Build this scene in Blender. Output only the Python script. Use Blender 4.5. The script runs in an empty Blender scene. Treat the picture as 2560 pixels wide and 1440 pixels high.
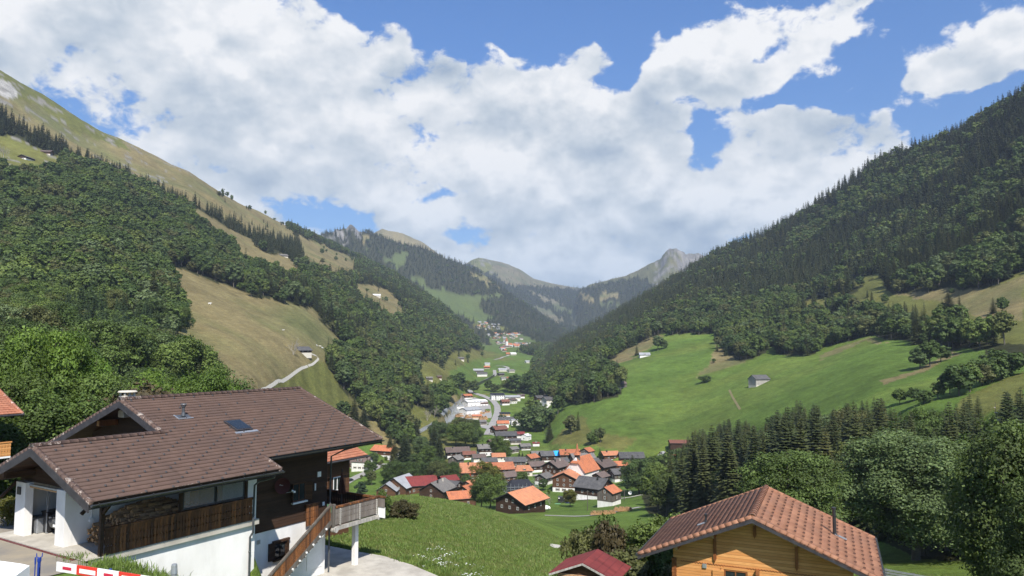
import bpy, bmesh, math, random
import numpy as np
from mathutils import Vector, Matrix

R = math.radians
random.seed(7)
rng = np.random.default_rng(7)
scene = bpy.context.scene
col = scene.collection

# ------------------------------------------------------------------ camera
cam_d = bpy.data.cameras.new('camera')
cam_d.sensor_width = 36.0
cam_d.lens = 36.0 * 1833.0 / 2560.0
cam_d.clip_start = 0.1
cam_d.clip_end = 60000.0
PITCH = math.atan(145 / 1833)
cam = bpy.data.objects.new('camera', cam_d)
col.objects.link(cam)
cam.location = (0, 0, 0)
cam.rotation_euler = (math.pi / 2 + PITCH, 0, 0)
scene.camera = cam

# ------------------------------------------------------------------ view / render
vs = scene.view_settings
vs.view_transform = 'Standard'
vs.look = 'None'
vs.exposure = 0.55
vs.gamma = 1.0
vs.use_curve_mapping = False
cy = scene.cycles
cy.use_denoising = True
cy.max_bounces = 6
cy.diffuse_bounces = 3
cy.glossy_bounces = 2
cy.transmission_bounces = 3
cy.transparent_max_bounces = 8
cy.volume_bounces = 0
cy.use_adaptive_sampling = True
cy.adaptive_threshold = 0.02

# ------------------------------------------------------------------ sun
SUN_AZ, SUN_EL = R(166.0), R(48.0)      # azimuth measured clockwise from the view axis (+Y)
sun_d = bpy.data.lights.new('sun', 'SUN')
sun_d.energy = 4.7
sun_d.angle = R(0.53)
sun_d.color = (1.0, 0.945, 0.86)
sun = bpy.data.objects.new('sun', sun_d)
col.objects.link(sun)
sdir = Vector((math.sin(SUN_AZ) * math.cos(SUN_EL), math.cos(SUN_AZ) * math.cos(SUN_EL), math.sin(SUN_EL)))
sun.rotation_euler = sdir.to_track_quat('Z', 'Y').to_euler()
sun.location = (20, -60, 80)

# ------------------------------------------------------------------ world: sky and clouds
world = bpy.data.worlds.new('World')
scene.world = world
world.use_nodes = True
world.cycles.sampling_method = 'MANUAL'
world.cycles.sample_map_resolution = 512
wt = world.node_tree
wt.nodes.clear()


class NT:
    """small helper to write node trees as expressions"""
    def __init__(s, t):
        s.t = t
    def n(s, typ, **kw):
        nd = s.t.nodes.new(typ)
        for k, v in kw.items():
            setattr(nd, k, v)
        return nd
    def put(s, sock, v):
        if v is None:
            return
        if isinstance(v, bpy.types.NodeSocket):
            s.t.links.new(v, sock)
        else:
            if hasattr(sock.default_value, '__len__') and not hasattr(v, '__len__'):
                v = (v,) * len(sock.default_value)
            if hasattr(sock.default_value, '__len__') and len(sock.default_value) == 4 and len(v) == 3:
                v = tuple(v) + (1,)
            sock.default_value = v
    def m(s, op, a, b=None, c=None, clamp=False):
        nd = s.n('ShaderNodeMath', operation=op, use_clamp=clamp)
        s.put(nd.inputs[0], a); s.put(nd.inputs[1], b)
        if c is not None:
            s.put(nd.inputs[2], c)
        return nd.outputs[0]
    def v(s, op, a, b=None, sc=None):
        nd = s.n('ShaderNodeVectorMath', operation=op)
        s.put(nd.inputs[0], a)
        if b is not None:
            s.put(nd.inputs[1], b)
        if sc is not None:
            s.put(nd.inputs['Scale'], sc)
        return nd.outputs['Value'] if op in ('LENGTH', 'DISTANCE', 'DOT_PRODUCT') else nd.outputs[0]
    def ss(s, x, a, b, lo=0.0, hi=1.0, kind='SMOOTHSTEP'):
        nd = s.n('ShaderNodeMapRange', interpolation_type=kind)
        nd.clamp = True if kind == 'LINEAR' else nd.clamp
        s.put(nd.inputs[0], x); s.put(nd.inputs[1], a); s.put(nd.inputs[2], b)
        s.put(nd.inputs[3], lo); s.put(nd.inputs[4], hi)
        return nd.outputs[0]
    def mix(s, f, a, b, mode='MIX'):
        nd = s.n('ShaderNodeMix', data_type='RGBA', blend_type=mode)
        s.put(nd.inputs[0], f); s.put(nd.inputs[6], a); s.put(nd.inputs[7], b)
        return nd.outputs[2]
    def noise(s, vec, scale, detail=4, rough=0.5, dist=0.0, lac=2.0):
        nd = s.n('ShaderNodeTexNoise')
        s.put(nd.inputs['Vector'], vec); s.put(nd.inputs['Scale'], scale)
        nd.inputs['Detail'].default_value = detail
        nd.inputs['Roughness'].default_value = rough
        nd.inputs['Lacunarity'].default_value = lac
        nd.inputs['Distortion'].default_value = dist
        return nd.outputs[0]


CF, CSn, CCs = 1833.0, math.sin(PITCH), math.cos(PITCH)


def ray(px, py):
    """direction of a photograph pixel in world space"""
    a = (px - 1280) / CF
    b = (720 - py) / CF
    return np.array([a, CCs - b * CSn, CSn + b * CCs])


W = NT(wt)
tc = W.n('ShaderNodeTexCoord')
D = W.v('NORMALIZE', tc.outputs['Generated'])
sep = W.n('ShaderNodeSeparateXYZ')
W.put(sep.inputs[0], D)
dx, dy, dz = sep.outputs
warp = W.n('ShaderNodeTexNoise')
W.put(warp.inputs['Vector'], D); warp.inputs['Scale'].default_value = 9.0
warp.inputs['Detail'].default_value = 3.0
wv = W.v('SCALE', W.v('SUBTRACT', warp.outputs['Color'], (0.5, 0.5, 0.5)), sc=0.10)
Dw = W.v('ADD', D, wv)


BLOBS = [
    # px, py, rx, ry, tilt, weight (photo pixels; the direction of each cloud mass in the sky)
    (120, 130, 560, 300, 0, 1.1), (640, 300, 480, 230, -14, 1.1), (1060, 330, 360, 150, -14, 1.0),
    (1330, 430, 360, 140, -6, 1.0), (1500, 560, 360, 110, 0, .9), (1490, 310, 230, 75, 0, .8),
    (1700, 440, 260, 110, 5, .9), (2010, 430, 200, 75, 8, 1.0), (2130, 380, 110, 62, 0, 1.0),
    (1790, 110, 115, 120, 25, 1.0), (1930, 40, 200, 50, 0, .9), (2110, 60, 140, 28, 18, .75),
    (1760, 190, 150, 40, 22, 1.0), (1900, 195, 95, 36, 12, 1.0), (1850, 300, 90, 55, -10, .95),
    (2320, 160, 75, 45, 30, 1.0), (2440, 155, 130, 42, 8, 1.15), (2530, 110, 75, 65, 40, 1.3),
    (1435, 160, 75, 26, 6, .95), (1300, 195, 110, 42, -6, .9), (820, 465, 130, 48, 8, .9), (560, 470, 260, 80, -10, .8),
    (980, 508, 50, 26, 20, .8), (1070, 545, 40, 36, -30, .8), (1260, 610, 130, 50, 0, .95), (1380, 670, 160, 40, 0, .7),
    (1680, 590, 130, 50, 6, 1.2), (1480, 660, 190, 50, 0, .75), (2100, 232, 52, 14, 14, .75),
    (2215, 290, 30, 26, 30, .6), (1260, 120, 120, 18, 8, .45), (660, 60, 180, 60, 10, .5),
    (1340, 20, 420, 90, 0, -1.3), (1050, 80, 200, 55, -25, -1.0), (1560, 130, 48, 120, 8, -1.1),
    (900, 595, 180, 34, -14, -1.2), (1130, 478, 85, 24, 12, -.35), (1770, 335, 55, 46, -30, -.9), (1160, 590, 60, 24, 0, -.4),
    (2120, 225, 170, 45, 0, -.6), (1850, 580, 70, 34, 0, -1.2), (1330, 245, 90, 18, 10, -.45), (1690, 270, 60, 26, 0, -.5),
    (1970, 250, 130, 26, 12, -.9), (1900, 120, 60, 22, 20, -.5), (1790, 375, 60, 20, 20, -.4), (1440, 350, 60, 18, 0, -.3),
]
acc = None
neg = None
for px_, py_, rx_, ry_, tl_, am_ in BLOBS:
    c_ = ray(px_, py_)
    n_ = np.linalg.norm(c_)
    c_ = c_ / n_
    rt_ = np.cross(c_, (0, 0, 1)); rt_ /= np.linalg.norm(rt_)
    up_ = np.cross(rt_, c_)
    k_ = CF * n_
    e1_ = (math.cos(R(tl_)) * rt_ + math.sin(R(tl_)) * up_) * k_ / rx_
    e2_ = (-math.sin(R(tl_)) * rt_ + math.cos(R(tl_)) * up_) * k_ / ry_
    a_ = W.m('SUBTRACT', W.v('DOT_PRODUCT', Dw, tuple(e1_)), float(c_ @ e1_))
    b_ = W.m('SUBTRACT', W.v('DOT_PRODUCT', Dw, tuple(e2_)), float(c_ @ e2_))
    d_ = W.m('MULTIPLY_ADD', a_, a_, W.m('MULTIPLY', b_, b_))
    g_ = W.m('POWER', 0.40, d_)
    if am_ > 0:
        acc = W.m('MULTIPLY_ADD', g_, am_, acc if acc is not None else 0.0)
    else:
        neg = W.m('MULTIPLY_ADD', g_, am_, neg if neg is not None else 0.0)
acc = W.m('ADD', W.m('MINIMUM', acc, 0.76), neg)


def stretch(vec, k):
    """squash a direction vertically so that cloud puffs are wider than tall"""
    return W.v('MULTIPLY', vec, (1.0, 1.0, k))


def vor(vec, scale, detail, rough=0.55):
    nd = W.n('ShaderNodeTexVoronoi', feature='SMOOTH_F1', distance='EUCLIDEAN')
    W.put(nd.inputs['Vector'], vec); nd.inputs['Scale'].default_value = scale
    nd.inputs['Detail'].default_value = detail; nd.inputs['Roughness'].default_value = rough
    nd.inputs['Smoothness'].default_value = 0.65
    nd.normalize = True
    return nd.outputs['Distance']


wn2 = W.n('ShaderNodeTexNoise'); W.put(wn2.inputs['Vector'], D); wn2.inputs['Scale'].default_value = 22.0; wn2.inputs['Detail'].default_value = 4.0
Dq = W.v('ADD', D, W.v('SCALE', W.v('SUBTRACT', wn2.outputs['Color'], (0.5, 0.5, 0.5)), sc=0.035))


def puffs(vec, vd):
    big = W.noise(stretch(vec, 1.5), 4.4, 9, 0.55, 0.1)
    bil = vor(stretch(vd, 1.4), 9.0, 3.5, 0.55)
    return W.m('ADD', W.m('MULTIPLY', W.m('SUBTRACT', big, 0.5), 2.9), W.m('MULTIPLY', W.m('SUBTRACT', 0.42, bil), 2.1))


UPV = (0.004, -0.012, 0.030)
n0 = puffs(D, Dq)
n1 = puffs(W.v('ADD', D, UPV), W.v('ADD', Dq, UPV))
fine = W.noise(stretch(D, 1.4), 34.0, 7, 0.62, 0.3)
field = W.m('ADD', W.m('ADD', acc, -0.46), W.m('MULTIPLY_ADD', n0, 0.95, W.m('MULTIPLY', W.m('SUBTRACT', fine, 0.5), 1.15)))
alpha = W.ss(field, -0.06, 0.24)
# light: bright where the layer thins upward (sunlit tops), grey where it is thick above (bases)
rel = W.m('SUBTRACT', n0, n1)
shade = W.m('MULTIPLY_ADD', rel, 1.2, 0.64)
shade = W.m('ADD', shade, W.m('MULTIPLY', W.m('SUBTRACT', fine, 0.5), 0.65))
broad = W.noise(stretch(D, 2.3), 3.2, 4, 0.55, 0.2)
shade = W.m('ADD', shade, W.m('MULTIPLY', W.m('SUBTRACT', broad, 0.5), 1.15))
shade = W.m('ADD', shade, W.m('MULTIPLY', W.ss(field, 0.75, 0.0), 0.22))
shade = W.m('SUBTRACT', shade, W.m('MULTIPLY', W.ss(n0, -0.1, -0.7), 0.25))
ramp = W.n('ShaderNodeValToRGB')
cr = ramp.color_ramp
cr.elements[0].position = 0.0; cr.elements[0].color = (0.36, 0.44, 0.55, 1)
cr.elements[1].position = 1.0; cr.elements[1].color = (0.92, 0.92, 0.92, 1)
e = cr.elements.new(0.42); e.color = (0.56, 0.62, 0.68, 1)
e = cr.elements.new(0.72); e.color = (0.74, 0.77, 0.80, 1)
W.put(ramp.inputs[0], shade)
sky = W.n('ShaderNodeTexSky')
sky.sky_type = 'NISHITA'
sky.sun_disc = False
sky.sun_elevation = SUN_EL
sky.sun_rotation = SUN_AZ
sky.altitude = 1000
sky.air_density = 1.0
sky.dust_density = 0.4
sky.ozone_density = 2.0
bg1 = W.n('ShaderNodeBackground'); W.put(bg1.inputs[0], W.v('MULTIPLY', sky.outputs[0], W.mix(W.ss(dz, 0.0, 0.50), (0.50, 0.60, 0.72), (0.62, 0.90, 1.22)))); bg1.inputs[1].default_value = 0.105
bg2 = W.n('ShaderNodeBackground'); W.put(bg2.inputs[0], W.v('MULTIPLY', ramp.outputs[0], W.mix(W.ss(dz, 0.02, 0.30), (0.74, 0.84, 0.95), (1.0, 1.0, 1.0)))); bg2.inputs[1].default_value = 0.74
mx = W.n('ShaderNodeMixShader')
W.put(mx.inputs[0], W.m('MULTIPLY', alpha, 0.97)); W.t.links.new(bg1.outputs[0], mx.inputs[1]); W.t.links.new(bg2.outputs[0], mx.inputs[2])
wo = W.n('ShaderNodeOutputWorld')
W.t.links.new(mx.outputs[0], wo.inputs[0])

# ------------------------------------------------------------------ numeric helpers
def tan_az(px, py):
    d = ray(px, py)
    h = math.hypot(d[0], d[1])
    return math.atan2(d[0], d[1]), d[2] / h


def project(x, y, z):
    f = y * CCs + z * CSn
    u = -y * CSn + z * CCs
    f = np.where(np.abs(f) < 1e-6, 1e-6, f)
    return 1280 + CF * x / f, 720 - CF * u / f


def _hash(ix, iy, seed):
    h = (ix * 374761393 + iy * 668265263 + seed * 974634777) & 0xffffffff
    h = ((h ^ (h >> 13)) * 1274126177) & 0xffffffff
    h = (h ^ (h >> 16)) & 0xffffffff
    return h / 4294967295.0


def vnoise(x, y, seed=0):
    x = np.asarray(x, float); y = np.asarray(y, float)
    ix = np.floor(x).astype(np.int64); iy = np.floor(y).astype(np.int64)
    fx = x - ix; fy = y - iy
    fx = fx * fx * (3 - 2 * fx); fy = fy * fy * (3 - 2 * fy)
    a = _hash(ix, iy, seed); b = _hash(ix + 1, iy, seed)
    c = _hash(ix, iy + 1, seed); d = _hash(ix + 1, iy + 1, seed)
    return (a * (1 - fx) + b * fx) * (1 - fy) + (c * (1 - fx) + d * fx) * fy


def fbm(x, y, oct=4, seed=0, gain=0.5):
    s = 0; a = 1.0; t = 0
    for i in range(oct):
        s = s + a * (vnoise(x * 2 ** i + 17.3 * i, y * 2 ** i - 9.1 * i, seed + i) - 0.5)
        t += a; a *= gain
    return s / t * 2


def inpoly(px, py, poly):
    r = np.zeros(px.shape, bool)
    n = len(poly)
    j = n - 1
    for i in range(n):
        xi, yi = poly[i]; xj, yj = poly[j]
        if yi != yj:
            c = ((yi > py) != (yj > py)) & (px < (xj - xi) * (py - yi) / (yj - yi) + xi)
            r ^= c
        j = i
    return r


# ------------------------------------------------------------------ terrain: the valley as one height field
NA, NR = 1000, 700
AZ0, AZ1 = R(-56), R(56)
RMIN, RMAX = 5.0, 9500.0
az_g = np.linspace(AZ0, AZ1, NA)
lr_g = np.linspace(math.log(RMIN), math.log(RMAX), NR)
r_g = np.exp(lr_g)


def loft(cols, fall=0.35, rise=0.7, usez=False):
    """cols: {px: [(r, py) or (r, z) ...]} -> height over the (azimuth, distance) grid"""
    keys = sorted(cols)
    K = len(cols[keys[0]])
    rk = np.zeros((K, NA)); zk = np.zeros((K, NA))
    for k in range(K):
        a_, t_, r_ = [], [], []
        for px in keys:
            r, q = cols[px][k]
            if usez:
                az, _ = tan_az(px, 1000); t = q
            else:
                az, t = tan_az(px, q)
            a_.append(az); t_.append(t); r_.append(r)
        rk[k] = np.interp(az_g, a_, r_)
        tt = np.interp(az_g, a_, t_)
        zk[k] = tt if usez else tt * rk[k]
    ker = np.exp(-np.linspace(-2, 2, 27) ** 2); ker /= ker.sum()
    for k in range(K):
        n_ = 13
        sm = lambda q: np.convolve(np.pad(q, n_, mode='reflect', reflect_type='odd'), ker, 'valid')
        rk[k] = sm(rk[k])
        if k < K - 1 or usez:
            zk[k] = sm(zk[k])
    out = np.zeros((NA, NR))
    for i in range(NA):
        rr = rk[:, i]; zz = zk[:, i]
        # shape-preserving cubic through the knots, against distance
        z = np.interp(r_g, rr, zz)
        if K > 2:
            lr = np.log(rr)
            dl = np.diff(zz) / np.diff(rr)
            m = np.zeros(K)
            m[1:-1] = np.where(dl[:-1] * dl[1:] > 0, 2 * dl[:-1] * dl[1:] / (dl[:-1] + dl[1:] + 1e-9), 0)
            m[0] = dl[0]; m[-1] = dl[-1] * 0.5
            idx = np.clip(np.searchsorted(rr, r_g) - 1, 0, K - 2)
            h = rr[idx + 1] - rr[idx]
            t = np.clip((r_g - rr[idx]) / h, 0, 1)
            z = (zz[idx] * (1 + 2 * t) * (1 - t) ** 2 + h * m[idx] * t * (1 - t) ** 2
                 + zz[idx + 1] * t * t * (3 - 2 * t) + h * m[idx + 1] * t * t * (t - 1))
        z = np.where(r_g < rr[0], zz[0] - (rr[0] - r_g) * rise, z)
        z = np.where(r_g > rr[-1], zz[-1] - (r_g - rr[-1]) * fall, z)
        out[i] = z
    return out


BASE = {
    -500: [(5, -5.6), (16, -6.6), (28, -8.8), (50, -8.9), (64, -11), (105, -26), (180, -36), (300, -80), (500, -140), (900, -140), (1500, -140), (2500, -140), (9500, -400)],
    0:    [(5, -5.6), (16, -6.6), (28, -8.8), (50, -8.9), (60, -11), (100, -24), (180, -34), (300, -60), (500, -110), (900, -140), (1500, -140), (2500, -140), (9500, -400)],
    300:  [(5, -5.6), (15, -6.6), (28, -9.0), (50, -11.5), (70, -15), (100, -26), (180, -34), (300, -60), (420, -84), (900, -130), (1500, -140), (2500, -140), (9500, -400)],
    700:  [(5, -5.6), (15, -7.5), (28, -11), (42, -13.5), (60, -14.8), (95, -23), (160, -40), (260, -62), (400, -79), (700, -84), (1500, -140), (2500, -140), (9500, -400)],
    880:  [(5, -5.6), (15, -8.2), (28, -12), (42, -13.5), (70, -16.2), (100, -21.5), (165, -42), (260, -64), (400, -78), (700, -82), (1500, -140), (2500, -140), (9500, -400)],
    1000: [(5, -5.6), (15, -8.2), (28, -12), (45, -13.8), (75, -17.0), (102, -20.3), (170, -42), (260, -65), (400, -78), (700, -80), (1200, -90), (2500, -80), (9500, -400)],
    1150: [(5, -5.6), (15, -8.2), (28, -11.5), (45, -14.0), (80, -18.8), (112, -23.4), (180, -44), (260, -62), (400, -76), (700, -75), (1200, -50), (2500, 0), (9500, -400)],
    1300: [(5, -5.6), (15, -8.2), (28, -11.5), (45, -14.2), (85, -22.0), (140, -31.6), (190, -45), (260, -60), (400, -76), (700, -74), (1200, -50), (2500, 4), (9500, -400)],
    1420: [(5, -5.6), (15, -8.2), (28, -11.8), (45, -15.0), (90, -25.5), (150, -37), (200, -48), (260, -60), (400, -76), (700, -74), (1200, -60), (2500, -10), (9500, -400)],
    1560: [(5, -5.6), (15, -8.2), (28, -12.0), (45, -15.6), (90, -26.5), (150, -39.5), (200, -48), (260, -58), (400, -73), (700, -74), (1200, -70), (2500, -40), (9500, -400)],
    1750: [(5, -5.6), (15, -8.4), (28, -13.4), (45, -16.2), (90, -26), (150, -38), (200, -46), (260, -54), (400, -68), (700, -80), (1200, -90), (2500, -60), (9500, -400)],
    2100: [(5, -5.6), (15, -8.4), (28, -13.4), (48, -16.5), (85, -25), (120, -31), (170, -36), (240, -38), (400, -46), (700, -100), (1200, -120), (2500, -120), (9500, -400)],
    2560: [(5, -5.6), (15, -8.0), (28, -12.5), (45, -16.0), (85, -24.5), (120, -28), (170, -29), (240, -25), (400, -50), (700, -100), (1200, -120), (2500, -120), (9500, -400)],
    3000: [(5, -5.6), (15, -8.0), (28, -12.5), (45, -15.0), (85, -21), (120, -26), (170, -30), (240, -34), (400, -50), (700, -100), (1200, -120), (2500, -120), (9500, -400)],
}
LEFT = {
    -500: [(110, 1190), (200, 1000), (350, 850), (600, 650), (900, 400), (1200, 200), (1500, 0)],
    0:    [(125, 1180), (200, 990), (350, 840), (600, 640), (900, 410), (1200, 268), (1500, 175)],
    240:  [(135, 1170), (220, 990), (380, 820), (620, 640), (950, 455), (1300, 372), (1550, 328)],
    480:  [(165, 1140), (240, 1000), (420, 850), (680, 695), (1050, 535), (1300, 470), (1650, 436)],
    620:  [(280, 1130), (350, 1010), (480, 868), (740, 735), (1100, 615), (1400, 550), (1800, 518)],
    760:  [(440, 1165), (500, 1040), (580, 892), (780, 768), (1150, 672), (1600, 614), (2100, 592)],
    900:  [(500, 1155), (570, 1062), (660, 970), (860, 860), (1200, 755), (1700, 686), (2300, 655)],
    1000: [(520, 1135), (580, 1080), (720, 975), (950, 890), (1250, 800), (1600, 740), (2200, 705)],
    1100: [(640, 1075), (760, 1015), (900, 950), (1100, 895), (1350, 845), (1600, 802), (2000, 775)],
    1160: [(900, 1010), (1000, 970), (1150, 930), (1300, 900), (1450, 876), (1600, 850), (1900, 826)],
    1205: [(1200, 955), (1300, 935), (1400, 918), (1500, 900), (1600, 890), (1700, 882), (1800, 876)],
    1260: [(1200, 1010), (1300, 990), (1400, 970), (1500, 960), (1600, 950), (1700, 950), (1800, 950)],
}
RIGHT = {
    1330: [(480, 1200), (620, 1120), (800, 1040), (1000, 990), (1400, 950), (1900, 920)],
    1400: [(480, 1150), (600, 1062), (800, 975), (1000, 935), (1400, 895), (1900, 862)],
    1500: [(480, 1132), (560, 1060), (700, 960), (900, 905), (1300, 860), (1900, 815)],
    1580: [(480, 1130), (570, 1040), (720, 935), (900, 878), (1300, 805), (1900, 765)],
    1700: [(485, 1115), (600, 1010), (760, 900), (900, 838), (1250, 750), (1800, 694)],
    1800: [(450, 1090), (600, 980), (760, 880), (900, 830), (1250, 715), (1700, 640)],
    1900: [(420, 1060), (560, 970), (700, 890), (900, 800), (1250, 690), (1650, 602)],
    2050: [(360, 1050), (500, 950), (680, 868), (900, 770), (1200, 645), (1550, 508)],
    2200: [(310, 1030), (450, 920), (620, 842), (800, 740), (1100, 590), (1450, 415)],
    2350: [(270, 1020), (400, 920), (540, 850), (700, 740), (1000, 570), (1400, 360)],
    2560: [(240, 1020), (350, 900), (480, 820), (650, 690), (950, 470), (1300, 235)],
    2860: [(240, 990), (350, 880), (480, 780), (650, 630), (950, 330), (1300, 0)],
}
FARL = {k: [(2650, 862), (3050, (s + 862) / 2 + 8), (3600, s)] for k, s in
        {700: 660, 780: 600, 796: 592, 812: 585, 825: 588, 845: 582, 859: 584, 870: 572, 881: 567, 892: 573, 905: 582, 927: 578, 945: 587, 984: 604, 1021: 614, 1068: 624,
         1100: 642, 1146: 657, 1193: 678, 1240: 705, 1271: 732, 1318: 764, 1365: 798, 1396: 815, 1450: 850, 1520: 900}.items()}
PEAK = {k: [(5000, max(720, s + 60)), (5600, s)] for k, s in
        {880: 640, 920: 590, 940: 577, 956: 568, 971: 574, 990: 579, 1009: 583, 1037: 597, 1052: 603, 1071: 615, 1096: 634, 1140: 662, 1180: 720, 1215: 840, 1250: 1000}.items()}
FARC = {k: [(3600, 868), (4600, (s + 868) / 2 + 6), (6000, s)] for k, s in
        {1100: 720, 1168: 657, 1180: 649, 1196: 644, 1212: 646, 1227: 650, 1250: 655, 1271: 661, 1302: 675, 1334: 697, 1381: 709, 1427: 717, 1456: 721, 1490: 726, 1560: 760}.items()}
FARR = {k: [(3500, 868), (4100, (s + 868) / 2 + 10), (4800, s)] for k, s in
        {1340: 960, 1400: 860, 1425: 800, 1440: 745, 1452: 728, 1464: 720, 1472: 712, 1505: 704, 1536: 696, 1567: 688, 1599: 673, 1630: 659, 1650: 650, 1656: 640, 1662: 632, 1671: 624, 1680: 625, 1688: 621, 1698: 627, 1708: 632,
         1720: 633, 1730: 637, 1746: 634, 1756: 638, 1767: 637, 1790: 640, 1850: 660}.items()}

AZm, RRm = np.meshgrid(az_g, r_g, indexing='ij')
X = RRm * np.sin(AZm); Y = RRm * np.cos(AZm)
L = [loft(BASE, usez=True), loft(LEFT), loft(RIGHT), loft(FARL, 0.25), loft(PEAK, 0.25), loft(FARC, 0.2), loft(FARR, 0.25)]


def blur(z, n):
    for _ in range(n):
        z = np.pad(z, 1, mode='edge')
        z = (z[:-2, 1:-1] + z[2:, 1:-1] + z[1:-1, :-2] + z[1:-1, 2:] + 2 * z[1:-1, 1:-1]) / 6
    return z


# gullies and lumps on every slope, growing with distance
g1 = fbm(X / 160, Y / 160, 5, 3)
g2 = fbm(X / 30, Y / 30, 4, 11)
g3 = fbm(X / 600, Y / 600, 5, 5)
rid = 1 - np.abs(fbm(X / 260, Y / 260, 5, 21)) * 2
L[0] = L[0] + g2 * np.clip(RRm / 200, 0.05, 1.0) * 0.9 + g1 * np.clip((RRm - 120) / 500, 0, 1) * 3
L[1] = blur(L[1], 2) + g1 * np.clip(RRm / 900, 0, 1) * 14 + g2 * 1.2
L[2] = blur(L[2], 2) + g1 * np.clip((RRm - 500) / 700, 0.12, 1) * 12 + g2 * 0.7
L[3] = L[3] + (g1 * 26 + rid * 22 - 12) * 0.8 * np.clip((3700 - RRm) / 700, 0.25, 1)
L[4] = L[4] + rid * 10 - 8
L[5] = L[5] + g3 * 34 * np.clip((5900 - RRm) / 1500, 0.1, 1) + rid * 12 * np.clip((6100 - RRm) / 600, .2, 1)
pk = np.clip(1 - np.abs(AZm - math.atan2(1690 - 1280, CF)) / 0.05, 0, 1)
g4 = fbm(X / 70, Y / 70, 4, 25)
L[6] = L[6] + (rid * 34 - 17 + g1 * 16) * np.clip((4900 - RRm) / 700, 0.35, 1) + pk * ((1 - np.abs(g4) * 2) * 34 - 20)
pe = np.clip(1 - np.abs(AZm - math.atan2(850 - 1280, CF)) / 0.035, 0, 1)
L[3] = L[3] + pe * ((1 - np.abs(g4) * 2) * 50 - 22) * np.clip((RRm - 3200) / 300, 0, 1)
Lst = np.stack(L)
Z = Lst.max(0)
LAY = Lst.argmax(0)

# flat pads: (x, y, radius, z, feather)
UA = R(32.1)
HU = np.array([math.sin(UA), math.cos(UA)]); HV = np.array([-math.cos(UA), math.sin(UA)])
HO = (atz := (lambda px, py, z: ray(px, py) * z / ray(px, py)[2]))(212, 1388, -8.8)
RUA = R(23.6)
RU = np.array([math.sin(RUA), math.cos(RUA)]); RV = np.array([math.cos(RUA), -math.sin(RUA)])
RO = ray(1880, 1292); RO = RO * 36 / RO[1]      # ridge, front end, of the orange chalet


def pad(u0, u1, v0, v1, z, f, O, U, V):
    global Z
    u = (X - O[0]) * U[0] + (Y - O[1]) * U[1]
    v = (X - O[0]) * V[0] + (Y - O[1]) * V[1]
    d = np.hypot(np.maximum(np.maximum(u0 - u, u - u1), 0), np.maximum(np.maximum(v0 - v, v - v1), 0))
    w = np.clip(1 - d / f, 0, 1); w = w * w * (3 - 2 * w)
    Z = Z * (1 - w) + z * w


pad(7.5, 19.8, -2.2, 3.0, -13.62, 2.5, HO, HU, HV)       # terrace below the brown chalet
pad(-7.0, 8.0, -0.4, 13.0, -8.9, 1.6, HO, HU, HV)         # garage forecourt
pad(-9.0, -1.5, -8.0, 0.0, -8.9, 1.0, HO, HU, HV)
pad(-0.5, 9.0, -4.0, -3.4, RO[2] - 6.2, 2.0, RO, RU, RV)
pad(2.6, 7.6, -7.0, -1.6, -13.5, 2.4, HO, HU, HV)


def height(x, y):
    x = np.asarray(x, float); y = np.asarray(y, float)
    a = (np.arctan2(x, y) - AZ0) / (AZ1 - AZ0) * (NA - 1)
    b = (np.log(np.maximum(np.hypot(x, y), RMIN)) - lr_g[0]) / (lr_g[-1] - lr_g[0]) * (NR - 1)
    a = np.clip(a, 0, NA - 1.001); b = np.clip(b, 0, NR - 1.001)
    i = a.astype(int); j = b.astype(int); fa = a - i; fb = b - j
    return (Z[i, j] * (1 - fa) + Z[i + 1, j] * fa) * (1 - fb) + (Z[i, j + 1] * (1 - fa) + Z[i + 1, j + 1] * fa) * fb


def hit(px, py, rmin=20.0, rmax=9000.0):
    """where a line of sight of the photograph meets the land"""
    d = ray(px, py)
    az, t = tan_az(px, py)
    rs = np.exp(np.linspace(math.log(rmin), math.log(rmax), 4000))
    x = rs * math.sin(az); y = rs * math.cos(az)
    h = height(x, y)
    k = np.nonzero(h >= t * rs)[0]
    i = k[0] if len(k) else len(rs) - 1
    return np.array([x[i], y[i], h[i]])


def at_r(px, py, r):
    az, _ = tan_az(px, py)
    x, y = r * math.sin(az), r * math.cos(az)
    return np.array([x, y, float(height(x, y))])


# ------------------------------------------------------------------ land cover (what grows where)
PX, PY = project(X, Y, Z)
# cover codes: 0 lush meadow, 1 dry tan grass, 2 forest floor, 3 rock, 4 olive grass, 5 gravel/asphalt
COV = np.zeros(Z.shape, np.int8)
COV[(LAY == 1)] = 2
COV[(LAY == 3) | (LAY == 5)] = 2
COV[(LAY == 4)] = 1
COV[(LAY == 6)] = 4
jx = fbm(X / 22, Y / 22, 3, 31); jy = fbm(X / 22, Y / 22, 3, 37)
WX = PX + jx * 13 * np.clip(RRm / 700, 0.3, 1.0); WY = PY + jy * 8 * np.clip(RRm / 500, 0.3, 1.0)


def paint(layers, poly, code, rmin=0, rmax=1e9, cond=None):
    m = inpoly(WX, WY, poly) & (RRm > rmin) & (RRm < rmax)
    if layers is not None:
        q = np.zeros(m.shape, bool)
        for l in layers:
            q |= LAY == l
        m &= q
    if cond is not None:
        m &= cond
    COV[m] = code


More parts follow.
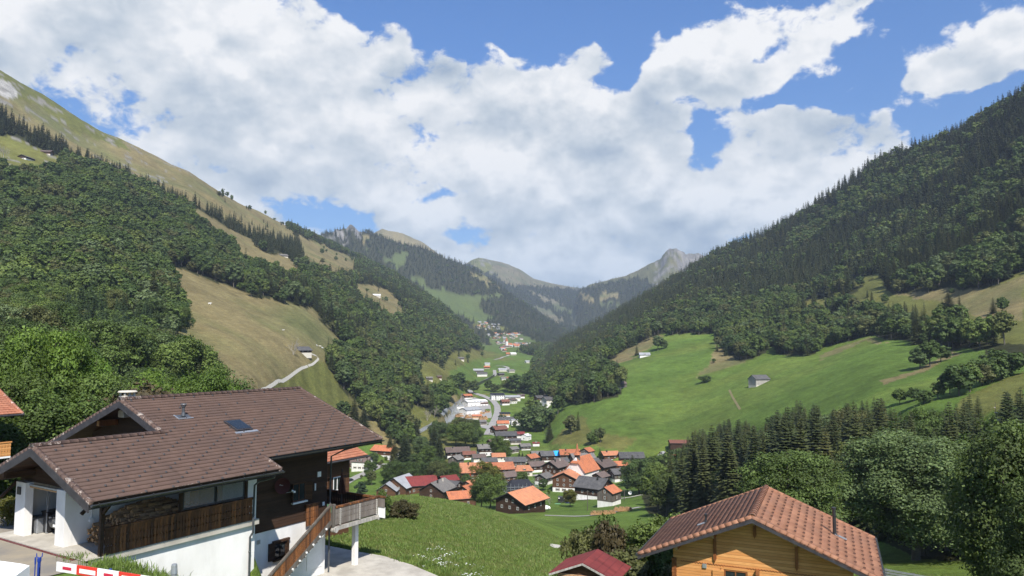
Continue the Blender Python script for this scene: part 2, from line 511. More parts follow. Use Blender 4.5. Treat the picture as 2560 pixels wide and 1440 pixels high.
# left mountain
paint([1], [(-400, -200), (0, 120), (160, 250), (330, 350), (480, 410), (610, 490), (720, 560), (746, 605), (707, 604), (611, 574), (535, 534), (458, 500), (382, 472), (317, 436), (229, 408), (164, 374), (126, 356), (69, 328), (0, 292), (-400, 180)], 1)
paint([1], [(-400, -200), (0, 120), (160, 255), (300, 348), (330, 378), (200, 335), (120, 285), (60, 250), (0, 222), (-400, 90)], 4)
paint([1], [(477, 516), (535, 547), (611, 589), (668, 632), (718, 640), (752, 668), (748, 706), (680, 692), (640, 678), (600, 664), (584, 626), (555, 600), (480, 555)], 1)
paint([1], [(738, 578), (765, 594), (850, 630), (896, 648), (889, 692), (858, 696), (818, 694), (771, 680), (758, 640)], 1)
paint([1], [(0, 340), (31, 343), (110, 380), (148, 394), (150, 430), (100, 446), (76, 452), (34, 442), (0, 434), (-300, 410), (-300, 300)], 4)
paint([1], [(888, 708), (934, 713), (971, 725), (1013, 774), (1003, 806), (959, 792), (924, 770), (890, 742)], 1)
paint([1], [(405, 660), (470, 676), (520, 700), (640, 740), (740, 764), (790, 774), (800, 802), (845, 847), (888, 890), (830, 893), (812, 906), (850, 960), (900, 1010), (960, 1070), (1012, 1125), (960, 1135), (880, 1110), (760, 1130), (540, 1105), (500, 1010), (440, 960), (430, 890), (440, 830), (430, 750), (408, 690)], 1)
paint([1], [(655, 975), (790, 903), (815, 910), (850, 960), (895, 1010), (860, 1040), (800, 1080), (640, 1080)], 4)
paint([0, 1], [(1040, 898), (1080, 902), (1105, 920), (1128, 878), (1160, 876), (1205, 872), (1300, 905), (1300, 975), (1190, 990), (1150, 1003), (1120, 1032), (1098, 1015), (1088, 992), (1060, 988), (1042, 972)], 4)
paint([0, 1], [(1120, 930), (1200, 893), (1320, 905), (1300, 975), (1190, 988), (1135, 985)], 0)
paint([0, 1], [(1096, 985), (1115, 960), (1150, 1000), (1140, 1030), (1100, 1075), (1090, 1060), (1135, 1015)], 1)
paint([0, 1], [(800, 1085), (900, 1085), (965, 1110), (1000, 1150), (960, 1180), (840, 1250), (700, 1250), (760, 1130)], 0)
paint([0, 1], [(1022, 1012), (1062, 1018), (1098, 1045), (1066, 1082), (1028, 1092), (1016, 1050)], 4)
# knolls west of the saw mill
paint([0, 1], [(1000, 1150), (1040, 1090), (1080, 1050), (1130, 1070), (1180, 1090), (1200, 1130), (1100, 1180), (1030, 1185)], 4)
# far left massif
for p, c in (
    ([(1021, 693), (1059, 690), (1065, 724), (1112, 723), (1140, 734), (1184, 740), (1252, 734), (1252, 743), (1209, 746), (1202, 771), (1240, 799), (1184, 806), (1156, 790), (1106, 771), (1068, 734), (1056, 721)], 0),
    ([(959, 649), (1015, 627), (1021, 634), (996, 671), (984, 665)], 0), ([(909, 624), (931, 615), (921, 631)], 0),
    ([(896, 597), (915, 586), (927, 591), (924, 603), (906, 610)], 1), ([(1181, 684), (1209, 689), (1252, 722), (1240, 718), (1187, 694)], 1),
    ([(1215, 843), (1296, 834), (1334, 849), (1352, 866), (1271, 875), (1227, 858)], 0), ([(1187, 806), (1271, 821), (1265, 829), (1187, 820)], 4)):
    paint([3, 0, 5], p, c, 1900)
paint([3], [(796, 580), (850, 575), (870, 560), (886, 560), (903, 580), (900, 600), (880, 596), (865, 612), (845, 606), (820, 612), (800, 600)], 3, cond=fbm(X / 40, Y / 40, 3, 77) > -0.05)
paint([5], [(1100, 600), (1240, 640), (1470, 700), (1470, 723), (1396, 722), (1349, 716), (1300, 714), (1275, 716), (1240, 692), (1193, 668), (1150, 660)], 1)
paint([5], [(1150, 640), (1200, 640), (1226, 650), (1236, 690), (1193, 672)], 4)
paint([5], [(1196, 645), (1225, 650), (1233, 672), (1232, 690), (1218, 676)], 3, cond=fbm(X / 50, Y / 50, 3, 78) > 0.05)
for p, c in (
    ([(1327, 727), (1402, 756), (1405, 764), (1368, 754), (1327, 733)], 1), ([(1371, 777), (1390, 759), (1452, 781), (1443, 787), (1468, 806), (1427, 800), (1430, 784), (1396, 774)], 0),
    ([(1331, 762), (1374, 777), (1421, 808), (1396, 806), (1352, 783)], 1)):
    paint([5, 6, 3], p, c)
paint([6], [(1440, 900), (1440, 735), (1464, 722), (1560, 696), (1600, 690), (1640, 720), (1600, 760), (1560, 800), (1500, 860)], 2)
paint([6], [(1640, 640), (1665, 610), (1700, 610), (1720, 628), (1790, 630), (1740, 720), (1640, 720)], 3, cond=fbm(X / 45, Y / 45, 3, 79) > -0.12)
paint([6], [(1443, 727), (1468, 734), (1490, 758), (1459, 754)], 1)
paint([6], [(1500, 735), (1540, 728), (1556, 742), (1500, 752)], 1)
paint([6], [(1500, 757), (1545, 755), (1542, 764), (1500, 764)], 0)
# right mountain
M_FOOT = [(1340, 1010), (1345, 985), (1400, 1012), (1470, 1008), (1545, 990), (1548, 962), (1500, 940), (1480, 925), (1542, 888), (1596, 858), (1642, 836), (1708, 833), (1806, 834),
          (1795, 882), (1822, 899), (1850, 907), (1878, 897), (1940, 866), (1938, 885), (1980, 894), (2035, 887), (2057, 875), (2104, 862), (2166, 840), (2245, 853), (2290, 862), (2345, 856),
          (2380, 884), (2410, 874), (2457, 872), (2500, 935), (2560, 915), (2900, 880), (2900, -400), (1300, -400), (1300, 900)]
paint([2], M_FOOT, 2)
paint([0], [(1330, 925), (1345, 885), (1480, 880), (1500, 940), (1548, 962), (1545, 990), (1470, 1008), (1400, 1012), (1345, 990)], 2, 500)
paint([0, 5, 6, 3], [(1290, 880), (1350, 868), (1500, 800), (1560, 880), (1480, 925), (1400, 900)], 2, 1200)
paint([2], [(1980, 768), (2033, 748), (2120, 742), (2180, 704), (2196, 690), (2230, 735), (2300, 732), (2370, 716), (2400, 727), (2480, 717), (2560, 670), (2900, 590), (2900, 880), (2560, 862), (2440, 850), (2420, 834), (2370, 830), (2300, 824), (2250, 818), (2200, 806), (2140, 786)], 4)
paint([2], [(2230, 735), (2290, 745), (2370, 760), (2470, 805), (2560, 800), (2560, 690), (2480, 717), (2400, 727), (2370, 716), (2300, 732)], 1)
paint([2], [(2090, 716), (2196, 682), (2205, 690), (2140, 718)], 4)
paint([2, 0], [(1480, 926), (1542, 886), (1596, 857), (1642, 834), (1660, 840), (1620, 870), (1560, 905), (1500, 935)], 1)
paint([2], [(1790, 860), (1830, 895), (1860, 910), (1800, 925), (1740, 945), (1750, 930), (1780, 900)], 1)
paint([2], [(2040, 893), (2110, 868), (2166, 846), (2230, 857), (2160, 856), (2110, 878), (2050, 902)], 1)
paint([2], [(2200, 952), (2290, 925), (2370, 890), (2380, 880), (2400, 885), (2320, 925), (2210, 962)], 1)
paint([2], [(2400, 1000), (2480, 960), (2560, 930), (2560, 1010), (2380, 1060)], 4)
paint([2, 0], [(1380, 1110), (1440, 1040), (1460, 1042), (1480, 1080), (1600, 1100), (1560, 1120), (1440, 1115)], 4, 400)
# woods behind the orange chalet, gully woods left
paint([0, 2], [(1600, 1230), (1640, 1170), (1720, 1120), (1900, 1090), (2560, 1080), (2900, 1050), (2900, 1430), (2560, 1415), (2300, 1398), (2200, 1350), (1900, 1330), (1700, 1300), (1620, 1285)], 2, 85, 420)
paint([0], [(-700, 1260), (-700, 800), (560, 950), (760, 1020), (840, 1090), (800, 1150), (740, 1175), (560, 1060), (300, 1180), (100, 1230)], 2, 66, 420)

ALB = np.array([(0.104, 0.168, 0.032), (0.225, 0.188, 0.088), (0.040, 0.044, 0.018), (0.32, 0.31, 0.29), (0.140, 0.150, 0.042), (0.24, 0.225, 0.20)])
C3 = ALB[COV]
n_a = fbm(X / 45, Y / 45, 4, 51)[..., None]
n_b = fbm(X / 9, Y / 9, 4, 57)[..., None]
dry = np.clip(fbm(X / 90, Y / 60, 4, 63) * 1.6 + 0.15, 0, 1)[..., None]
isg = ((COV == 0) | (COV == 4))[..., None]
ist = (COV == 1)[..., None]
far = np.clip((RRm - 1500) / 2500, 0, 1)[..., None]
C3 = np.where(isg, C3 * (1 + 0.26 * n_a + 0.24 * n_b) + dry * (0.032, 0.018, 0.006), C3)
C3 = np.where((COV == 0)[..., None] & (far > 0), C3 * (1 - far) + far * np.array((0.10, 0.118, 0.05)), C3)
C3 = np.where(ist, C3 * (1 + 0.22 * n_a + 0.25 * n_b) * (1 - 0.35 * dry * np.array((1, 0.5, 0.9))), C3)
C3 = np.where((COV == 3)[..., None], C3 * (0.62 + 0.4 * n_b), C3)
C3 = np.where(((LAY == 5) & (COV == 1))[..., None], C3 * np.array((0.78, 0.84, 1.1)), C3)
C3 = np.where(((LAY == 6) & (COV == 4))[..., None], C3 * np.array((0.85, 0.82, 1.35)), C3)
# rocky outcrops strewn over the upper left slope
ro = (LAY == 1) & (PY < 470) & (PX < 520) & ((COV == 4) | (COV == 1))
rn = fbm(X / 15, Y / 15, 4, 71) + 0.45 * fbm(X / 160, Y / 160, 2, 73)
C3 = np.where((ro & (rn > 0.34))[..., None], np.array((0.24, 0.23, 0.20)), C3)
cliff = inpoly(WX, WY, [(-200, 150), (0, 196), (25, 205), (42, 222), (45, 245), (25, 246), (0, 236), (-200, 190)]) & (LAY == 1)
C3 = np.where(cliff[..., None], np.array((0.42, 0.41, 0.38)) * (0.8 + 0.6 * n_b), C3)
# hedge of taller, paler grass along the near crest; mown stripes on the slope by the track
mow = inpoly(PX, PY, [(655, 975), (790, 903), (815, 910), (850, 960), (895, 1010), (800, 1080), (640, 1080)]) & (LAY == 1)
C3 = np.where(mow[..., None], C3 * (1 + 0.10 * np.sign(np.sin((X * 0.8 + Y * 0.25) * 0.8)))[..., None], C3)
C3 = np.clip(C3, 0.004, 0.8)


def mesh_np(name, V, F, mats=(), midx=None, colors=None, smooth=False):
    """fast mesh from arrays; F is (n,4) or (n,3)"""
    me = bpy.data.meshes.new(name)
    V = np.asarray(V, np.float32); F = np.asarray(F, np.int32)
    k = F.shape[1]
    me.vertices.add(len(V)); me.vertices.foreach_set('co', V.ravel())
    me.loops.add(F.size); me.loops.foreach_set('vertex_index', F.ravel())
    me.polygons.add(len(F)); me.polygons.foreach_set('loop_start', np.arange(0, F.size, k, dtype=np.int32))
    for m in mats:
        me.materials.append(m)
    if midx is not None:
        me.polygons.foreach_set('material_index', np.asarray(midx, np.int32))
    if smooth:
        me.polygons.foreach_set('use_smooth', np.ones(len(F), bool))
    if colors is not None:
        ca = me.color_attributes.new('tint', 'FLOAT_COLOR', 'POINT')
        c4 = np.ones((len(V), 4), np.float32); c4[:, :3] = colors
        ca.data.foreach_set('color', c4.ravel())
    me.update(calc_edges=True)
    return me


# ------------------------------------------------------------------ materials
def mat(name):
    m = bpy.data.materials.new(name)
    m.use_nodes = True
    m.node_tree.nodes.clear()
    t = NT(m.node_tree)
    o = t.n('ShaderNodeOutputMaterial')
    b = t.n('ShaderNodeBsdfPrincipled')
    t.t.links.new(b.outputs[0], o.inputs[0])
    b.inputs['Specular IOR Level'].default_value = 0.25
    return m, t, b, o


def bump(t, b, h, strength=0.5, dist=0.02):
    nd = t.n('ShaderNodeBump')
    nd.inputs['Strength'].default_value = strength
    nd.inputs['Distance'].default_value = dist
    t.put(nd.inputs['Height'], h)
    t.t.links.new(nd.outputs[0], b.inputs['Normal'])


def attr(t, name):
    nd = t.n('ShaderNodeAttribute', attribute_name=name)
    return nd


def objco(t):
    return t.n('ShaderNodeTexCoord').outputs['Object']


m_land, t, b, o = mat('land_cover')
a = attr(t, 'tint').outputs['Color']
p = objco(t)
na_ = t.noise(p, 0.9, 6, 0.6); nb_ = t.noise(p, 7.0, 4, 0.65); nc_ = t.noise(p, 0.12, 5, 0.6)
f = t.m('ADD', t.m('MULTIPLY_ADD', na_, 0.9, 0.12), t.m('MULTIPLY', t.ss(nb_, 0.3, 0.72), 0.55))
f = t.m('ADD', f, t.m('MULTIPLY', t.m('SUBTRACT', nc_, 0.5), 0.7))
st_n = t.noise(t.v('MULTIPLY', p, (0.05, 0.05, 0.5)), 2.2, 6, 0.62, 0.6)
f = t.m('MULTIPLY', f, t.m('MULTIPLY_ADD', t.m('SUBTRACT', st_n, 0.5), 0.9, 1.0))
cc = t.v('SCALE', a, sc=f)
warm = t.ss(t.noise(p, 0.35, 5, 0.65), 0.52, 0.72)
cc = t.mix(t.m('MULTIPLY', warm, 0.35), cc, t.v('MULTIPLY', cc, (1.55, 1.12, 0.8)))
t.put(b.inputs['Base Color'], cc)
b.inputs['Roughness'].default_value = 0.9
b.inputs['Specular IOR Level'].default_value = 0.1
bump(t, b, t.m('ADD', t.m('MULTIPLY', na_, 0.5), t.m('MULTIPLY', nb_, 0.15)), 0.8, 0.6)

II, JJ = np.meshgrid(np.arange(NA - 1), np.arange(NR - 1), indexing='ij')
q0 = II * NR + JJ
F4 = np.stack([q0, q0 + NR, q0 + NR + 1, q0 + 1], -1).reshape(-1, 4)[:, ::-1]
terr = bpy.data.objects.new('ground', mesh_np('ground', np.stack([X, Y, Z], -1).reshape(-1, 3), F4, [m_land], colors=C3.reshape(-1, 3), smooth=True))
terr['kind'] = 'structure'
col.objects.link(terr)
# ------------------------------------------------------------------ foliage and bark
def foliage_mat(name, stops, trans=0.22, detail=1.0):
    m, t, b, o = mat(name)
    oi = t.n('ShaderNodeObjectInfo')
    rp = t.n('ShaderNodeValToRGB'); cr_ = rp.color_ramp
    cr_.interpolation = 'LINEAR'
    cr_.elements[0].position = 0; cr_.elements[0].color = stops[0] + (1,)
    cr_.elements[1].position = 1; cr_.elements[1].color = stops[-1] + (1,)
    for i, s_ in enumerate(stops[1:-1]):
        e_ = cr_.elements.new((i + 1) / (len(stops) - 1)); e_.color = s_ + (1,)
    t.put(rp.inputs[0], oi.outputs['Random'])
    tint = attr(t, 'tint').outputs['Color']
    c_ = t.v('MULTIPLY', rp.outputs[0], tint)
    t.put(b.inputs['Base Color'], c_)
    b.inputs['Roughness'].default_value = 0.62
    b.inputs['Specular IOR Level'].default_value = 0.28
    tr = t.n('ShaderNodeBsdfTranslucent'); t.put(tr.inputs[0], t.v('MULTIPLY', c_, (1.3, 1.35, 0.6)))
    mxs = t.n('ShaderNodeMixShader'); mxs.inputs[0].default_value = trans
    t.t.links.new(b.outputs[0], mxs.inputs[1]); t.t.links.new(tr.outputs[0], mxs.inputs[2])
    t.t.links.new(mxs.outputs[0], o.inputs[0])
    return m


m_leaf = foliage_mat('broad_leaves', [(0.043, 0.071, 0.018), (0.059, 0.094, 0.020), (0.094, 0.139, 0.027), (0.066, 0.103, 0.027), (0.128, 0.173, 0.036), (0.098, 0.102, 0.035), (0.059, 0.098, 0.024), (0.122, 0.162, 0.066)])
m_leaf_bright = foliage_mat('bright_leaves', [(0.085, 0.145, 0.022), (0.110, 0.170, 0.028)], 0.3)
m_leaf_olive = foliage_mat('autumn_leaves', [(0.13, 0.13, 0.022), (0.10, 0.105, 0.025)], 0.3)
m_needle = foliage_mat('spruce_needles', [(0.030, 0.044, 0.016), (0.046, 0.058, 0.018), (0.056, 0.066, 0.021), (0.034, 0.050, 0.020), (0.072, 0.074, 0.023)], 0.08)
m_larch = foliage_mat('larch_needles', [(0.045, 0.075, 0.028), (0.055, 0.085, 0.032)], 0.18)
m_brown_leaf = foliage_mat('brown_leaves', [(0.060, 0.055, 0.022), (0.075, 0.058, 0.026)], 0.2)
m_thuja = foliage_mat('hedge_leaves', [(0.022, 0.045, 0.014), (0.03, 0.055, 0.018)], 0.12)

m_bark, t, b, o = mat('bark')
p = objco(t)
t.put(b.inputs['Base Color'], t.mix(t.noise(t.v('MULTIPLY', p, (6, 6, 1.2)), 2.0, 5, 0.65), (0.05, 0.042, 0.034), (0.17, 0.15, 0.125)))
b.inputs['Roughness'].default_value = 0.9
m_deadwood, t, b, o = mat('dead_wood')
t.put(b.inputs['Base Color'], t.mix(t.noise(objco(t), 3.0, 4, 0.6), (0.20, 0.18, 0.15), (0.38, 0.35, 0.31)))
b.inputs['Roughness'].default_value = 0.9


def tube(path, rad, n=6):
    """vertices and quads of a tapering tube along a path"""
    V_, F_ = [], []
    path = [np.array(q, float) for q in path]
    for i, q in enumerate(path):
        d = path[min(i + 1, len(path) - 1)] - path[max(i - 1, 0)]
        d /= np.linalg.norm(d) + 1e-9
        a_ = np.cross(d, (0.31, 0.95, 0.02)); a_ /= np.linalg.norm(a_) + 1e-9
        b_ = np.cross(d, a_)
        for k in range(n):
            an = 2 * math.pi * k / n
            V_.append(q + rad[i] * (math.cos(an) * a_ + math.sin(an) * b_))
    for i in range(len(path) - 1):
        for k in range(n):
            F_.append((i * n + k, i * n + (k + 1) % n, (i + 1) * n + (k + 1) % n, (i + 1) * n + k))
    return V_, F_


class Acc:
    """accumulates quads with a tint and a material index"""
    def __init__(s):
        s.V, s.F, s.T, s.M = [], [], [], []
        s.n = 0
    def add(s, V_, F_, tint=(1, 1, 1), mi=0):
        V_ = np.asarray(V_, float).reshape(-1, 3); F_ = np.asarray(F_, int).reshape(-1, 4)
        s.V.append(V_); s.F.append(F_ + s.n)
        tt = np.broadcast_to(np.asarray(tint, float), (len(V_), 3))
        s.T.append(tt); s.M.append(np.full(len(F_), mi)); s.n += len(V_)
    def mesh(s, name, mats, smooth=False):
        return mesh_np(name, np.concatenate(s.V), np.concatenate(s.F), mats, np.concatenate(s.M), np.concatenate(s.T), smooth)


def leaf_quads(C, N, size, r, aspect=1.0, jit=0.45):
    """quads centred at C with normals N (jittered) and a random spin"""
    n = len(C)
    N = N + r.normal(0, jit, (n, 3)); N /= np.linalg.norm(N, axis=1)[:, None] + 1e-9
    A_ = np.cross(N, r.normal(0, 1, (n, 3))); A_ /= np.linalg.norm(A_, axis=1)[:, None] + 1e-9
    B_ = np.cross(N, A_)
    s_ = (size * r.uniform(0.6, 1.35, n))[:, None]
    q = np.stack([C - A_ * s_ - B_ * s_ * 0.35 * aspect, C - A_ * 0.1 * s_ - B_ * s_ * aspect, C + A_ * s_ + B_ * s_ * .25 * aspect, C + A_ * 0.15 * s_ + B_ * s_ * aspect], 1)
    return q.reshape(-1, 3), np.arange(n * 4).reshape(-1, 4)


def broadleaf(seed, H=16.0, Wd=12.0, nleaf=4000, size=0.35, nl=26, trunk_h=0.28, squash=1.0, open_=0.25, split=False, mats=None):
    """deciduous tree: trunk, limbs and a crown of leaf clumps. returns crown mesh, trunk mesh"""
    r = np.random.default_rng(seed)
    cz = H * (trunk_h + (1 - trunk_h) * 0.5); rz = H * (1 - trunk_h) * 0.5; rx = Wd / 2
    lobes = []
    for i in range(nl):
        ph = i * 2.39996 + r.uniform(-.4, .4)
        h = -0.85 + 1.75 * (i + .5) / nl
        rad = math.sqrt(max(0, 1 - min(abs(h), 1) ** 2.2))
        k = r.uniform(0.52, 0.86) if i % 4 else r.uniform(0.1, 0.4)
        c_ = np.array([math.cos(ph) * rad * rx * k, math.sin(ph) * rad * rx * k, cz + h * rz * 0.80])
        lr = r.uniform(0.17, 0.42) * rx * (1.0 - 0.25 * max(h, 0))
        c_ = c_ * (1.12 - .0 * h, 1.12, 1.0) * (1 + 0.20 * math.sin(2 * ph + seed) * (abs(h) < .9), 1 + 0.16 * math.cos(3 * ph + seed), 1)
        lobes.append((c_, lr, r.uniform(0.72, 1.3)))
    tot = sum(q[1] ** 2 for q in lobes)
    cr_ = Acc(); tk = Acc()
    for c_, lr, tn in lobes:
        n = max(4, int(nleaf * lr ** 2 / tot))
        d = r.normal(0, 1, (n, 3)); d /= np.linalg.norm(d, axis=1)[:, None]
        d[:, 2] = np.where(r.random(n) < 0.55, np.abs(d[:, 2]), d[:, 2])
        rad = lr * np.clip(r.normal(0.93, 0.16, n), 0.25, 1.3)
        lump = 1 + 0.22 * np.sin(d[:, 0] * 5 + c_[0]) * np.sin(d[:, 1] * 5 + c_[1]) + 0.15 * np.sin(d[:, 2] * 7 + c_[2])
        C = c_ + d * (rad * lump)[:, None] * (1, 1, 0.82 * squash)
        C += r.normal(0, lr * 0.05, C.shape)
        q, f_ = leaf_quads(C, d * 0.8 + (0, 0, 0.35), size, r, 1.0, 0.45 if size < .4 else 0.22)
        dv = .3 if size < .4 else .14
        tt = np.repeat(tn ** (1 if size < .4 else .6) * r.uniform(1 - dv, 1 + dv, n), 4)[:, None] * np.array([1, 1, 1])
        cr_.add(q, f_, tt, 0)
    tw = 0.017 * H
    bend = r.uniform(-.05, .05, 2) * H
    path = [(0, 0, -1.0), (0, 0, 0), (bend[0] * .3, bend[1] * .3, H * .25), (bend[0], bend[1], H * .5), (bend[0] * 1.1, bend[1] * 1.1, H * .85)]
    v_, f_ = tube(path, [tw * 1.5, tw * 1.25, tw, tw * .7, tw * .15], 7)
    tk.add(v_, f_)
    for c_, lr, tn in lobes[::2]:
        z0 = r.uniform(0.22, 0.5) * H
        s0 = np.array([bend[0] * z0 / H, bend[1] * z0 / H, z0])
        m_ = (s0 + c_) / 2 + (0, 0, -0.03 * H)
        v_, f_ = tube([s0, m_, c_ * .9 + s0 * .1, c_ + (c_ - s0) * 0.12], [tw * .45, tw * .3, tw * .16, tw * .05], 5)
        tk.add(v_, f_)
    return cr_, tk


def spruce(seed, H=24.0, Wd=7.0, whorls=34, per=9, seg=4, size=0.5, bare=0.06, power=0.9, dead=False):
    """conifer: straight stem and whorls of drooping boughs made of needle sprays"""
    r = np.random.default_rng(seed)
    cr_ = Acc(); tk = Acc()
    for w in range(whorls):
        f = (w + r.uniform(-.2, .2)) / whorls
        z = H * (bare + (1 - bare) * f)
        ln = Wd / 2 * (1 - f) ** power * r.uniform(0.85, 1.12) + 0.12
        n = max(4, int(per * (0.45 + 0.55 * (1 - f))))
        for k in range(n):
            an = 2 * math.pi * (k + r.uniform(-.25, .25)) / n + w * 1.3
            L_ = ln * r.uniform(0.7, 1.12)
            droop = 0.38 * (1 - f * 0.8)
            d = np.array([math.cos(an), math.sin(an), 0]); s_ = np.array([-math.sin(an), math.cos(an), 0])
            pts = []
            for j in range(seg + 1):
                q = j / seg
                pts.append(d * L_ * q + (0, 0, z + 0.12 * L_ * q - droop * L_ * q ** 1.6))
            tn = r.uniform(0.7, 1.35)
            if dead and r.random() < 0.3:
                continue
            for j in range(seg):
                q = (j + 0.5) / seg
                wd = size * (0.55 + 0.9 * math.sin(math.pi * min(q + .12, 1))) * (0.5 + L_ / Wd) * r.uniform(.8, 1.3)
                hang = -0.35 * wd
                a_, b_ = pts[j], pts[j + 1] + d * 0.06 * L_
                # two drooping side sprays per segment, swept forward
                for sd in (-1, 1):
                    v_ = [a_, a_ + s_ * sd * wd * 0.75 + (0, 0, hang) + d * 0.12 * L_, b_ + s_ * sd * wd * 0.55 + (0, 0, hang * 1.1) + d * .1 * L_, b_]
                    cr_.add(v_, [(0, 1, 2, 3)], (tn,) * 3, 0)
    tw = H * 0.011
    v_, f_ = tube([(0, 0, -1.5), (0, 0, 0), (0, 0, H * .5), (0, 0, H * .985)], [tw * 1.6, tw * 1.2, tw * .7, tw * .08], 6)
    tk.add(v_, f_)
    if dead:
        for i in range(46):
            z = H * r.uniform(.15, .95); an = r.uniform(0, 6.28); L_ = Wd * .5 * (1 - z / H) * r.uniform(.5, 1) + .3
            v_, f_ = tube([(0, 0, z), (math.cos(an) * L_, math.sin(an) * L_, z - .15 * L_)], [.06, .015], 4)
            tk.add(v_, f_)
    return cr_, tk


def bare_tree(seed, H=10.0, Wd=6.0):
    r = np.random.default_rng(seed)
    tk = Acc()
    def limb(p0, d, L_, rd, lv):
        p1 = p0 + d * L_ * .5 + r.normal(0, .05 * L_, 3); p2 = p1 + (d + r.normal(0, .12, 3)) * L_ * .5
        v_, f_ = tube([p0, p1, p2], [rd, rd * .75, rd * .45], 4 if lv > 1 else 6)
        tk.add(v_, f_)
        if lv < 4:
            for q in range(4 if lv < 3 else 3):
                base = p0 + (p2 - p0) * r.uniform(.35, 1.0)
                nd = d + r.normal(0, .5, 3) + (0, 0, .25); nd /= np.linalg.norm(nd)
                limb(base, nd, L_ * r.uniform(.5, .72), rd * .5, lv + 1)
    limb(np.array([0, 0, -.5]), np.array([0, 0, 1.0]), H * .45, H * .018, 0)
    limb(np.array([0, 0, 0.]), np.array([.35, .1, .9]), H * .4, H * .012, 1)
    limb(np.array([0, 0, 0.]), np.array([-.3, .2, .9]), H * .4, H * .012, 1)
    return tk


def merged(name, pair, leafm, barkm=m_bark):
    c_, t_ = pair
    a_ = Acc()
    a_.add(np.concatenate(c_.V), np.concatenate(c_.F), np.concatenate(c_.T), 0)
    a_.add(np.concatenate(t_.V), np.concatenate(t_.F), (1, 1, 1), 1)
    return a_.mesh(name, [leafm, barkm])


# far and middle prototypes (one mesh each), used as individuals' meshes too
MID_B = [merged('broadleaf_mid', broadleaf(100 + i, (15, 17, 14, 18, 16, 15)[i], (12, 10.5, 14, 11.5, 9, 13)[i], 4200, 0.48, 20 + 3 * i, (.16, .22, .12, .2, .3, .14)[i]), m_leaf) for i in range(6)]
LOW_B = [merged('broadleaf_low', broadleaf(120 + i, (15, 17, 14, 16)[i], (13, 11, 14, 9.5)[i], 1100, 0.85, 13, 0.12), m_leaf) for i in range(4)]
MID_S = [merged('spruce_mid', spruce(140 + i, 24, 7.0 + i * .4, 30, 9, 3, 0.9), m_needle) for i in range(4)]
LOW_S = [merged('spruce_low', spruce(150 + i, 24, 7.4, 13, 7, 1, 2.0, 0.02), m_needle) for i in range(3)]
LARCH = [merged('larch_mid', spruce(160 + i, 20, 6.4, 26, 8, 2, 1.3), m_larch) for i in range(2)]
BARE = [bare_tree(170 + i).mesh('bare_tree_mesh', [m_deadwood]) for i in range(2)]
PROTO = [('b_mid', MID_B), ('b_low', LOW_B), ('s_mid', MID_S), ('s_low', LOW_S), ('larch', LARCH)]

# ------------------------------------------------------------------ where trees stand
TT = np.maximum.accumulate(Z / RRm, axis=1)       # steepest line of sight so far: what hides what


def lookup(grid, x, y):
    a = np.clip(np.round((np.arctan2(x, y) - AZ0) / (AZ1 - AZ0) * (NA - 1)).astype(int), 0, NA - 1)
    b = np.clip(np.round((np.log(np.maximum(np.hypot(x, y), RMIN)) - lr_g[0]) / (lr_g[-1] - lr_g[0]) * (NR - 1)).astype(int), 0, NR - 1)
    return grid[a, b]


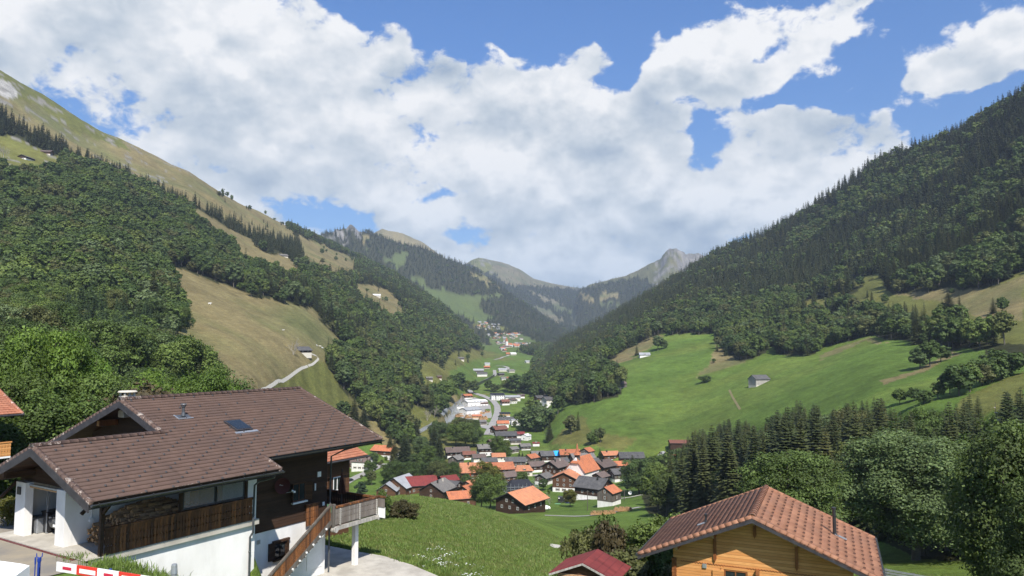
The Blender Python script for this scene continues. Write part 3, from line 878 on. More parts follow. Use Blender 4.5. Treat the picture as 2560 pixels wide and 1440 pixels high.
TOPR = [(1590, 1175), (1650, 1140), (1700, 1110), (1722, 1085), (1745, 1050), (1850, 1035), (1900, 1062), (1960, 1010), (2000, 985), (2060, 1010), (2130, 1000), (2200, 983), (2260, 1012), (2350, 1015), (2400, 990), (2440, 948), (2500, 990), (2560, 955), (2900, 930)]
TOPL = [(-500, 820), (0, 790), (90, 765), (165, 820), (210, 900), (300, 935), (335, 905), (400, 903), (440, 925), (490, 893), (560, 930), (600, 968), (700, 985), (1000, 1040)]
TREES = []      # x, y, z, height, kind(0 broad, 1 spruce, 2 larch), r
bands = [(60, 260, 6.0), (260, 700, 6.6), (700, 1400, 8.0), (1400, 2600, 10.0), (2600, 6200, 15.0)]
tr_rng = np.random.default_rng(5)
for r0, r1, s_ in bands:
    xm = r1 * math.sin(R(39)); ym = r1
    gx, gy = np.meshgrid(np.arange(-xm, xm, s_), np.arange(r0 * .7, ym, s_), indexing='ij')
    x = (gx + tr_rng.uniform(-.48, .48, gx.shape) * s_).ravel(); y = (gy + tr_rng.uniform(-.48, .48, gy.shape) * s_).ravel()
    rr = np.hypot(x, y); az = np.arctan2(x, y)
    k = (rr > r0) & (rr < r1) & (np.abs(az) < R(38.5))
    x, y, rr, az = x[k], y[k], rr[k], az[k]
    cv_ = lookup(COV, x, y); ly_ = lookup(LAY, x, y)
    nb_t = fbm(x / 60, y / 60, 3, 93)
    k = (cv_ == 2) | (((cv_ == 1) | (cv_ == 4)) & np.isin(ly_, (1, 2, 3, 5, 6)) & (rr > 380) & ~((ly_ == 1) & ((rr < 900) | (az < R(-22)))) & (tr_rng.random(len(x)) < np.where(nb_t > .28, .10, .006)))
    x, y, rr, az = x[k], y[k], rr[k], az[k]
    z = height(x, y)
    lay = lookup(LAY, x, y)
    px, py = project(x, y, z)
    n = len(x)
    n1 = fbm(x / 70, y / 70, 3, 91); u = tr_rng.random(n)
    ps = np.full(n, 0.30) + n1 * 0.7
    up = (lay == 1) & inpoly(px, py, [(-300, 150), (0, 240), (707, 570), (765, 600), (768, 668), (700, 650), (477, 530), (300, 450), (150, 400), (0, 350), (-300, 300)])
    ps = np.where(up, 1.0, ps)
    ps = np.where((lay == 1) & (px > 860) & (py < 860), 0.45 + n1 * .8, ps)
    ps = np.where((lay == 1) & ~up & (px < 640) & (py > 420), 0.02 + n1 * 0.1, ps)
    ps = np.where((lay == 2) & (py < 760) & (rr > 800), 0.74 + n1 * 1.0, ps)
    ps = np.where((lay == 2) & (rr > 1150), 0.85 + n1 * .5, ps)
    lgt = (lay == 2) & inpoly(px, py, [(1960, 600), (2130, 490), (2300, 420), (2400, 380), (2400, 430), (2300, 480), (2120, 560), (1990, 640)])
    ps = np.where(lgt, 0.12, ps)
    ps = np.where((lay == 2) & (rr < 800), 0.18 + n1 * .5, ps)
    ps = np.where((lay >= 3), 0.93, ps)
    right = (px > 1580) & (rr < 430)
    ps = np.where(right, np.where(rr > 128, 0.93, 0.14), ps)
    ps = np.where((px < 1100) & (rr < 230), 0.12, ps)
    sp = u < ps
    h = np.where(sp, tr_rng.uniform(14, 29, n), 7.5 + 12.5 * tr_rng.random(n) ** .8)
    h = np.where((lay >= 3), h * 1.0, h)
    h = np.where(right, np.where(sp, np.where(rr < 260, 33.0, 26.0), tr_rng.uniform(12, 21, n)), h)
    h = np.where(up, h * 0.8, h)
    h = np.where((lay == 2) & (px > 1560) & (py > 800), h * 0.85, h)
    # the outline of the two near woods
    for cond, top in ((right, TOPR), ((px < 1000) & (rr < 230), TOPL)):
        tpy = np.interp(px, [q[0] for q in top], [q[1] for q in top])
        b_ = (720 - tpy) / CF; tt = (CSn + b_ * CCs) / np.hypot((px - 1280) / CF, CCs - b_ * CSn)
        lim = tt * rr - z
        h = np.where(cond, np.minimum(h, lim * np.where(px < 1000, tr_rng.uniform(.55, .98, n), tr_rng.uniform(.74, 1.0, n))), h)
    kind = np.where(sp, 1, 0)
    h = np.where(lookup(COV, x, y) != 2, h * 0.62, h)
    lar = inpoly(px, py, [(140, 760), (300, 800), (420, 860), (500, 900), (520, 960), (380, 960), (200, 960), (150, 880)]) & (lay == 1) & (rr < 700)
    kind = np.where(lar & (u < .9), 2, kind)
    edge = RRm
    vis = (z + h) / rr >= lookup(TT, x, y) - 0.004
    inn = (px > -260) & (px < 2820)
    thin = (right & sp & (tr_rng.random(n) < .38)) | (tr_rng.random(n) < .10)
    k = vis & ~thin & (h > 6) & inn & (py - h / rr * CF < 1500)
    TREES.append(np.stack([x, y, z, h, kind, rr], 1)[k])
TREES = np.concatenate(TREES)
print('trees', len(TREES))
# ------------------------------------------------------------------ object helpers
def tag(o, label=None, cat=None, group=None, kind=None):
    if label: o['label'] = label
    if cat: o['category'] = cat
    if group: o['group'] = group
    if kind: o['kind'] = kind
    return o


def link(name, me, parent=None, loc=None, rz=None):
    o = bpy.data.objects.new(name, me)
    col.objects.link(o)
    if parent is not None: o.parent = parent
    if loc is not None: o.location = loc
    if rz is not None: o.rotation_euler = (0, 0, rz)
    return o


def scatter(name, label, pts, scale, protos, seed):
    """one object that carries a whole far wood"""
    pc = bpy.data.collections.new(name + '_kinds')
    for i, me in enumerate(protos):
        pc.objects.link(bpy.data.objects.new('%s_kind_%02d' % (name, i), me))
    r = np.random.default_rng(seed)
    me = bpy.data.meshes.new(name)
    me.vertices.add(len(pts)); me.vertices.foreach_set('co', np.asarray(pts[:, :3], np.float32).ravel())
    for an, ty, val in (('sc', 'FLOAT', scale), ('rz', 'FLOAT', r.uniform(0, 6.28, len(pts))), ('pi', 'INT', pts[:, 3].astype(int))):
        at_ = me.attributes.new(an, ty, 'POINT'); at_.data.foreach_set('value', np.asarray(val, np.int32 if ty == 'INT' else np.float32))
    ob = link(name, me)
    tag(ob, label, 'grass' if 'grass' in name else 'woodland', None, 'stuff')
    ng = bpy.data.node_groups.new(name + '_nodes', 'GeometryNodeTree')
    ng.interface.new_socket('Geometry', in_out='INPUT', socket_type='NodeSocketGeometry')
    ng.interface.new_socket('Geometry', in_out='OUTPUT', socket_type='NodeSocketGeometry')
    gi = ng.nodes.new('NodeGroupInput'); go = ng.nodes.new('NodeGroupOutput')
    iop = ng.nodes.new('GeometryNodeInstanceOnPoints')
    ci = ng.nodes.new('GeometryNodeCollectionInfo'); ci.inputs['Collection'].default_value = pc
    ci.inputs['Separate Children'].default_value = True; ci.inputs['Reset Children'].default_value = True
    def na(nm, dt):
        a = ng.nodes.new('GeometryNodeInputNamedAttribute'); a.data_type = dt; a.inputs['Name'].default_value = nm
        return a.outputs['Attribute']
    L_ = ng.links.new
    mp = ng.nodes.new('GeometryNodeMeshToPoints')
    L_(gi.outputs[0], mp.inputs['Mesh'])
    L_(mp.outputs[0], iop.inputs['Points']); L_(ci.outputs[0], iop.inputs['Instance'])
    iop.inputs['Pick Instance'].default_value = True
    L_(na('pi', 'INT'), iop.inputs['Instance Index'])
    cx = ng.nodes.new('ShaderNodeCombineXYZ'); L_(na('rz', 'FLOAT'), cx.inputs[2]); L_(cx.outputs[0], iop.inputs['Rotation'])
    L_(na('sc', 'FLOAT'), iop.inputs['Scale'])
    L_(iop.outputs[0], go.inputs[0])
    md = ob.modifiers.new('plants', 'NODES'); md.node_group = ng
    return ob


# near prototypes with separate crown and trunk meshes
def split_pair(nm, pair, lm):
    return (pair[0].mesh(nm + '_crown', [lm]), pair[1].mesh(nm + '_trunk', [m_bark], smooth=True))


HI_B = [(h, split_pair('broadleaf', broadleaf(200 + i, h, w, nlf, sz, nl, th), m_leaf)) for i, (h, w, sz, nl, th, nlf) in
        enumerate(((18, 13.5, .20, 52, .10, 24000), (16, 12, .19, 42, .12, 22000), (20, 13, .20, 56, .14, 26000), (14, 12, .18, 38, .08, 20000), (17, 11, .20, 44, .16, 20000)))]
NEAR_B = [(h, split_pair('broadleaf_large', broadleaf(260 + i, h, w, nlf, sz, nl, th), m_leaf)) for i, (h, w, sz, nl, th, nlf) in
          enumerate(((27, 17, .165, 95, .07, 75000), (24, 16, .16, 85, .09, 65000), (30, 17, .17, 100, .08, 80000)))]
HI_S = [(24, split_pair('spruce', spruce(220 + i, 24, 8.6 + i * .6, 40, 12, 5, 0.80, 0.03, 0.8), m_needle)) for i in range(4)]
HI_L = [(20, split_pair('larch', spruce(230 + i, 20, 6.5, 34, 9, 3, 0.8, .06), m_larch)) for i in range(2)]


def recolor(pair, lm):
    c_ = pair[1][0].copy(); c_.materials[0] = lm
    return (pair[0], (c_, pair[1][1]))


HI_BRIGHT = [recolor(NEAR_B[i], m_leaf_bright) for i in (0, 1, 2)]
SHED_BRIGHT = [recolor(HI_B[1], m_leaf)]
m_leaf_silver = foliage_mat('silver_leaves', [(0.100, 0.142, 0.050), (0.112, 0.152, 0.058)], 0.25)
m_leaf_dark = foliage_mat('dark_leaves', [(0.060, 0.088, 0.022), (0.075, 0.108, 0.026)], 0.2)  # dark green leaf colour for the trees at the right edge
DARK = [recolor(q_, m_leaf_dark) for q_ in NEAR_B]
SILVER = [recolor(NEAR_B[0], m_leaf_silver)]
HI_OLIVE = [recolor(HI_B[i], m_leaf_olive) for i in (1,)]
HI_BROWN = [recolor(HI_B[i], m_brown_leaf) for i in (3,)]
HI_THUJA = [(3.0, split_pair('thuja', broadleaf(250, 3.0, 1.9, 5000, 0.09, 14, 0.02), m_thuja))]
HI_SHRUB = [(3.0, split_pair('shrub', broadleaf(251 + i, 3.0, 4.2, 6500, 0.10, 22, 0.02), m_leaf)) for i in range(2)]
HI_SHRUB_BROWN = [recolor(HI_SHRUB[0], m_brown_leaf)]
MIDSETS = {0: (15.5, MID_B), 1: (24, MID_S), 2: (20, LARCH)}
pr = random.Random(3)


def plant_parts(name, loc, h, proto, label, group=None, cat='tree', wide=1.0):
    """tree > crown, trunk"""
    ph, (cm, tm) = proto
    e = link(name, None, loc=tuple(loc), rz=pr.uniform(0, 6.28))
    e.empty_display_size = 0.5
    s_ = h / ph
    e.scale = (s_ * wide, s_ * wide, s_)
    link('crown', cm, e); link('trunk', tm, e)
    tag(e, label, cat, group)
    return e


def plant_one(name, loc, h, me, ph, label, group=None, cat='tree', wide=1.0):
    o = link(name, me, loc=tuple(loc), rz=pr.uniform(0, 6.28))
    o.scale = (h / ph * wide, h / ph * wide, h / ph)
    tag(o, label, cat, group)
    return o


def region(x, y, z, kind, lay, px, py, r):
    nm = {0: 'broad leafed tree', 1: 'dark spruce', 2: 'slender pale green larch'}[kind]
    pl = {0: 'broad leafed trees', 1: 'dark spruces', 2: 'pale green larches'}[kind]
    if px > 1580 and r < 430: w = 'in the thick wood behind the orange timber chalet'
    elif px < 1000 and r < 260: w = 'in the wooded ravine behind the brown tiled roof'
    elif lay == 1 and px < 560: w = 'on the wooded slope left of the dry pasture'
    elif lay == 1: w = 'on the steep wooded spur right of the dry pasture'
    elif lay == 2 and px > 1560: w = 'in the belt of trees above the bright green meadow'
    elif px > 1280: w = 'on the wooded knoll left of the bright green meadow'
    else: w = 'in the strip of trees along the stream left of the village'
    return '%s %s' % (nm, w), '%s %s' % (pl, w)


app = TREES[:, 3] / TREES[:, 5]
order = np.argsort(-app)
CAP = {0: 190, 1: 265, 2: 240}
cnt = {0: 0, 1: 0, 2: 0}
rest = {0: [], 1: [], 2: []}
NAMES = {0: 'broadleaf_tree', 1: 'spruce_tree', 2: 'larch_tree'}
lay_t = lookup(LAY, TREES[:, 0], TREES[:, 1]); px_t, py_t = project(TREES[:, 0], TREES[:, 1], TREES[:, 2])
tanv = lookup(TT, TREES[:, 0], TREES[:, 1])
for i in order:
    x, y, z, h, k, r_ = TREES[i]; k = int(k)
    seen = (z + h * .9) / r_ >= tanv[i] and -60 < px_t[i] < 2620
    if cnt[k] < CAP[k] and seen:
        cnt[k] += 1
        lb, gp = region(x, y, z, k, lay_t[i], px_t[i], py_t[i], r_)
        ap = app[i] * CF
        wide = pr.uniform(.88, 1.15)
        if ap > 75:
            st = {0: NEAR_B if h > 21 else HI_B, 1: HI_S, 2: HI_L}[k]
            plant_parts(NAMES[k], (x, y, z), h, st[pr.randrange(len(st))], lb, gp, wide=wide)
        else:
            ph, st = MIDSETS[k]
            plant_one(NAMES[k], (x, y, z), h, st[pr.randrange(len(st))], ph, lb, gp, wide=wide)
    else:
        rest[k].append(i)
print('individuals', cnt, 'rest', {k: len(v) for k, v in rest.items()})
r_s = np.random.default_rng(44)
for k, nm, lb in ((0, 'broadleaf_woods', 'broad leafed woodland covering the valley sides'), (1, 'spruce_woods', 'dark spruce woodland covering the mountainsides'), (2, 'larch_wood', 'pale green larch plantation on the slope left of the dry pasture')):
    idx = np.array(rest[k], int)
    if not len(idx):
        continue
    T_ = TREES[idx]
    ph, mids = MIDSETS[k]
    lows = {0: LOW_B, 1: LOW_S, 2: LARCH[:1]}[k]
    protos = mids + lows
    fardist = T_[:, 5] > (900 if k else 1000)
    pi = np.where(fardist, len(mids) + r_s.integers(0, len(lows), len(T_)), r_s.integers(0, len(mids), len(T_)))
    scatter(nm, lb, np.stack([T_[:, 0], T_[:, 1], T_[:, 2], pi], 1), T_[:, 3] / (24 if k == 1 else (20 if k == 2 else 15)), protos, 9 + k)

# ------------------------------------------------------------------ single trees and shrubs
def px_h(p, top_py, base_py):
    """height in metres of something seen between two rows of the photograph at point p"""
    r = math.hypot(p[0], p[1])
    px, _ = project(p[0], p[1], p[2])
    _, t = tan_az(float(px), top_py)
    return t * r - p[2]


def lone(name, px, by, ty, protos, label, group=None, cat='tree', wide=1.0, rmin=20, r=None):
    p = at_r(px, by, r) if r else hit(px, by, rmin)
    h = px_h(p, ty, by)
    ap = h / math.hypot(p[0], p[1]) * CF
    pr0 = protos[pr.randrange(len(protos))]
    if isinstance(pr0, tuple):
        return plant_parts(name, p - (0, 0, .1), h, pr0, label, group, cat, wide)
    ph = {id(m): 15.5 for m in MID_B}; ph.update({id(m): 24 for m in MID_S})
    return plant_one(name, p - (0, 0, .1), h, pr0, ph.get(id(pr0), 15), label, group, cat, wide)
S, B = MID_S, MID_B
lone('spruce_tree', 2373, 792, 722, HI_S, 'tall dark spruce standing alone on the dry pasture below the right forest', wide=1.5)
lone('spruce_tree', 2357, 790, 745, S, 'smaller spruce leaning against the tall one on the dry pasture', wide=1.5)
lone('spruce_tree', 2484, 783, 741, S, 'small spruce alone at the far right of the dry pasture', wide=1.7)
for x_, b_, t_ in ((2262, 800, 752), (2290, 802, 757), (2222, 790, 755), (2180, 760, 725)):
    lone('spruce_tree', x_, b_, t_, S, 'dark spruce at the upper edge of the belt under the dry pasture', 'spruces along the upper edge of the belt', wide=1.5)
for x_, b_, t_, w_ in ((2300, 922, 862, 1.15), (2325, 918, 850, 1.1), (2352, 905, 858, 1.3)):
    lone('broadleaf_tree', x_, b_, t_, B, 'round dark tree in the small clump standing in the bright green meadow', 'trees of the clump in the meadow', wide=w_)
for x_, b_, t_ in ((2250, 1012, 975), (2285, 1003, 965), (2310, 1010, 968), (2345, 998, 955), (2375, 985, 935), (2398, 990, 905), (2425, 980, 905), (2455, 965, 900), (2480, 955, 880), (2505, 945, 860)):
    lone('broadleaf_tree', x_, b_, t_, B, 'broad leafed tree in the row climbing the right edge of the meadow', 'row of trees at the right edge of the meadow', wide=1.15)
lone('shrub', 1764, 956, 935, B, 'round reddish green shrub alone on the meadow left of the grey barn', cat='shrub', wide=1.5)
lone('shrub', 1784, 908, 896, B, 'tiny dark shrub on the dry patch above the meadow', cat='shrub', wide=1.4)
lone('spruce_tree', 1592, 889, 856, S, 'slim conifer standing beside the little grey hut at the meadow top', wide=1.3)
lone('broadleaf_tree', 1645, 876, 842, B, 'round tree on the dry strip above the meadow', wide=1.2)
lone('broadleaf_tree', 1660, 872, 848, B, 'smaller tree touching the round one on the dry strip', wide=1.1)
lone('spruce_tree', 1374, 1102, 1045, S, 'dark conifer standing at the foot of the bright meadow', wide=1.7)
for x_, b_, t_ in ((1318, 1072, 1018), (1338, 1080, 1002), (1352, 1070, 1010), (1330, 1050, 990), (1372, 1060, 1018), (1395, 1035, 992)):
    lone('broadleaf_tree', x_, b_, t_, B, 'tree in the clump between the valley houses and the meadow', 'clump of trees between the valley houses and meadow', wide=1.1)
for x_, b_, t_ in ((1278, 982, 945), (1290, 985, 940), (1302, 980, 948), (1318, 978, 938), (1330, 985, 925), (1262, 978, 952), (1220, 978, 950), (1236, 980, 955)):
    lone('broadleaf_tree', x_, b_, t_, B, 'tree in the row behind the dark roofed valley houses', 'row of trees behind the valley houses', wide=1.1)
for x_, b_, t_ in ((1184, 985, 952), (1150, 975, 935), (1165, 980, 945), (1135, 985, 940), (1118, 1000, 945), (1104, 1012, 950)):
    lone('broadleaf_tree', x_, b_, t_, B, 'tree in the clump beside the road above the saw mill', 'clump of trees above the saw mill', wide=1.15)
lone('spruce_tree', 885, 1072, 992, HI_S, 'tall dark spruce rising behind the right end of the brown roof', wide=1.5, rmin=200)
lone('spruce_tree', 909, 1075, 1012, HI_S, 'shorter spruce just right of the tall one behind the roof', wide=1.5, rmin=200)
lone('broadleaf_tree', 858, 1055, 1003, B, 'rounded dark tree just left of the tall spruce behind the roof', wide=1.1, rmin=200)
VS = [(1010, 1195, 1078), (985, 1170, 1095), (1085, 1138, 1058), (1098, 1150, 1085), (1018, 1160, 1085), (975, 1140, 1085), (1040, 1120, 1040)]
for x_, b_, t_ in VS:
    lone('spruce_tree', x_, b_, t_, HI_S, 'dark spruce in the copse left of the village', 'spruces of the copse left of the village', wide=1.35, rmin=200)
for x_, b_, t_ in ((1050, 1150, 1085), (1070, 1165, 1110), (1035, 1180, 1130), (985, 1210, 1150), (1015, 1212, 1150), (1040, 1200, 1155), (1140, 1115, 1055), (1165, 1120, 1050), (1185, 1118, 1065), (1150, 1100, 1040), (1095, 1110, 1050), (932, 1165, 1130), (1185, 1085, 1045)):
    lone('broadleaf_tree', x_, b_, t_, HI_B, 'leafy tree in the copse left of the village', 'leafy trees of the copse left of the village', wide=1.15, rmin=200)
for x_, b_, t_ in ((1075, 1212, 1150), (1100, 1215, 1148), (1125, 1212, 1152), (1090, 1185, 1140)):
    lone('broadleaf_tree', x_, b_, t_, HI_B, 'dark leafy tree between the grey and red roofs and the orange farmhouse', 'leafy trees beside the orange farmhouse', wide=1.2, rmin=200)
lone('broadleaf_tree', 1218, 1235, 1148, HI_OLIVE, 'yellowing tree in front of the orange farmhouse', wide=1.05, r=370)
lone('broadleaf_tree', 1226, 1262, 1178, HI_B, 'large dark green tree below the yellowing one at the village edge', wide=1.1, r=318)
lone('broadleaf_tree', 1203, 1258, 1200, HI_B, 'smaller dark tree at the left foot of the large village tree', wide=1.1, r=322)
lone('broadleaf_tree', 1306, 1212, 1176, HI_B, 'small round tree in front of the hipped orange roof', wide=1.3, rmin=200)
lone('broadleaf_tree', 1245, 1148, 1085, HI_B, 'tall open tree behind the grey roofed chalet by the meadow', wide=1.0, rmin=200)
lone('broadleaf_tree', 1262, 1150, 1112, HI_B, 'low spreading tree right of the grey roofed chalet', wide=1.3, rmin=200)
for x_, b_, t_ in ((1298, 1145, 1125), (1306, 1146, 1128), (1327, 1143, 1128)):
    lone('spruce_tree', x_, b_, t_, S, 'short conifer in the little row at the hayfield edge', 'short conifers at the hayfield edge', wide=1.6, rmin=200)
lone('spruce_tree', 1346, 1205, 1180, S, 'little spruce on the lawn behind the scaffolded roof', wide=1.5, rmin=200)
lone('broadleaf_tree', 1425, 1268, 1220, HI_OLIVE, 'crooked fruit tree on the lawn in front of the wooden house', wide=1.0, rmin=200)
lone('broadleaf_tree', 1450, 1222, 1192, HI_B, 'leafy tree right of the wooden house gable', wide=1.2, rmin=200)
lone('broadleaf_tree', 1494, 1192, 1166, HI_B, 'small round tree beside the church nave', wide=1.4, rmin=200)
lone('broadleaf_tree', 1415, 1150, 1128, HI_B, 'small tree between the blue tarpaulin roof and the church', wide=1.3, rmin=200)
lone('spruce_tree', 1500, 1150, 1118, S, 'slim conifer among the roofs right of the church spire', wide=1.4, rmin=200)
for x_, b_, t_ in ((1575, 1215, 1160), (1598, 1235, 1140), (1560, 1200, 1165), (1620, 1215, 1150), (1590, 1190, 1150), (1640, 1180, 1135)):
    lone('broadleaf_tree', x_, b_, t_, HI_B, 'leafy tree where the right wood meets the village', 'leafy trees where the wood meets the village', wide=1.15, rmin=200)
lone('spruce_tree', 1582, 1205, 1135, HI_S, 'slender conifer at the village end of the right wood', wide=1.3, rmin=200)
# near shrubs and trees
lone('shrub', 1010, 1298, 1252, HI_SHRUB_BROWN, 'brownish round shrub on the near green slope', cat='shrub', wide=1.15)
lone('thuja', 902, 1240, 1200, HI_THUJA, 'dark pointed evergreen shrub behind the balcony', cat='shrub', rmin=40, wide=1.3)
lone('shrub', 950, 1300, 1225, HI_SHRUB, 'dark green shrub hidden behind the balcony corner', cat='shrub', wide=.5)
lone('shrub', 1530, 1395, 1308, HI_SHRUB_BROWN, 'tall rust tinged shrub behind the small red roofed shed', cat='shrub', wide=.5, r=53)
lone('shrub', 1455, 1385, 1318, HI_SHRUB, 'light green shrub left of the rust tinged one behind the shed', cat='shrub', wide=.5, r=56)
lone('shrub', 1500, 1392, 1298, HI_SHRUB, 'thin upright shrub in the middle of the shrubs behind the shed', cat='shrub', wide=.5, r=57)
lone('broadleaf_tree', 1662, 1440, 1268, SHED_BRIGHT, 'full green tree beside the left eave of the orange timber chalet', wide=1.0, r=52)
lone('broadleaf_tree', 1650, 1440, 1330, HI_B, 'darker tree under the left eave of the orange timber chalet', wide=1.0, r=49)
lone('shrub', 1600, 1438, 1385, HI_SHRUB, 'low shrub between the shed and the orange timber chalet', cat='shrub', wide=1.1, r=48)
lone('broadleaf_tree', 2290, 1400, 1052, SILVER, 'huge silvery green maple standing at the front of the right wood', wide=1.45)
lone('broadleaf_tree', 1985, 1390, 1100, NEAR_B[:1], 'tall tree just left of the chimney pipe of the orange chalet', wide=1.2, r=98)
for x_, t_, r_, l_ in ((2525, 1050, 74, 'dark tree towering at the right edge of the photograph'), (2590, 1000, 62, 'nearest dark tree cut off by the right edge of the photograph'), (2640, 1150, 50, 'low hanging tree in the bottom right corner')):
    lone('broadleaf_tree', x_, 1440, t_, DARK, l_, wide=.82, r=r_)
lone('dead_spruce', 2505, 1330, 1000, [(24, split_pair('dead_spruce', spruce(300, 24, 6, 20, 5, 2, .4, dead=True), m_deadwood))], 'grey dying spruce at the right edge of the wood', r=140)
# ravine trees behind the brown roof
for x_, t_, r_, st_, l_, w_ in (
    (70, 768, 96, HI_BRIGHT, 'tall yellow green tree rising at the left edge behind the roof', .62), (150, 800, 100, HI_BRIGHT, 'second yellow green tree leaning right beside the tallest one', .62),
    (20, 900, 80, NEAR_B, 'dark tree in front of the tall yellow green one', .8), (200, 890, 92, NEAR_B, 'dark broad tree right of the yellow green pair', .85),
    (385, 903, 112, HI_BRIGHT[1:2], 'round bright green tree above the stone chimney', .75), (500, 893, 118, HI_BRIGHT[2:], 'bright green tree at the right end of the ravine trees', .8),
    (560, 925, 122, NEAR_B, 'darker tree half behind the bright one at the ravine end', .8), (300, 950, 86, HI_BROWN, 'brownish tree above the upper gable', 1.0), (250, 985, 80, NEAR_B, 'leafy tree touching the upper gable', 1.2),
    (130, 960, 78, NEAR_B, 'leafy tree between the neighbour roof and the gable', 1.2), (620, 965, 120, HI_BRIGHT[:1], 'low green tree at the edge of the dry pasture above the roof', .8)):
    lone('broadleaf_tree', x_, 1440, t_, st_, l_, wide=w_, r=r_)
for j_, (x_, b_, t_, l_) in enumerate(((733, 887, 836, 'dark gaunt tree beside the pasture barn'), (8, 402, 345, 'spreading grey tree on the high left pasture'), (1375, 1262, 1225, 'bare grey tree beside the black trailer'),
                         (275, 985, 925, 'bare grey branches in the ravine above the gable'), (1085, 1045, 1005, 'bare pale trunk on the bank left of the saw mill'), (1068, 1052, 1012, 'second bare trunk on the bank left of the saw mill'))):
    p_ = hit(x_, b_, 60) if j_ != 3 else at_r(275, 985, 100)
    h_ = px_h(p_, t_, b_)
    o_ = link('bare_tree', BARE[j_ % 2], loc=tuple(p_), rz=j_ * 1.3); s_ = h_ / 11.0; o_.scale = (s_, s_, s_)
    tag(o_, l_, 'tree')
# ------------------------------------------------------------------ building materials
def plain(name, c1, c2=None, scale=3.0, rough=0.8, spec=0.25, stretch_=(1, 1, 1), bstr=0.0, metal=0.0, detail=5):
    m, t, b, o = mat(name)
    p = objco(t)
    if stretch_ != (1, 1, 1):
        p = t.v('MULTIPLY', p, stretch_)
    n = t.noise(p, scale, detail, 0.62)
    c2 = c2 or tuple(min(1, q * 1.25) for q in c1)
    t.put(b.inputs['Base Color'], t.mix(t.ss(n, 0.3, 0.7), c1, c2))
    b.inputs['Roughness'].default_value = rough
    b.inputs['Specular IOR Level'].default_value = spec
    b.inputs['Metallic'].default_value = metal
    if bstr:
        bump(t, b, n, bstr, 0.02)
    return m


def wood_boards(name, c1, c2, c3, width=0.16, axis=2, amount=0.5):
    """weathered timber: horizontal (axis 2) or vertical (axis 0/1) boards with grain and dark joints"""
    m, t, b, o = mat(name)
    p = objco(t)
    sp = t.n('ShaderNodeSeparateXYZ'); t.put(sp.inputs[0], p)
    q = sp.outputs[2] if axis == 2 else t.m('ADD', sp.outputs[0], sp.outputs[1])
    qq = t.m('DIVIDE', q, width)
    idx = t.m('FLOOR', qq); fr = t.m('FRACT', qq)
    wn = t.n('ShaderNodeTexWhiteNoise', noise_dimensions='1D'); t.put(wn.inputs['W'], idx)
    st = (0.7, 0.7, 9) if axis == 2 else (9, 9, 0.7)
    gr = t.noise(t.v('MULTIPLY', p, st), 3.0, 6, 0.65, 0.4)
    blot = t.noise(p, 0.8, 4, 0.6)
    c_ = t.mix(wn.outputs[0], c1, c2)
    c_ = t.mix(t.m('MULTIPLY', t.ss(gr, 0.42, 0.75), amount), c_, c3)
    c_ = t.mix(t.m('MULTIPLY', t.ss(blot, 0.45, 0.8), 0.45), c_, c3)
    kn = t.n('ShaderNodeTexVoronoi'); t.put(kn.inputs['Vector'], t.v('MULTIPLY', p, (2.2, 2.2, 3.4))); kn.inputs['Scale'].default_value = 1.0
    c_ = t.v('SCALE', c_, sc=t.ss(kn.outputs['Distance'], 0.03, 0.075, 0.45, 1.0))
    joint = t.m('MULTIPLY', t.ss(fr, 0.0, 0.07), t.ss(fr, 1.0, 0.93))
    c_ = t.v('SCALE', c_, sc=t.m('MULTIPLY_ADD', joint, 0.65, 0.35))
    t.put(b.inputs['Base Color'], c_)
    b.inputs['Roughness'].default_value = 0.7
    bump(t, b, t.m('ADD', joint, t.m('MULTIPLY', gr, 0.3)), 0.6, 0.02)
    return m


def tiles(name, c1, c2, c3, course=0.34, wdt=0.3, var=1.0):
    """far roofs: tile courses across the slope with per tile variation"""
    m, t, b, o = mat(name)
    p = objco(t)
    sp = t.n('ShaderNodeSeparateXYZ'); t.put(sp.inputs[0], p)
    a = t.m('DIVIDE', sp.outputs[1], course); fr = t.m('FRACT', a)
    cv = t.n('ShaderNodeCombineXYZ'); t.put(cv.inputs[0], t.m('FLOOR', t.m('DIVIDE', sp.outputs[0], wdt))); t.put(cv.inputs[1], t.m('FLOOR', a))
    wn = t.n('ShaderNodeTexWhiteNoise', noise_dimensions='2D'); t.put(wn.inputs['Vector'], cv.outputs[0])
    oi = t.n('ShaderNodeObjectInfo')
    c_ = t.mix(t.m('MULTIPLY', wn.outputs[0], var), c1, c2)
    c_ = t.mix(t.m('MULTIPLY', t.ss(t.noise(p, 0.5, 6, 0.7), 0.38, 0.72), 0.8), c_, c3)
    stn = t.ss(t.noise(t.v('MULTIPLY', p, (1.2, .25, .25)), 1.0, 4, 0.6), .5, .75)
    c_ = t.v('SCALE', c_, sc=t.m('MULTIPLY_ADD', stn, -.28, 1.0))
    c_ = t.v('SCALE', c_, sc=t.m('MULTIPLY_ADD', oi.outputs['Random'], 0.3, 0.85))
    c_ = t.v('SCALE', c_, sc=t.ss(fr, 0.0, 0.2, 0.72, 1.0))
    t.put(b.inputs['Base Color'], c_)
    b.inputs['Roughness'].default_value = 0.75
    bump(t, b, fr, 0.5, 0.05)
    return m


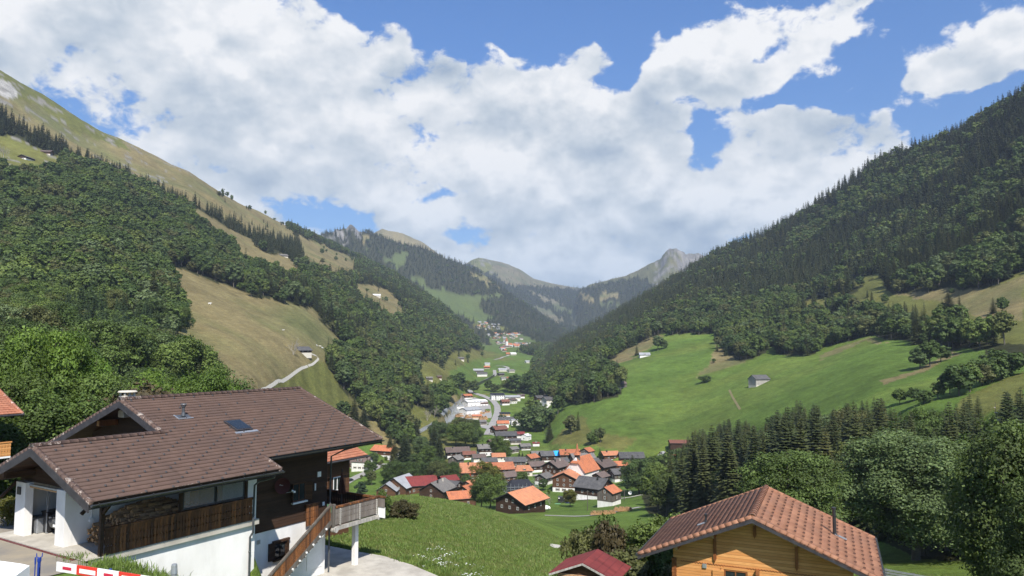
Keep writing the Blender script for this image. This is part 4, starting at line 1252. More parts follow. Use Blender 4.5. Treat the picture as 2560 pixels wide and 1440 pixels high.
M = {}
M['white'] = plain('white_plaster', (0.66, 0.65, 0.62), (0.80, 0.79, 0.77), 0.9, 0.85, stretch_=(1, 1, .45), bstr=0.15, detail=8)
M['cream'] = plain('cream_plaster', (0.56, 0.52, 0.44), (0.66, 0.62, 0.54), 1.2, 0.85)
M['dwood'] = wood_boards('dark_brown_boards', (0.030, 0.017, 0.011), (0.055, 0.029, 0.017), (0.075, 0.042, 0.026), 0.17)
M['mwood'] = wood_boards('brown_boards', (0.085, 0.042, 0.022), (0.13, 0.062, 0.030), (0.07, 0.038, 0.024), 0.17)
M['gwood'] = wood_boards('grey_boards', (0.105, 0.092, 0.080), (0.16, 0.142, 0.125), (0.07, 0.058, 0.048), 0.2, 0)
M['pale_wood'] = wood_boards('pale_grey_boards', (0.34, 0.32, 0.29), (0.44, 0.42, 0.39), (0.25, 0.23, 0.2), 0.25, 0)
M['orange_wood'] = wood_boards('honey_boards', (0.55, 0.250, 0.082), (0.70, 0.36, 0.130), (0.40, 0.155, 0.04), 0.145, 2, 0.55)
M['stain_wood'] = plain('stained_beam', (0.17, 0.058, 0.020), (0.28, 0.105, 0.035), 4, 0.6, stretch_=(1, 1, .3))
M['beam_end'] = plain('beam_end', (0.42, 0.24, 0.11), (0.52, 0.32, 0.16), 6, 0.7)
M['rail_wood'] = wood_boards('sunburnt_rail_boards', (0.075, 0.034, 0.018), (0.30, 0.120, 0.042), (0.045, 0.026, 0.018), 0.14, 0, 0.8)
M['rail_grey'] = wood_boards('weathered_rail_boards', (0.17, 0.145, 0.125), (0.26, 0.235, 0.21), (0.10, 0.08, 0.07), 0.14, 0, 0.6)
M['fascia'] = plain('slate_grey_fascia', (0.034, 0.032, 0.036), (0.055, 0.052, 0.056), 3, 0.5)
M['gutter'] = plain('dark_gutter', (0.050, 0.055, 0.058), (0.075, 0.08, 0.083), 3, 0.35, 0.5, metal=0.5)
M['pipe'] = plain('dark_downpipe', (0.052, 0.058, 0.066), (0.08, 0.085, 0.092), 3, 0.4, 0.5)
M['black'] = plain('black_metal', (0.018, 0.018, 0.020), (0.03, 0.03, 0.032), 3, 0.4, 0.5)
M['steel'] = plain('galvanised_steel', (0.36, 0.38, 0.40), (0.48, 0.5, 0.52), 5, 0.4, 0.5, metal=0.6)
M['concrete'] = plain('pale_concrete', (0.34, 0.315, 0.27), (0.48, 0.45, 0.39), 1.0, 0.9, bstr=0.3)
M['asphalt'] = plain('worn_asphalt', (0.20, 0.185, 0.165), (0.32, 0.275, 0.20), 0.45, 0.92, bstr=0.3, detail=8)
M['road'] = plain('pale_road', (0.27, 0.26, 0.25), (0.34, 0.33, 0.31), 0.3, 0.9)
M['dirt'] = plain('trodden_earth', (0.15, 0.14, 0.06), (0.22, 0.18, 0.095), 0.6, 0.95)
M['gravel'] = plain('pale_gravel', (0.42, 0.40, 0.35), (0.55, 0.52, 0.46), 1.5, 0.95)
M['stone'] = plain('pale_stone', (0.45, 0.41, 0.34), (0.58, 0.54, 0.46), 8, 0.9)
M['blue'] = plain('blue_paint', (0.012, 0.035, 0.22), (0.02, 0.05, 0.30), 5, 0.4, 0.5)
M['red'] = plain('red_paint', (0.62, 0.035, 0.02), (0.70, 0.05, 0.03), 5, 0.45, 0.4)
M['crimson'] = plain('crimson_paint', (0.52, 0.02, 0.05), (0.56, 0.03, 0.06), 5, 0.45, 0.4)
M['white_paint'] = plain('white_paint', (0.78, 0.78, 0.76), (0.84, 0.84, 0.82), 3, 0.5, 0.4)
M['green_paint'] = plain('green_paint', (0.10, 0.24, 0.12), (0.13, 0.29, 0.15), 5, 0.45, 0.4)
M['cloth_brown'] = plain('brown_canvas', (0.085, 0.035, 0.025), (0.13, 0.055, 0.04), 5, 0.9)
M['dish_red'] = plain('dull_red_dish', (0.105, 0.030, 0.030), (0.135, 0.040, 0.038), 2, 0.55)
M['tarp_blue'] = plain('blue_tarpaulin', (0.02, 0.30, 0.78), (0.05, 0.42, 0.90), 0.9, 0.45, 0.5, bstr=0.8)
M['firewood'] = plain('split_firewood', (0.20, 0.115, 0.060), (0.42, 0.27, 0.15), 5, 0.85, bstr=0.4)
M['water'] = plain('stream_water', (0.16, 0.17, 0.16), (0.30, 0.31, 0.30), 0.8, 0.25, 0.6)
M['t_orange'] = tiles('orange_tiles', (0.40, 0.135, 0.062), (0.50, 0.185, 0.088), (0.30, 0.115, 0.07))
M['t_lorange'] = tiles('pale_orange_tiles', (0.48, 0.195, 0.100), (0.58, 0.25, 0.13), (0.38, 0.17, 0.10))
M['t_red'] = tiles('dark_red_tiles', (0.17, 0.032, 0.030), (0.21, 0.042, 0.038), (0.13, 0.03, 0.03), 0.4)
M['t_brown'] = tiles('brown_tiles', (0.105, 0.078, 0.068), (0.135, 0.100, 0.088), (0.16, 0.125, 0.11))
M['t_redbrown'] = tiles('red_brown_tiles', (0.17, 0.070, 0.048), (0.22, 0.092, 0.062), (0.13, 0.065, 0.05))
M['t_grey'] = tiles('grey_slates', (0.115, 0.108, 0.102), (0.17, 0.16, 0.15), (0.20, 0.19, 0.17), 0.3, .3)
M['t_dgrey'] = tiles('dark_grey_slates', (0.062, 0.062, 0.064), (0.095, 0.094, 0.095), (0.13, 0.125, 0.12), 0.3, .3)
M['t_black'] = tiles('black_roofing', (0.016, 0.018, 0.024), (0.024, 0.026, 0.034), (0.03, 0.032, 0.04))
M['t_hook'] = plain('brown_tile_hooks', (0.075, 0.036, 0.026), (0.095, 0.045, 0.032))
M['t_white'] = plain('white_sheet_roof', (0.66, 0.66, 0.65), (0.76, 0.76, 0.75), 0.3, 0.5, 0.4)
M['t_lgrey'] = plain('grey_sheet_roof', (0.28, 0.29, 0.30), (0.36, 0.37, 0.38), 0.3, 0.5, 0.4)
m_, t, b, o = mat('window_glass')
b.inputs['Base Color'].default_value = (0.02, 0.025, 0.03, 1); b.inputs['Roughness'].default_value = 0.08; b.inputs['Specular IOR Level'].default_value = 0.6
M['glass'] = m_
m_, t, b, o = mat('car_paint_dark')
b.inputs['Base Color'].default_value = (0.02, 0.022, 0.028, 1); b.inputs['Roughness'].default_value = 0.25; b.inputs['Coat Weight'].default_value = 0.5
M['car_dark'] = m_
m_, t, b, o = mat('car_paint_blue')
b.inputs['Base Color'].default_value = (0.015, 0.04, 0.28, 1); b.inputs['Roughness'].default_value = 0.25; b.inputs['Coat Weight'].default_value = 0.5
M['car_blue'] = m_
m_, t, b, o = mat('clear_pane')
b.inputs['Base Color'].default_value = (0.30, 0.33, 0.35, 1); b.inputs['Roughness'].default_value = 0.12; b.inputs['Specular IOR Level'].default_value = 0.6
b.inputs['Alpha'].default_value = 0.35
M['pane'] = m_


class MB:
    """collects boxes, prisms and tubes, builds one mesh"""
    def __init__(s):
        s.V, s.F, s.I = [], [], []
    def add(s, V_, F_, mi=0):
        n = len(s.V)
        s.V += [tuple(float(c) for c in v) for v in V_]
        s.F += [tuple(int(i) + n for i in f) for f in F_]
        s.I += [mi] * len(F_)
        return s
    def box(s, x0, x1, y0, y1, z0, z1, mi=0):
        x0, x1 = sorted((x0, x1)); y0, y1 = sorted((y0, y1)); z0, z1 = sorted((z0, z1))
        v = [(x0, y0, z0), (x1, y0, z0), (x1, y1, z0), (x0, y1, z0), (x0, y0, z1), (x1, y0, z1), (x1, y1, z1), (x0, y1, z1)]
        return s.add(v, [(0, 3, 2, 1), (4, 5, 6, 7), (0, 1, 5, 4), (1, 2, 6, 5), (2, 3, 7, 6), (3, 0, 4, 7)], mi)
    def prism(s, poly, x0, x1, axis=0, mi=0, caps=None):
        """poly: (a, b) outline counter-clockwise, extruded along the axis"""
        n = len(poly)
        def P(a, b_, x):
            return (x, a, b_) if axis == 0 else ((a, x, b_) if axis == 1 else (a, b_, x))
        v = [P(a, b_, x0) for a, b_ in poly] + [P(a, b_, x1) for a, b_ in poly]
        f = [(i, (i + 1) % n, n + (i + 1) % n, n + i) for i in range(n)]
        s.add(v, f, mi)
        k = len(s.V) - 2 * n
        s.F += [tuple(k + i for i in range(n))[::-1], tuple(k + n + i for i in range(n))]
        s.I += [mi if caps is None else caps] * 2
        return s
    def cyl(s, p0, p1, r0, r1=None, n=10, mi=0, caps=True):
        r1 = r0 if r1 is None else r1
        v, f = tube([p0, p1], [r0, r1], n)
        s.add(v, f, mi)
        if caps:
            k = len(s.V) - 2 * n
            s.F += [tuple(k + i for i in range(n))[::-1], tuple(k + n + i for i in range(n))]; s.I += [mi] * 2
        return s
    def path(s, pts, r, n=8, mi=0):
        v, f = tube(pts, [r] * len(pts), n)
        return s.add(v, f, mi)
    def obox(s, c, ax, ay, az_, mi=0):
        """oriented box: centre and three half axes"""
        c, ax, ay, az_ = (np.array(q, float) for q in (c, ax, ay, az_))
        v = [c + sx * ax + sy * ay + sz * az_ for sz in (-1, 1) for sx, sy in ((-1, -1), (1, -1), (1, 1), (-1, 1))]
        return s.add(v, [(0, 3, 2, 1), (4, 5, 6, 7), (0, 1, 5, 4), (1, 2, 6, 5), (2, 3, 7, 6), (3, 0, 4, 7)], mi)
    def build(s, name, mats, parent=None, bevel=0.0, smooth=False):
        me = bpy.data.meshes.new(name)
        me.from_pydata(s.V, [], s.F)
        for q in (mats if isinstance(mats, (list, tuple)) else [mats]):
            me.materials.append(M[q] if isinstance(q, str) else q)
        me.polygons.foreach_set('material_index', s.I)
        bm_ = bmesh.new(); bm_.from_mesh(me)
        bmesh.ops.recalc_face_normals(bm_, faces=bm_.faces)
        if bevel:
            bmesh.ops.bevel(bm_, geom=list(bm_.edges), offset=bevel, segments=1, affect='EDGES')
        bm_.to_mesh(me); bm_.free()
        if smooth:
            me.polygons.foreach_set('use_smooth', [True] * len(me.polygons))
        me.update()
        return link(name, me, parent)


def root(name, loc, rz, label, cat, group=None):
    e = link(name, None, loc=tuple(float(q) for q in loc), rz=rz)
    e.empty_display_size = 0.5
    return tag(e, label, cat, group)


def window(parent, x, y, z, w, h, nrm, shutters=None, frame='white_paint', name='window', panes=2, depth=0.10, glass='glass'):
    """window > frame mesh with glass; nrm in {'-x','+x','-y','+y'}: the face it looks out of; shutters: material"""
    ax = nrm[1]; sg = -1 if nrm[0] == '-' else 1
    def bx(mb, a0, a1, d0, d1, z0, z1, mi=0):
        if ax == 'x':
            mb.box(x + sg * d0, x + sg * d1, y + a0, y + a1, z0, z1, mi)
        else:
            mb.box(x + a0, x + a1, y + sg * d0, y + sg * d1, z0, z1, mi)
    mb = MB()
    t_ = min(0.07, w * .1)
    bx(mb, -w / 2, w / 2, -0.05, 0.012, z, z + h, 1)
    for a0, a1, z0, z1 in ((-w / 2, -w / 2 + t_, z, z + h), (w / 2 - t_, w / 2, z, z + h), (-w / 2 + t_, w / 2 - t_, z, z + t_), (-w / 2 + t_, w / 2 - t_, z + h - t_, z + h)):
        bx(mb, a0, a1, -0.04, 0.05, z0, z1)
    for k in range(1, panes):
        a = -w / 2 + w * k / panes
        bx(mb, a - t_ * .35, a + t_ * .35, -0.04, 0.045, z + t_, z + h - t_)
    o_ = mb.build(name, [frame, glass], parent)
    if shutters:
        for sd in (-1, 1):
            sb = MB()
            a0 = sd * (w / 2 + 0.02); a1 = sd * (w / 2 + 0.02 + w * .5)
            bx(sb, min(a0, a1), max(a0, a1), 0.003, 0.05, z - .02, z + h + .02)
            sb.build('shutter', [shutters], o_)
    return o_


def ctx(px, py, r=None, rmin=150):
    p = at_r(px, py, r) if r else hit(px, py, rmin)
    return p, math.hypot(p[0], p[1])


def chalet(px, py, L, Wd, hb, hw, az, roof, label, wood='dwood', base='white', pitch=24, over=0.9, eave=0.8, r=None, rmin=150, win=(3, 2), chim=1, cat='house', name='chalet', group=None,
           shut='mwood', gable='wood', small=False, sink=0.5, balcony=False, floors=None, dz=0.0, hip=0.0, p=None, wwin=1.0):
    """house with its ridge along local x. L, Wd walls; hb plaster storey, hw timber storey; az: bearing of the ridge relative to the line of sight (deg, clockwise)"""
    if p is None:
        p, rr = ctx(px, py, r, rmin)
    rr = math.hypot(p[0], p[1])
    bear = math.atan2(p[0], p[1])
    ra = math.pi / 2 - (bear + R(az))
    if rr > 1000:
        hb *= .5; hw += .6; pitch = 30; eave = 1.0; base = 'cream'
    H = hb + hw
    rh = math.tan(R(pitch)) * Wd / 2
    back = np.array([math.sin(bear), math.cos(bear)]) * (abs(math.cos(R(az))) * L / 2 + abs(math.sin(R(az))) * Wd / 2)
    loc = (p[0] + back[0], p[1] + back[1], p[2] + dz)
    small = small or rr > 1000
    wallm = wood
    mb = MB()
    if hb > 0:
        mb.box(-L / 2, L / 2, -Wd / 2, Wd / 2, -sink - 2.5, hb, 1)
    k = 0.04 if hb > 0 else 0.0
    g = [(-Wd / 2 - k, hb), (Wd / 2 + k, hb), (Wd / 2 + k, H), (0, H + rh), (-Wd / 2 - k, H)]
    if hb <= 0:
        g[0] = (-Wd / 2, -sink - 2.5); g[1] = (Wd / 2, -sink - 2.5)
    if hip > 0:
        g = [(-Wd / 2 - k, g[0][1]), (Wd / 2 + k, g[0][1]), (Wd / 2 + k, H), (-Wd / 2 - k, H)]
    mb.prism(g, -L / 2 - k, L / 2 + k, 0, 0)
    def roof_mb(mb, mi_top, mi_side):
        t_ = 0.22
        s_ = math.tan(R(pitch)); ye = Wd / 2 + eave; ze = H - eave * s_ + 0.02
        zr = H + rh + 0.02
        x0, x1 = -L / 2 - over, L / 2 + over
        hx_ = hip * (Wd / 2 + eave)
        for sd in (-1, 1):
            v = [(x0, sd * ye, ze), (x1, sd * ye, ze), (x1 - hx_, 0, zr), (x0 + hx_, 0, zr), (x0, sd * ye, ze + t_), (x1, sd * ye, ze + t_), (x1 - hx_, 0, zr + t_), (x0 + hx_, 0, zr + t_)]
            mb.add(v, [(4, 5, 6, 7)], mi_top)
            mb.add(v, [(0, 1, 5, 4), (1, 2, 6, 5), (3, 0, 4, 7), (0, 3, 2, 1)], mi_side)
        if hip > 0:
            for xe, xr in ((x0, x0 + hx_), (x1, x1 - hx_)):
                mb.add([(xe, -ye, ze + t_), (xe, ye, ze + t_), (xr, 0, zr + t_)], [(0, 1, 2)], mi_top)
    if small:
        roof_mb(mb, 2, 0)
        o_ = mb.build(name, [wallm, base, roof])
        o_.location = loc; o_.rotation_euler = (0, 0, ra)
        tag(o_, label, cat, group)
        if rr < 1700:
            for i in range(2):
                window(o_, -L / 2 - .05, -Wd * .2 + i * Wd * .4, H * .35, 1.1, 1.2, '-x', panes=1)
        return o_
    e = root(name, loc, ra, label, cat, group)
    mb.build('wall', [wallm, base], e)
    rb = MB(); roof_mb(rb, 0, 1)
    ro_ = rb.build('roof', [roof, 'fascia'], e)
    rc = MB(); rc.prism([(-.16, -.08), (.16, -.08), (0, .09)], -L / 2 - over + hip * (Wd / 2 + eave), L / 2 + over - hip * (Wd / 2 + eave), 0)
    oc = rc.build('ridge_cap', [roof], ro_); oc.location = (0, 0, H + rh + .26)
    tc_ = (-math.sin(bear), -math.cos(bear)); lx = (math.cos(ra), math.sin(ra)); ly = (-math.sin(ra), math.cos(ra))
    dx_ = tc_[0] * lx[0] + tc_[1] * lx[1]; dy_ = tc_[0] * ly[0] + tc_[1] * ly[1]
    ng_, ns_ = win
    for ax_, dd in (('x', dx_), ('y', dy_)):
        if abs(dd) < 0.12:
            continue
        nrm = ('-' if dd < 0 else '+') + ax_
        n_ = ng_ if ax_ == 'x' else ns_
        wid = Wd if ax_ == 'x' else L
        lev = floors or ([hb * .3] if hb > 2 else []) + [hb + .9] + ([hb + 3.4] if H - hb > 4.4 or (ax_ == 'x' and rh + hw > 4.6) else [])
        for lv in lev:
            nn = n_ if lv < H - 1.0 else max(1, n_ - 1)
            for i in range(nn):
                a_ = (i + .5) / nn - .5
                a_ *= wid * (0.84 if lv < H - 1 else 0.45)
                X_ = (-L / 2 - k if nrm[0] == '-' else L / 2 + k) if ax_ == 'x' else a_
                Y_ = (-Wd / 2 - k if nrm[0] == '-' else Wd / 2 + k) if ax_ == 'y' else a_
                window(e, X_, Y_, lv, 1.0 * wwin, 1.15, nrm, shut if rr < 480 else None)
        if balcony and ax_ == 'x':
            bb = MB(); sg = -1 if nrm[0] == '-' else 1
            xx = sg * (L / 2 + k)
            bb.box(xx, xx + sg * 1.2, -Wd * .46, Wd * .46, hb - .1, hb + .08); bb.box(xx + sg * 1.14, xx + sg * 1.2, -Wd * .46, Wd * .46, hb + .08, hb + 1.0)
            bb.box(xx + sg * 1.1, xx + sg * 1.24, -Wd * .47, Wd * .47, hb + 1.0, hb + 1.08)
            bb.build('balcony', ['mwood'], e)
    for i in range(chim):
        cb = MB(); cx_ = (-.22 + .4 * i) * L; yy = Wd * .12 * (1 if dy_ >= 0 else -1)
        zt = H + rh + .75
        cb.box(cx_ - .32, cx_ + .32, yy - .32, yy + .32, H, zt); cb.box(cx_ - .42, cx_ + .42, yy - .42, yy + .42, zt, zt + .1)
        cb.build('chimney', ['stone' if i % 2 else 'gutter'], e)
    return e
# ------------------------------------------------------------------ near roof tiles as real courses
def roof_tile_mat(name, c1, c2, dark, lichen, lich_amt):
    m, t, b, o = mat(name)
    p = objco(t)
    a = attr(t, 'tint').outputs['Color']
    sp = t.n('ShaderNodeSeparateColor'); t.put(sp.inputs[0], a)
    c_ = t.mix(sp.outputs[1], c1, c2)
    c_ = t.mix(t.m('MULTIPLY', t.ss(t.noise(p, 0.6, 7, 0.68), 0.4, 0.7), 0.7), c_, dark)
    strk = t.ss(t.noise(t.v('MULTIPLY', p, (2.5, .3, .3)), 1.0, 5, 0.65), .52, .8)
    c_ = t.v('SCALE', c_, sc=t.m('MULTIPLY_ADD', strk, -.3, 1.0))
    n1 = t.noise(p, 9.0, 5, 0.7); n2 = t.noise(p, 1.1, 4, 0.6)
    li = t.m('MULTIPLY', t.ss(t.m('MULTIPLY_ADD', sp.outputs[0], 0.30, t.m('ADD', n1, t.m('MULTIPLY', t.m('SUBTRACT', n2, .5), .25))), 0.80 - lich_amt, 0.92 - lich_amt), 0.8)
    c_ = t.mix(li, c_, lichen)
    t.put(b.inputs['Base Color'], c_)
    b.inputs['Roughness'].default_value = 0.72
    return m


m_tile_b = roof_tile_mat('brown_concrete_tiles', (0.102, 0.065, 0.051), (0.122, 0.079, 0.062), (0.088, 0.060, 0.050), (0.44, 0.38, 0.33), 0.015)
m_tile_r = roof_tile_mat('terracotta_flat_tiles', (0.25, 0.116, 0.068), (0.335, 0.165, 0.098), (0.20, 0.105, 0.070), (0.36, 0.27, 0.22), -0.06)
m_tile_o = roof_tile_mat('old_orange_tiles', (0.33, 0.125, 0.072), (0.42, 0.18, 0.105), (0.27, 0.115, 0.075), (0.55, 0.45, 0.40), 0.0)


def tiled_slope(name, parent, rects, y_eave, y_ridge, z_eave, z_ridge, tm, course=0.32, tw=0.30, wave=0.024, lift=0.046, hook=None, hook_m=None, sub=4):
    """real tile courses on a slope; rects(y)->list of (x0,x1) spans covered at horizontal position y"""
    sl = math.hypot(y_ridge - y_eave, z_ridge - z_eave)
    n = max(1, round(sl / course))
    ydir = np.array([(y_ridge - y_eave) / sl, (z_ridge - z_eave) / sl])
    nrm = np.array([-ydir[1], ydir[0]])
    if nrm[1] < 0: nrm = -nrm
    V_, F_, T_, I_ = [], [], [], []
    rr = random.Random(name)
    cnt_ = 0
    for j in range(n):
        d0, d1 = sl * j / n - 0.04, sl * (j + 1) / n
        ym = y_eave + ydir[0] * (d0 + d1) / 2
        for (x0, x1) in rects(ym):
            k = max(2, int(round((x1 - x0) / (tw / sub))))
            xs = [x0 + (x1 - x0) * i / k for i in range(k + 1)]
            base = len(V_)
            for i, x in enumerate(xs):
                ph = (x / tw) % 1.0
                wv_ = wave * (0.5 + 0.5 * math.cos(4 * math.pi * ph)) if sub > 2 else (wave if ph < .12 else 0)
                ti = int(x / tw)
                tv = random.Random(ti * 131 + j * 7919).random()
                ej = rr.random() * 0.012
                edge = max(math.exp(-abs(x - x0) / .35), (math.exp(-abs(x1 - x) / .35)) * .7)
                ee = 1.0 if j == 0 else 0.0
                for (d, up, lic) in ((d0 + .022, 0.0, .2), (d0, lift + wv_ + ej, max(edge * 1.15, .42, ee * .75)), (d1, wv_ * .8 + .004, max(edge * .95, 0.0))):
                    q = ydir * d + nrm * up
                    V_.append((x, y_eave + q[0], z_eave + q[1])); T_.append((lic, tv, 0))
            for i in range(k):
                a_ = base + i * 3
                F_.append((a_, a_ + 3, a_ + 4, a_ + 1)); F_.append((a_ + 1, a_ + 4, a_ + 5, a_ + 2)); I_ += [0, 0]
            if hook:
                hx_, r0, step = hook
                off = (j % 3) * hx_ / 3
                if r0(j, n):
                    x = math.ceil((x0 + .4 - off) / hx_) * hx_ + off
                    while x < x1 - .3:
                        c = ydir * (d0 + .05) + nrm * (lift + .05)
                        cc_ = np.array([x, y_eave + c[0], z_eave + c[1]])
                        b_ = len(V_)
                        yd = np.array([0, ydir[0], ydir[1]]); nn = np.array([0, nrm[0], nrm[1]]); xx = np.array([1, 0, 0])
                        for sx, sy, sn in ((-1, -1, -1), (1, -1, -1), (1, 1, -1), (-1, 1, -1), (0, -1, 1.2), (0, 0.6, .8)):
                            V_.append(tuple(cc_ + xx * sx * .042 + yd * sy * .06 + nn * sn * .03)); T_.append((0, 0, 0))
                        F_ += [(b_, b_ + 1, b_ + 4, b_ + 4), (b_ + 1, b_ + 2, b_ + 5, b_ + 4), (b_ + 3, b_, b_ + 4, b_ + 5)]; I_ += [1, 1, 1]
                        x += hx_
    me = mesh_np(name, V_, F_, [tm, hook_m or M['fascia']], I_, T_)
    return link(name, me, parent)


def ridge_caps(name, parent, x0, x1, y, z, tm, r=0.13, step=0.38):
    V_, F_, T_ = [], [], []
    n = int((x1 - x0) / step)
    for i in range(n):
        xa, xb = x0 + (x1 - x0) * i / n - .03, x0 + (x1 - x0) * (i + 1) / n
        b_ = len(V_)
        for x, rr_ in ((xa, r * 1.12), (xb, r * .95)):
            for k in range(7):
                an = math.pi * k / 6
                V_.append((x, y + math.cos(an) * rr_ * 1.15, z + math.sin(an) * rr_)); T_.append((.45 if i > 2 else 1.0, random.Random(i).random(), 0))
        F_ += [(b_ + k, b_ + k + 1, b_ + 8 + k, b_ + 7 + k) for k in range(6)]
        F_ += [(b_ + 0, b_ + 1, b_ + 5, b_ + 6), (b_ + 1, b_ + 2, b_ + 4, b_ + 5), (b_ + 2, b_ + 3, b_ + 3, b_ + 4)]
    return link(name, mesh_np(name, V_, F_, [tm], None, T_), parent)


def verge(name, parent, x0, x1, ye, ze, yr, zr, tm, h=0.12, step=0.34, lich=1.0):
    """verge tiles capping the sloping gable edge of a roof"""
    sl = math.hypot(yr - ye, zr - ze); n = int(sl / step)
    d = np.array([(yr - ye) / sl, (zr - ze) / sl]); nn = np.array([-d[1], d[0]]); nn = nn if nn[1] > 0 else -nn
    V_, F_, T_ = [], [], []
    for i in range(n):
        a_, b2 = sl * i / n - .03, sl * (i + 1) / n
        b_ = len(V_)
        for x in (x0, x1):
            for dd, up in ((a_, -.1), (b2, -.1), (b2, h * .9), (a_, h)):
                q = d * dd + nn * up
                V_.append((x, ye + q[0], ze + q[1])); T_.append((lich * random.Random(i * 3).uniform(.4, 1.1), random.Random(i).random(), 0))
        F_ += [(b_, b_ + 1, b_ + 2, b_ + 3), (b_ + 4, b_ + 7, b_ + 6, b_ + 5), (b_ + 3, b_ + 2, b_ + 6, b_ + 7), (b_, b_ + 3, b_ + 7, b_ + 4), (b_ + 1, b_ + 5, b_ + 6, b_ + 2)]
    return link(name, mesh_np(name, V_, F_, [tm], None, T_), parent)


def slab(mb, x0, x1, ye, ze, yr, zr, t0=0.02, t1=0.16, mi=0):
    """roof boarding under the tiles, from eave to ridge"""
    sl = math.hypot(yr - ye, zr - ze); d = np.array([(yr - ye) / sl, (zr - ze) / sl]); nn = np.array([-d[1], d[0]]); nn = nn if nn[1] > 0 else -nn
    v = []
    for x in (x0, x1):
        for (py_, pz_) in ((ye, ze), (yr, zr)):
            for t_ in (-t0, -t1):
                v.append((x, py_ + nn[0] * t_, pz_ + nn[1] * t_))
    mb.add(v, [(0, 2, 6, 4), (1, 5, 7, 3), (0, 4, 5, 1), (2, 3, 7, 6), (0, 1, 3, 2), (4, 6, 7, 5)], mi)


def bargeboard(mb, x, ye, ze, yr, zr, h=0.30, th=0.05, drop=0.0, mi=0):
    mb.add([(x, ye, ze - h - drop), (x + th, ye, ze - h - drop), (x + th, ye, ze - drop), (x, ye, ze - drop), (x, yr, zr - h - drop), (x + th, yr, zr - h - drop), (x + th, yr, zr - drop), (x, yr, zr - drop)],
           [(0, 4, 7, 3), (1, 2, 6, 5), (0, 1, 5, 4), (3, 7, 6, 2), (0, 3, 2, 1), (4, 5, 6, 7)], mi)


def rail_panel(mb, x0, x1, z0, z1, y, th=0.04, bw=0.135, slope=0.0, cut=True, mi=0):
    """row of upright boards with carved gaps along x at depth y; slope tilts it for stairs"""
    n = int(round((x1 - x0) / bw)); bw = (x1 - x0) / n
    for i in range(n):
        xa, xb = x0 + bw * i + .006, x0 + bw * (i + 1) - .006
        dz_ = slope * ((xa + xb) / 2 - x0)
        h = z1 - z0
        if cut:
            # carved board: waist at two heights
            prof = [(0, 0), (.0, .30), (.034, .36), (.0, .42), (.0, .62), (.030, .68), (.0, .74), (0, 1)]
        else:
            prof = [(0, 0), (0, 1)]
        pts = [(xa + o_, z0 + dz_ + h * f_) for o_, f_ in prof] + [(xb - o_, z0 + dz_ + h * f_) for o_, f_ in prof[::-1]]
        k = len(prof)
        b_ = len(mb.V)
        v = [(px_, y, pz_) for px_, pz_ in pts] + [(px_, y + th, pz_) for px_, pz_ in pts]
        f = []
        for q in range(k - 1):
            f.append((q, 2 * k - 1 - q, 2 * k - 2 - q, q + 1)); f.append((2 * k + q, 2 * k + q + 1, 4 * k - 2 - q, 4 * k - 1 - q))
        for q in range(2 * k):
            f.append((q, (q + 1) % (2 * k), 2 * k + (q + 1) % (2 * k), 2 * k + q))
        mb.add(v, f, mi)


# ================================================================== the brown chalet with the garage wing
HROT = math.pi / 2 - UA
ch = root('chalet', (HO[0], HO[1], HO[2]), HROT, 'large dark timber chalet with a brown tiled roof, white basement and garage wing', 'house')
SL = 0.385
pz = lambda v: 2.60 + SL * (v + 2.25)          # height of the tile plane of the slope facing the camera
E_LOW, E_MAIN, RG, RM = -2.22, -0.90, 2.55, 6.42
X0, X1, XM, XF = -1.1, 8.38, 4.93, 17.3


def spans_front(y):
    a_ = X0 if y < RG - .03 else XM
    b_ = X1 if y < E_MAIN else XF
    return [(a_, b_)]


rf = tiled_slope('roof', ch, spans_front, E_LOW, RM, pz(E_LOW), pz(RM), m_tile_b, hook=(1.24, lambda j, n: j < n * .62 or j % 4 == 0, 1))
tiled_slope('roof_back_slope', rf, lambda y: [(XM, XF)], 2 * RM + .9, RM, pz(-.9), pz(RM), m_tile_b)
tiled_slope('garage_roof_slope', rf, lambda y: [(X0, 6.2)], 2 * RG - E_LOW, RG, pz(E_LOW), pz(RG), m_tile_b)
ridge_caps('ridge_cap', rf, XM - .02, XF, RM, pz(RM) + .02, m_tile_b)
ridge_caps('ridge_cap', rf, X0 - .02, XM + .25, RG, pz(RG) + .02, m_tile_b)
for args in ((X0 - .03, X0 + .14, E_LOW, pz(E_LOW), RG, pz(RG)), (X0 - .03, X0 + .14, 2 * RG - E_LOW, pz(E_LOW), RG, pz(RG)),
             (XM - .03, XM + .14, RG + .3, pz(RG + .3), RM, pz(RM)), (XM - .03, XM + .14, 2 * RM + .9, pz(-.9), RM, pz(RM)), (XF - .10, XF + .06, E_MAIN, pz(E_MAIN), RM, pz(RM)),
             (X1 - .08, X1 + .08, E_LOW, pz(E_LOW), E_MAIN, pz(E_MAIN))):
    verge('verge_tiles', rf, *args, m_tile_b, h=.085)
mb = MB()
slab(mb, X0, X1, E_LOW, pz(E_LOW), RG, pz(RG)); slab(mb, X0, 6.2, 2 * RG - E_LOW, pz(E_LOW), RG, pz(RG))
slab(mb, XM, XF, E_MAIN + .02, pz(E_MAIN + .02), RM, pz(RM), .022, .158); slab(mb, XM, XF, 2 * RM + .9, pz(-.9), RM, pz(RM), .022, .158)
mb.build('roof_boarding', ['dwood'], rf)
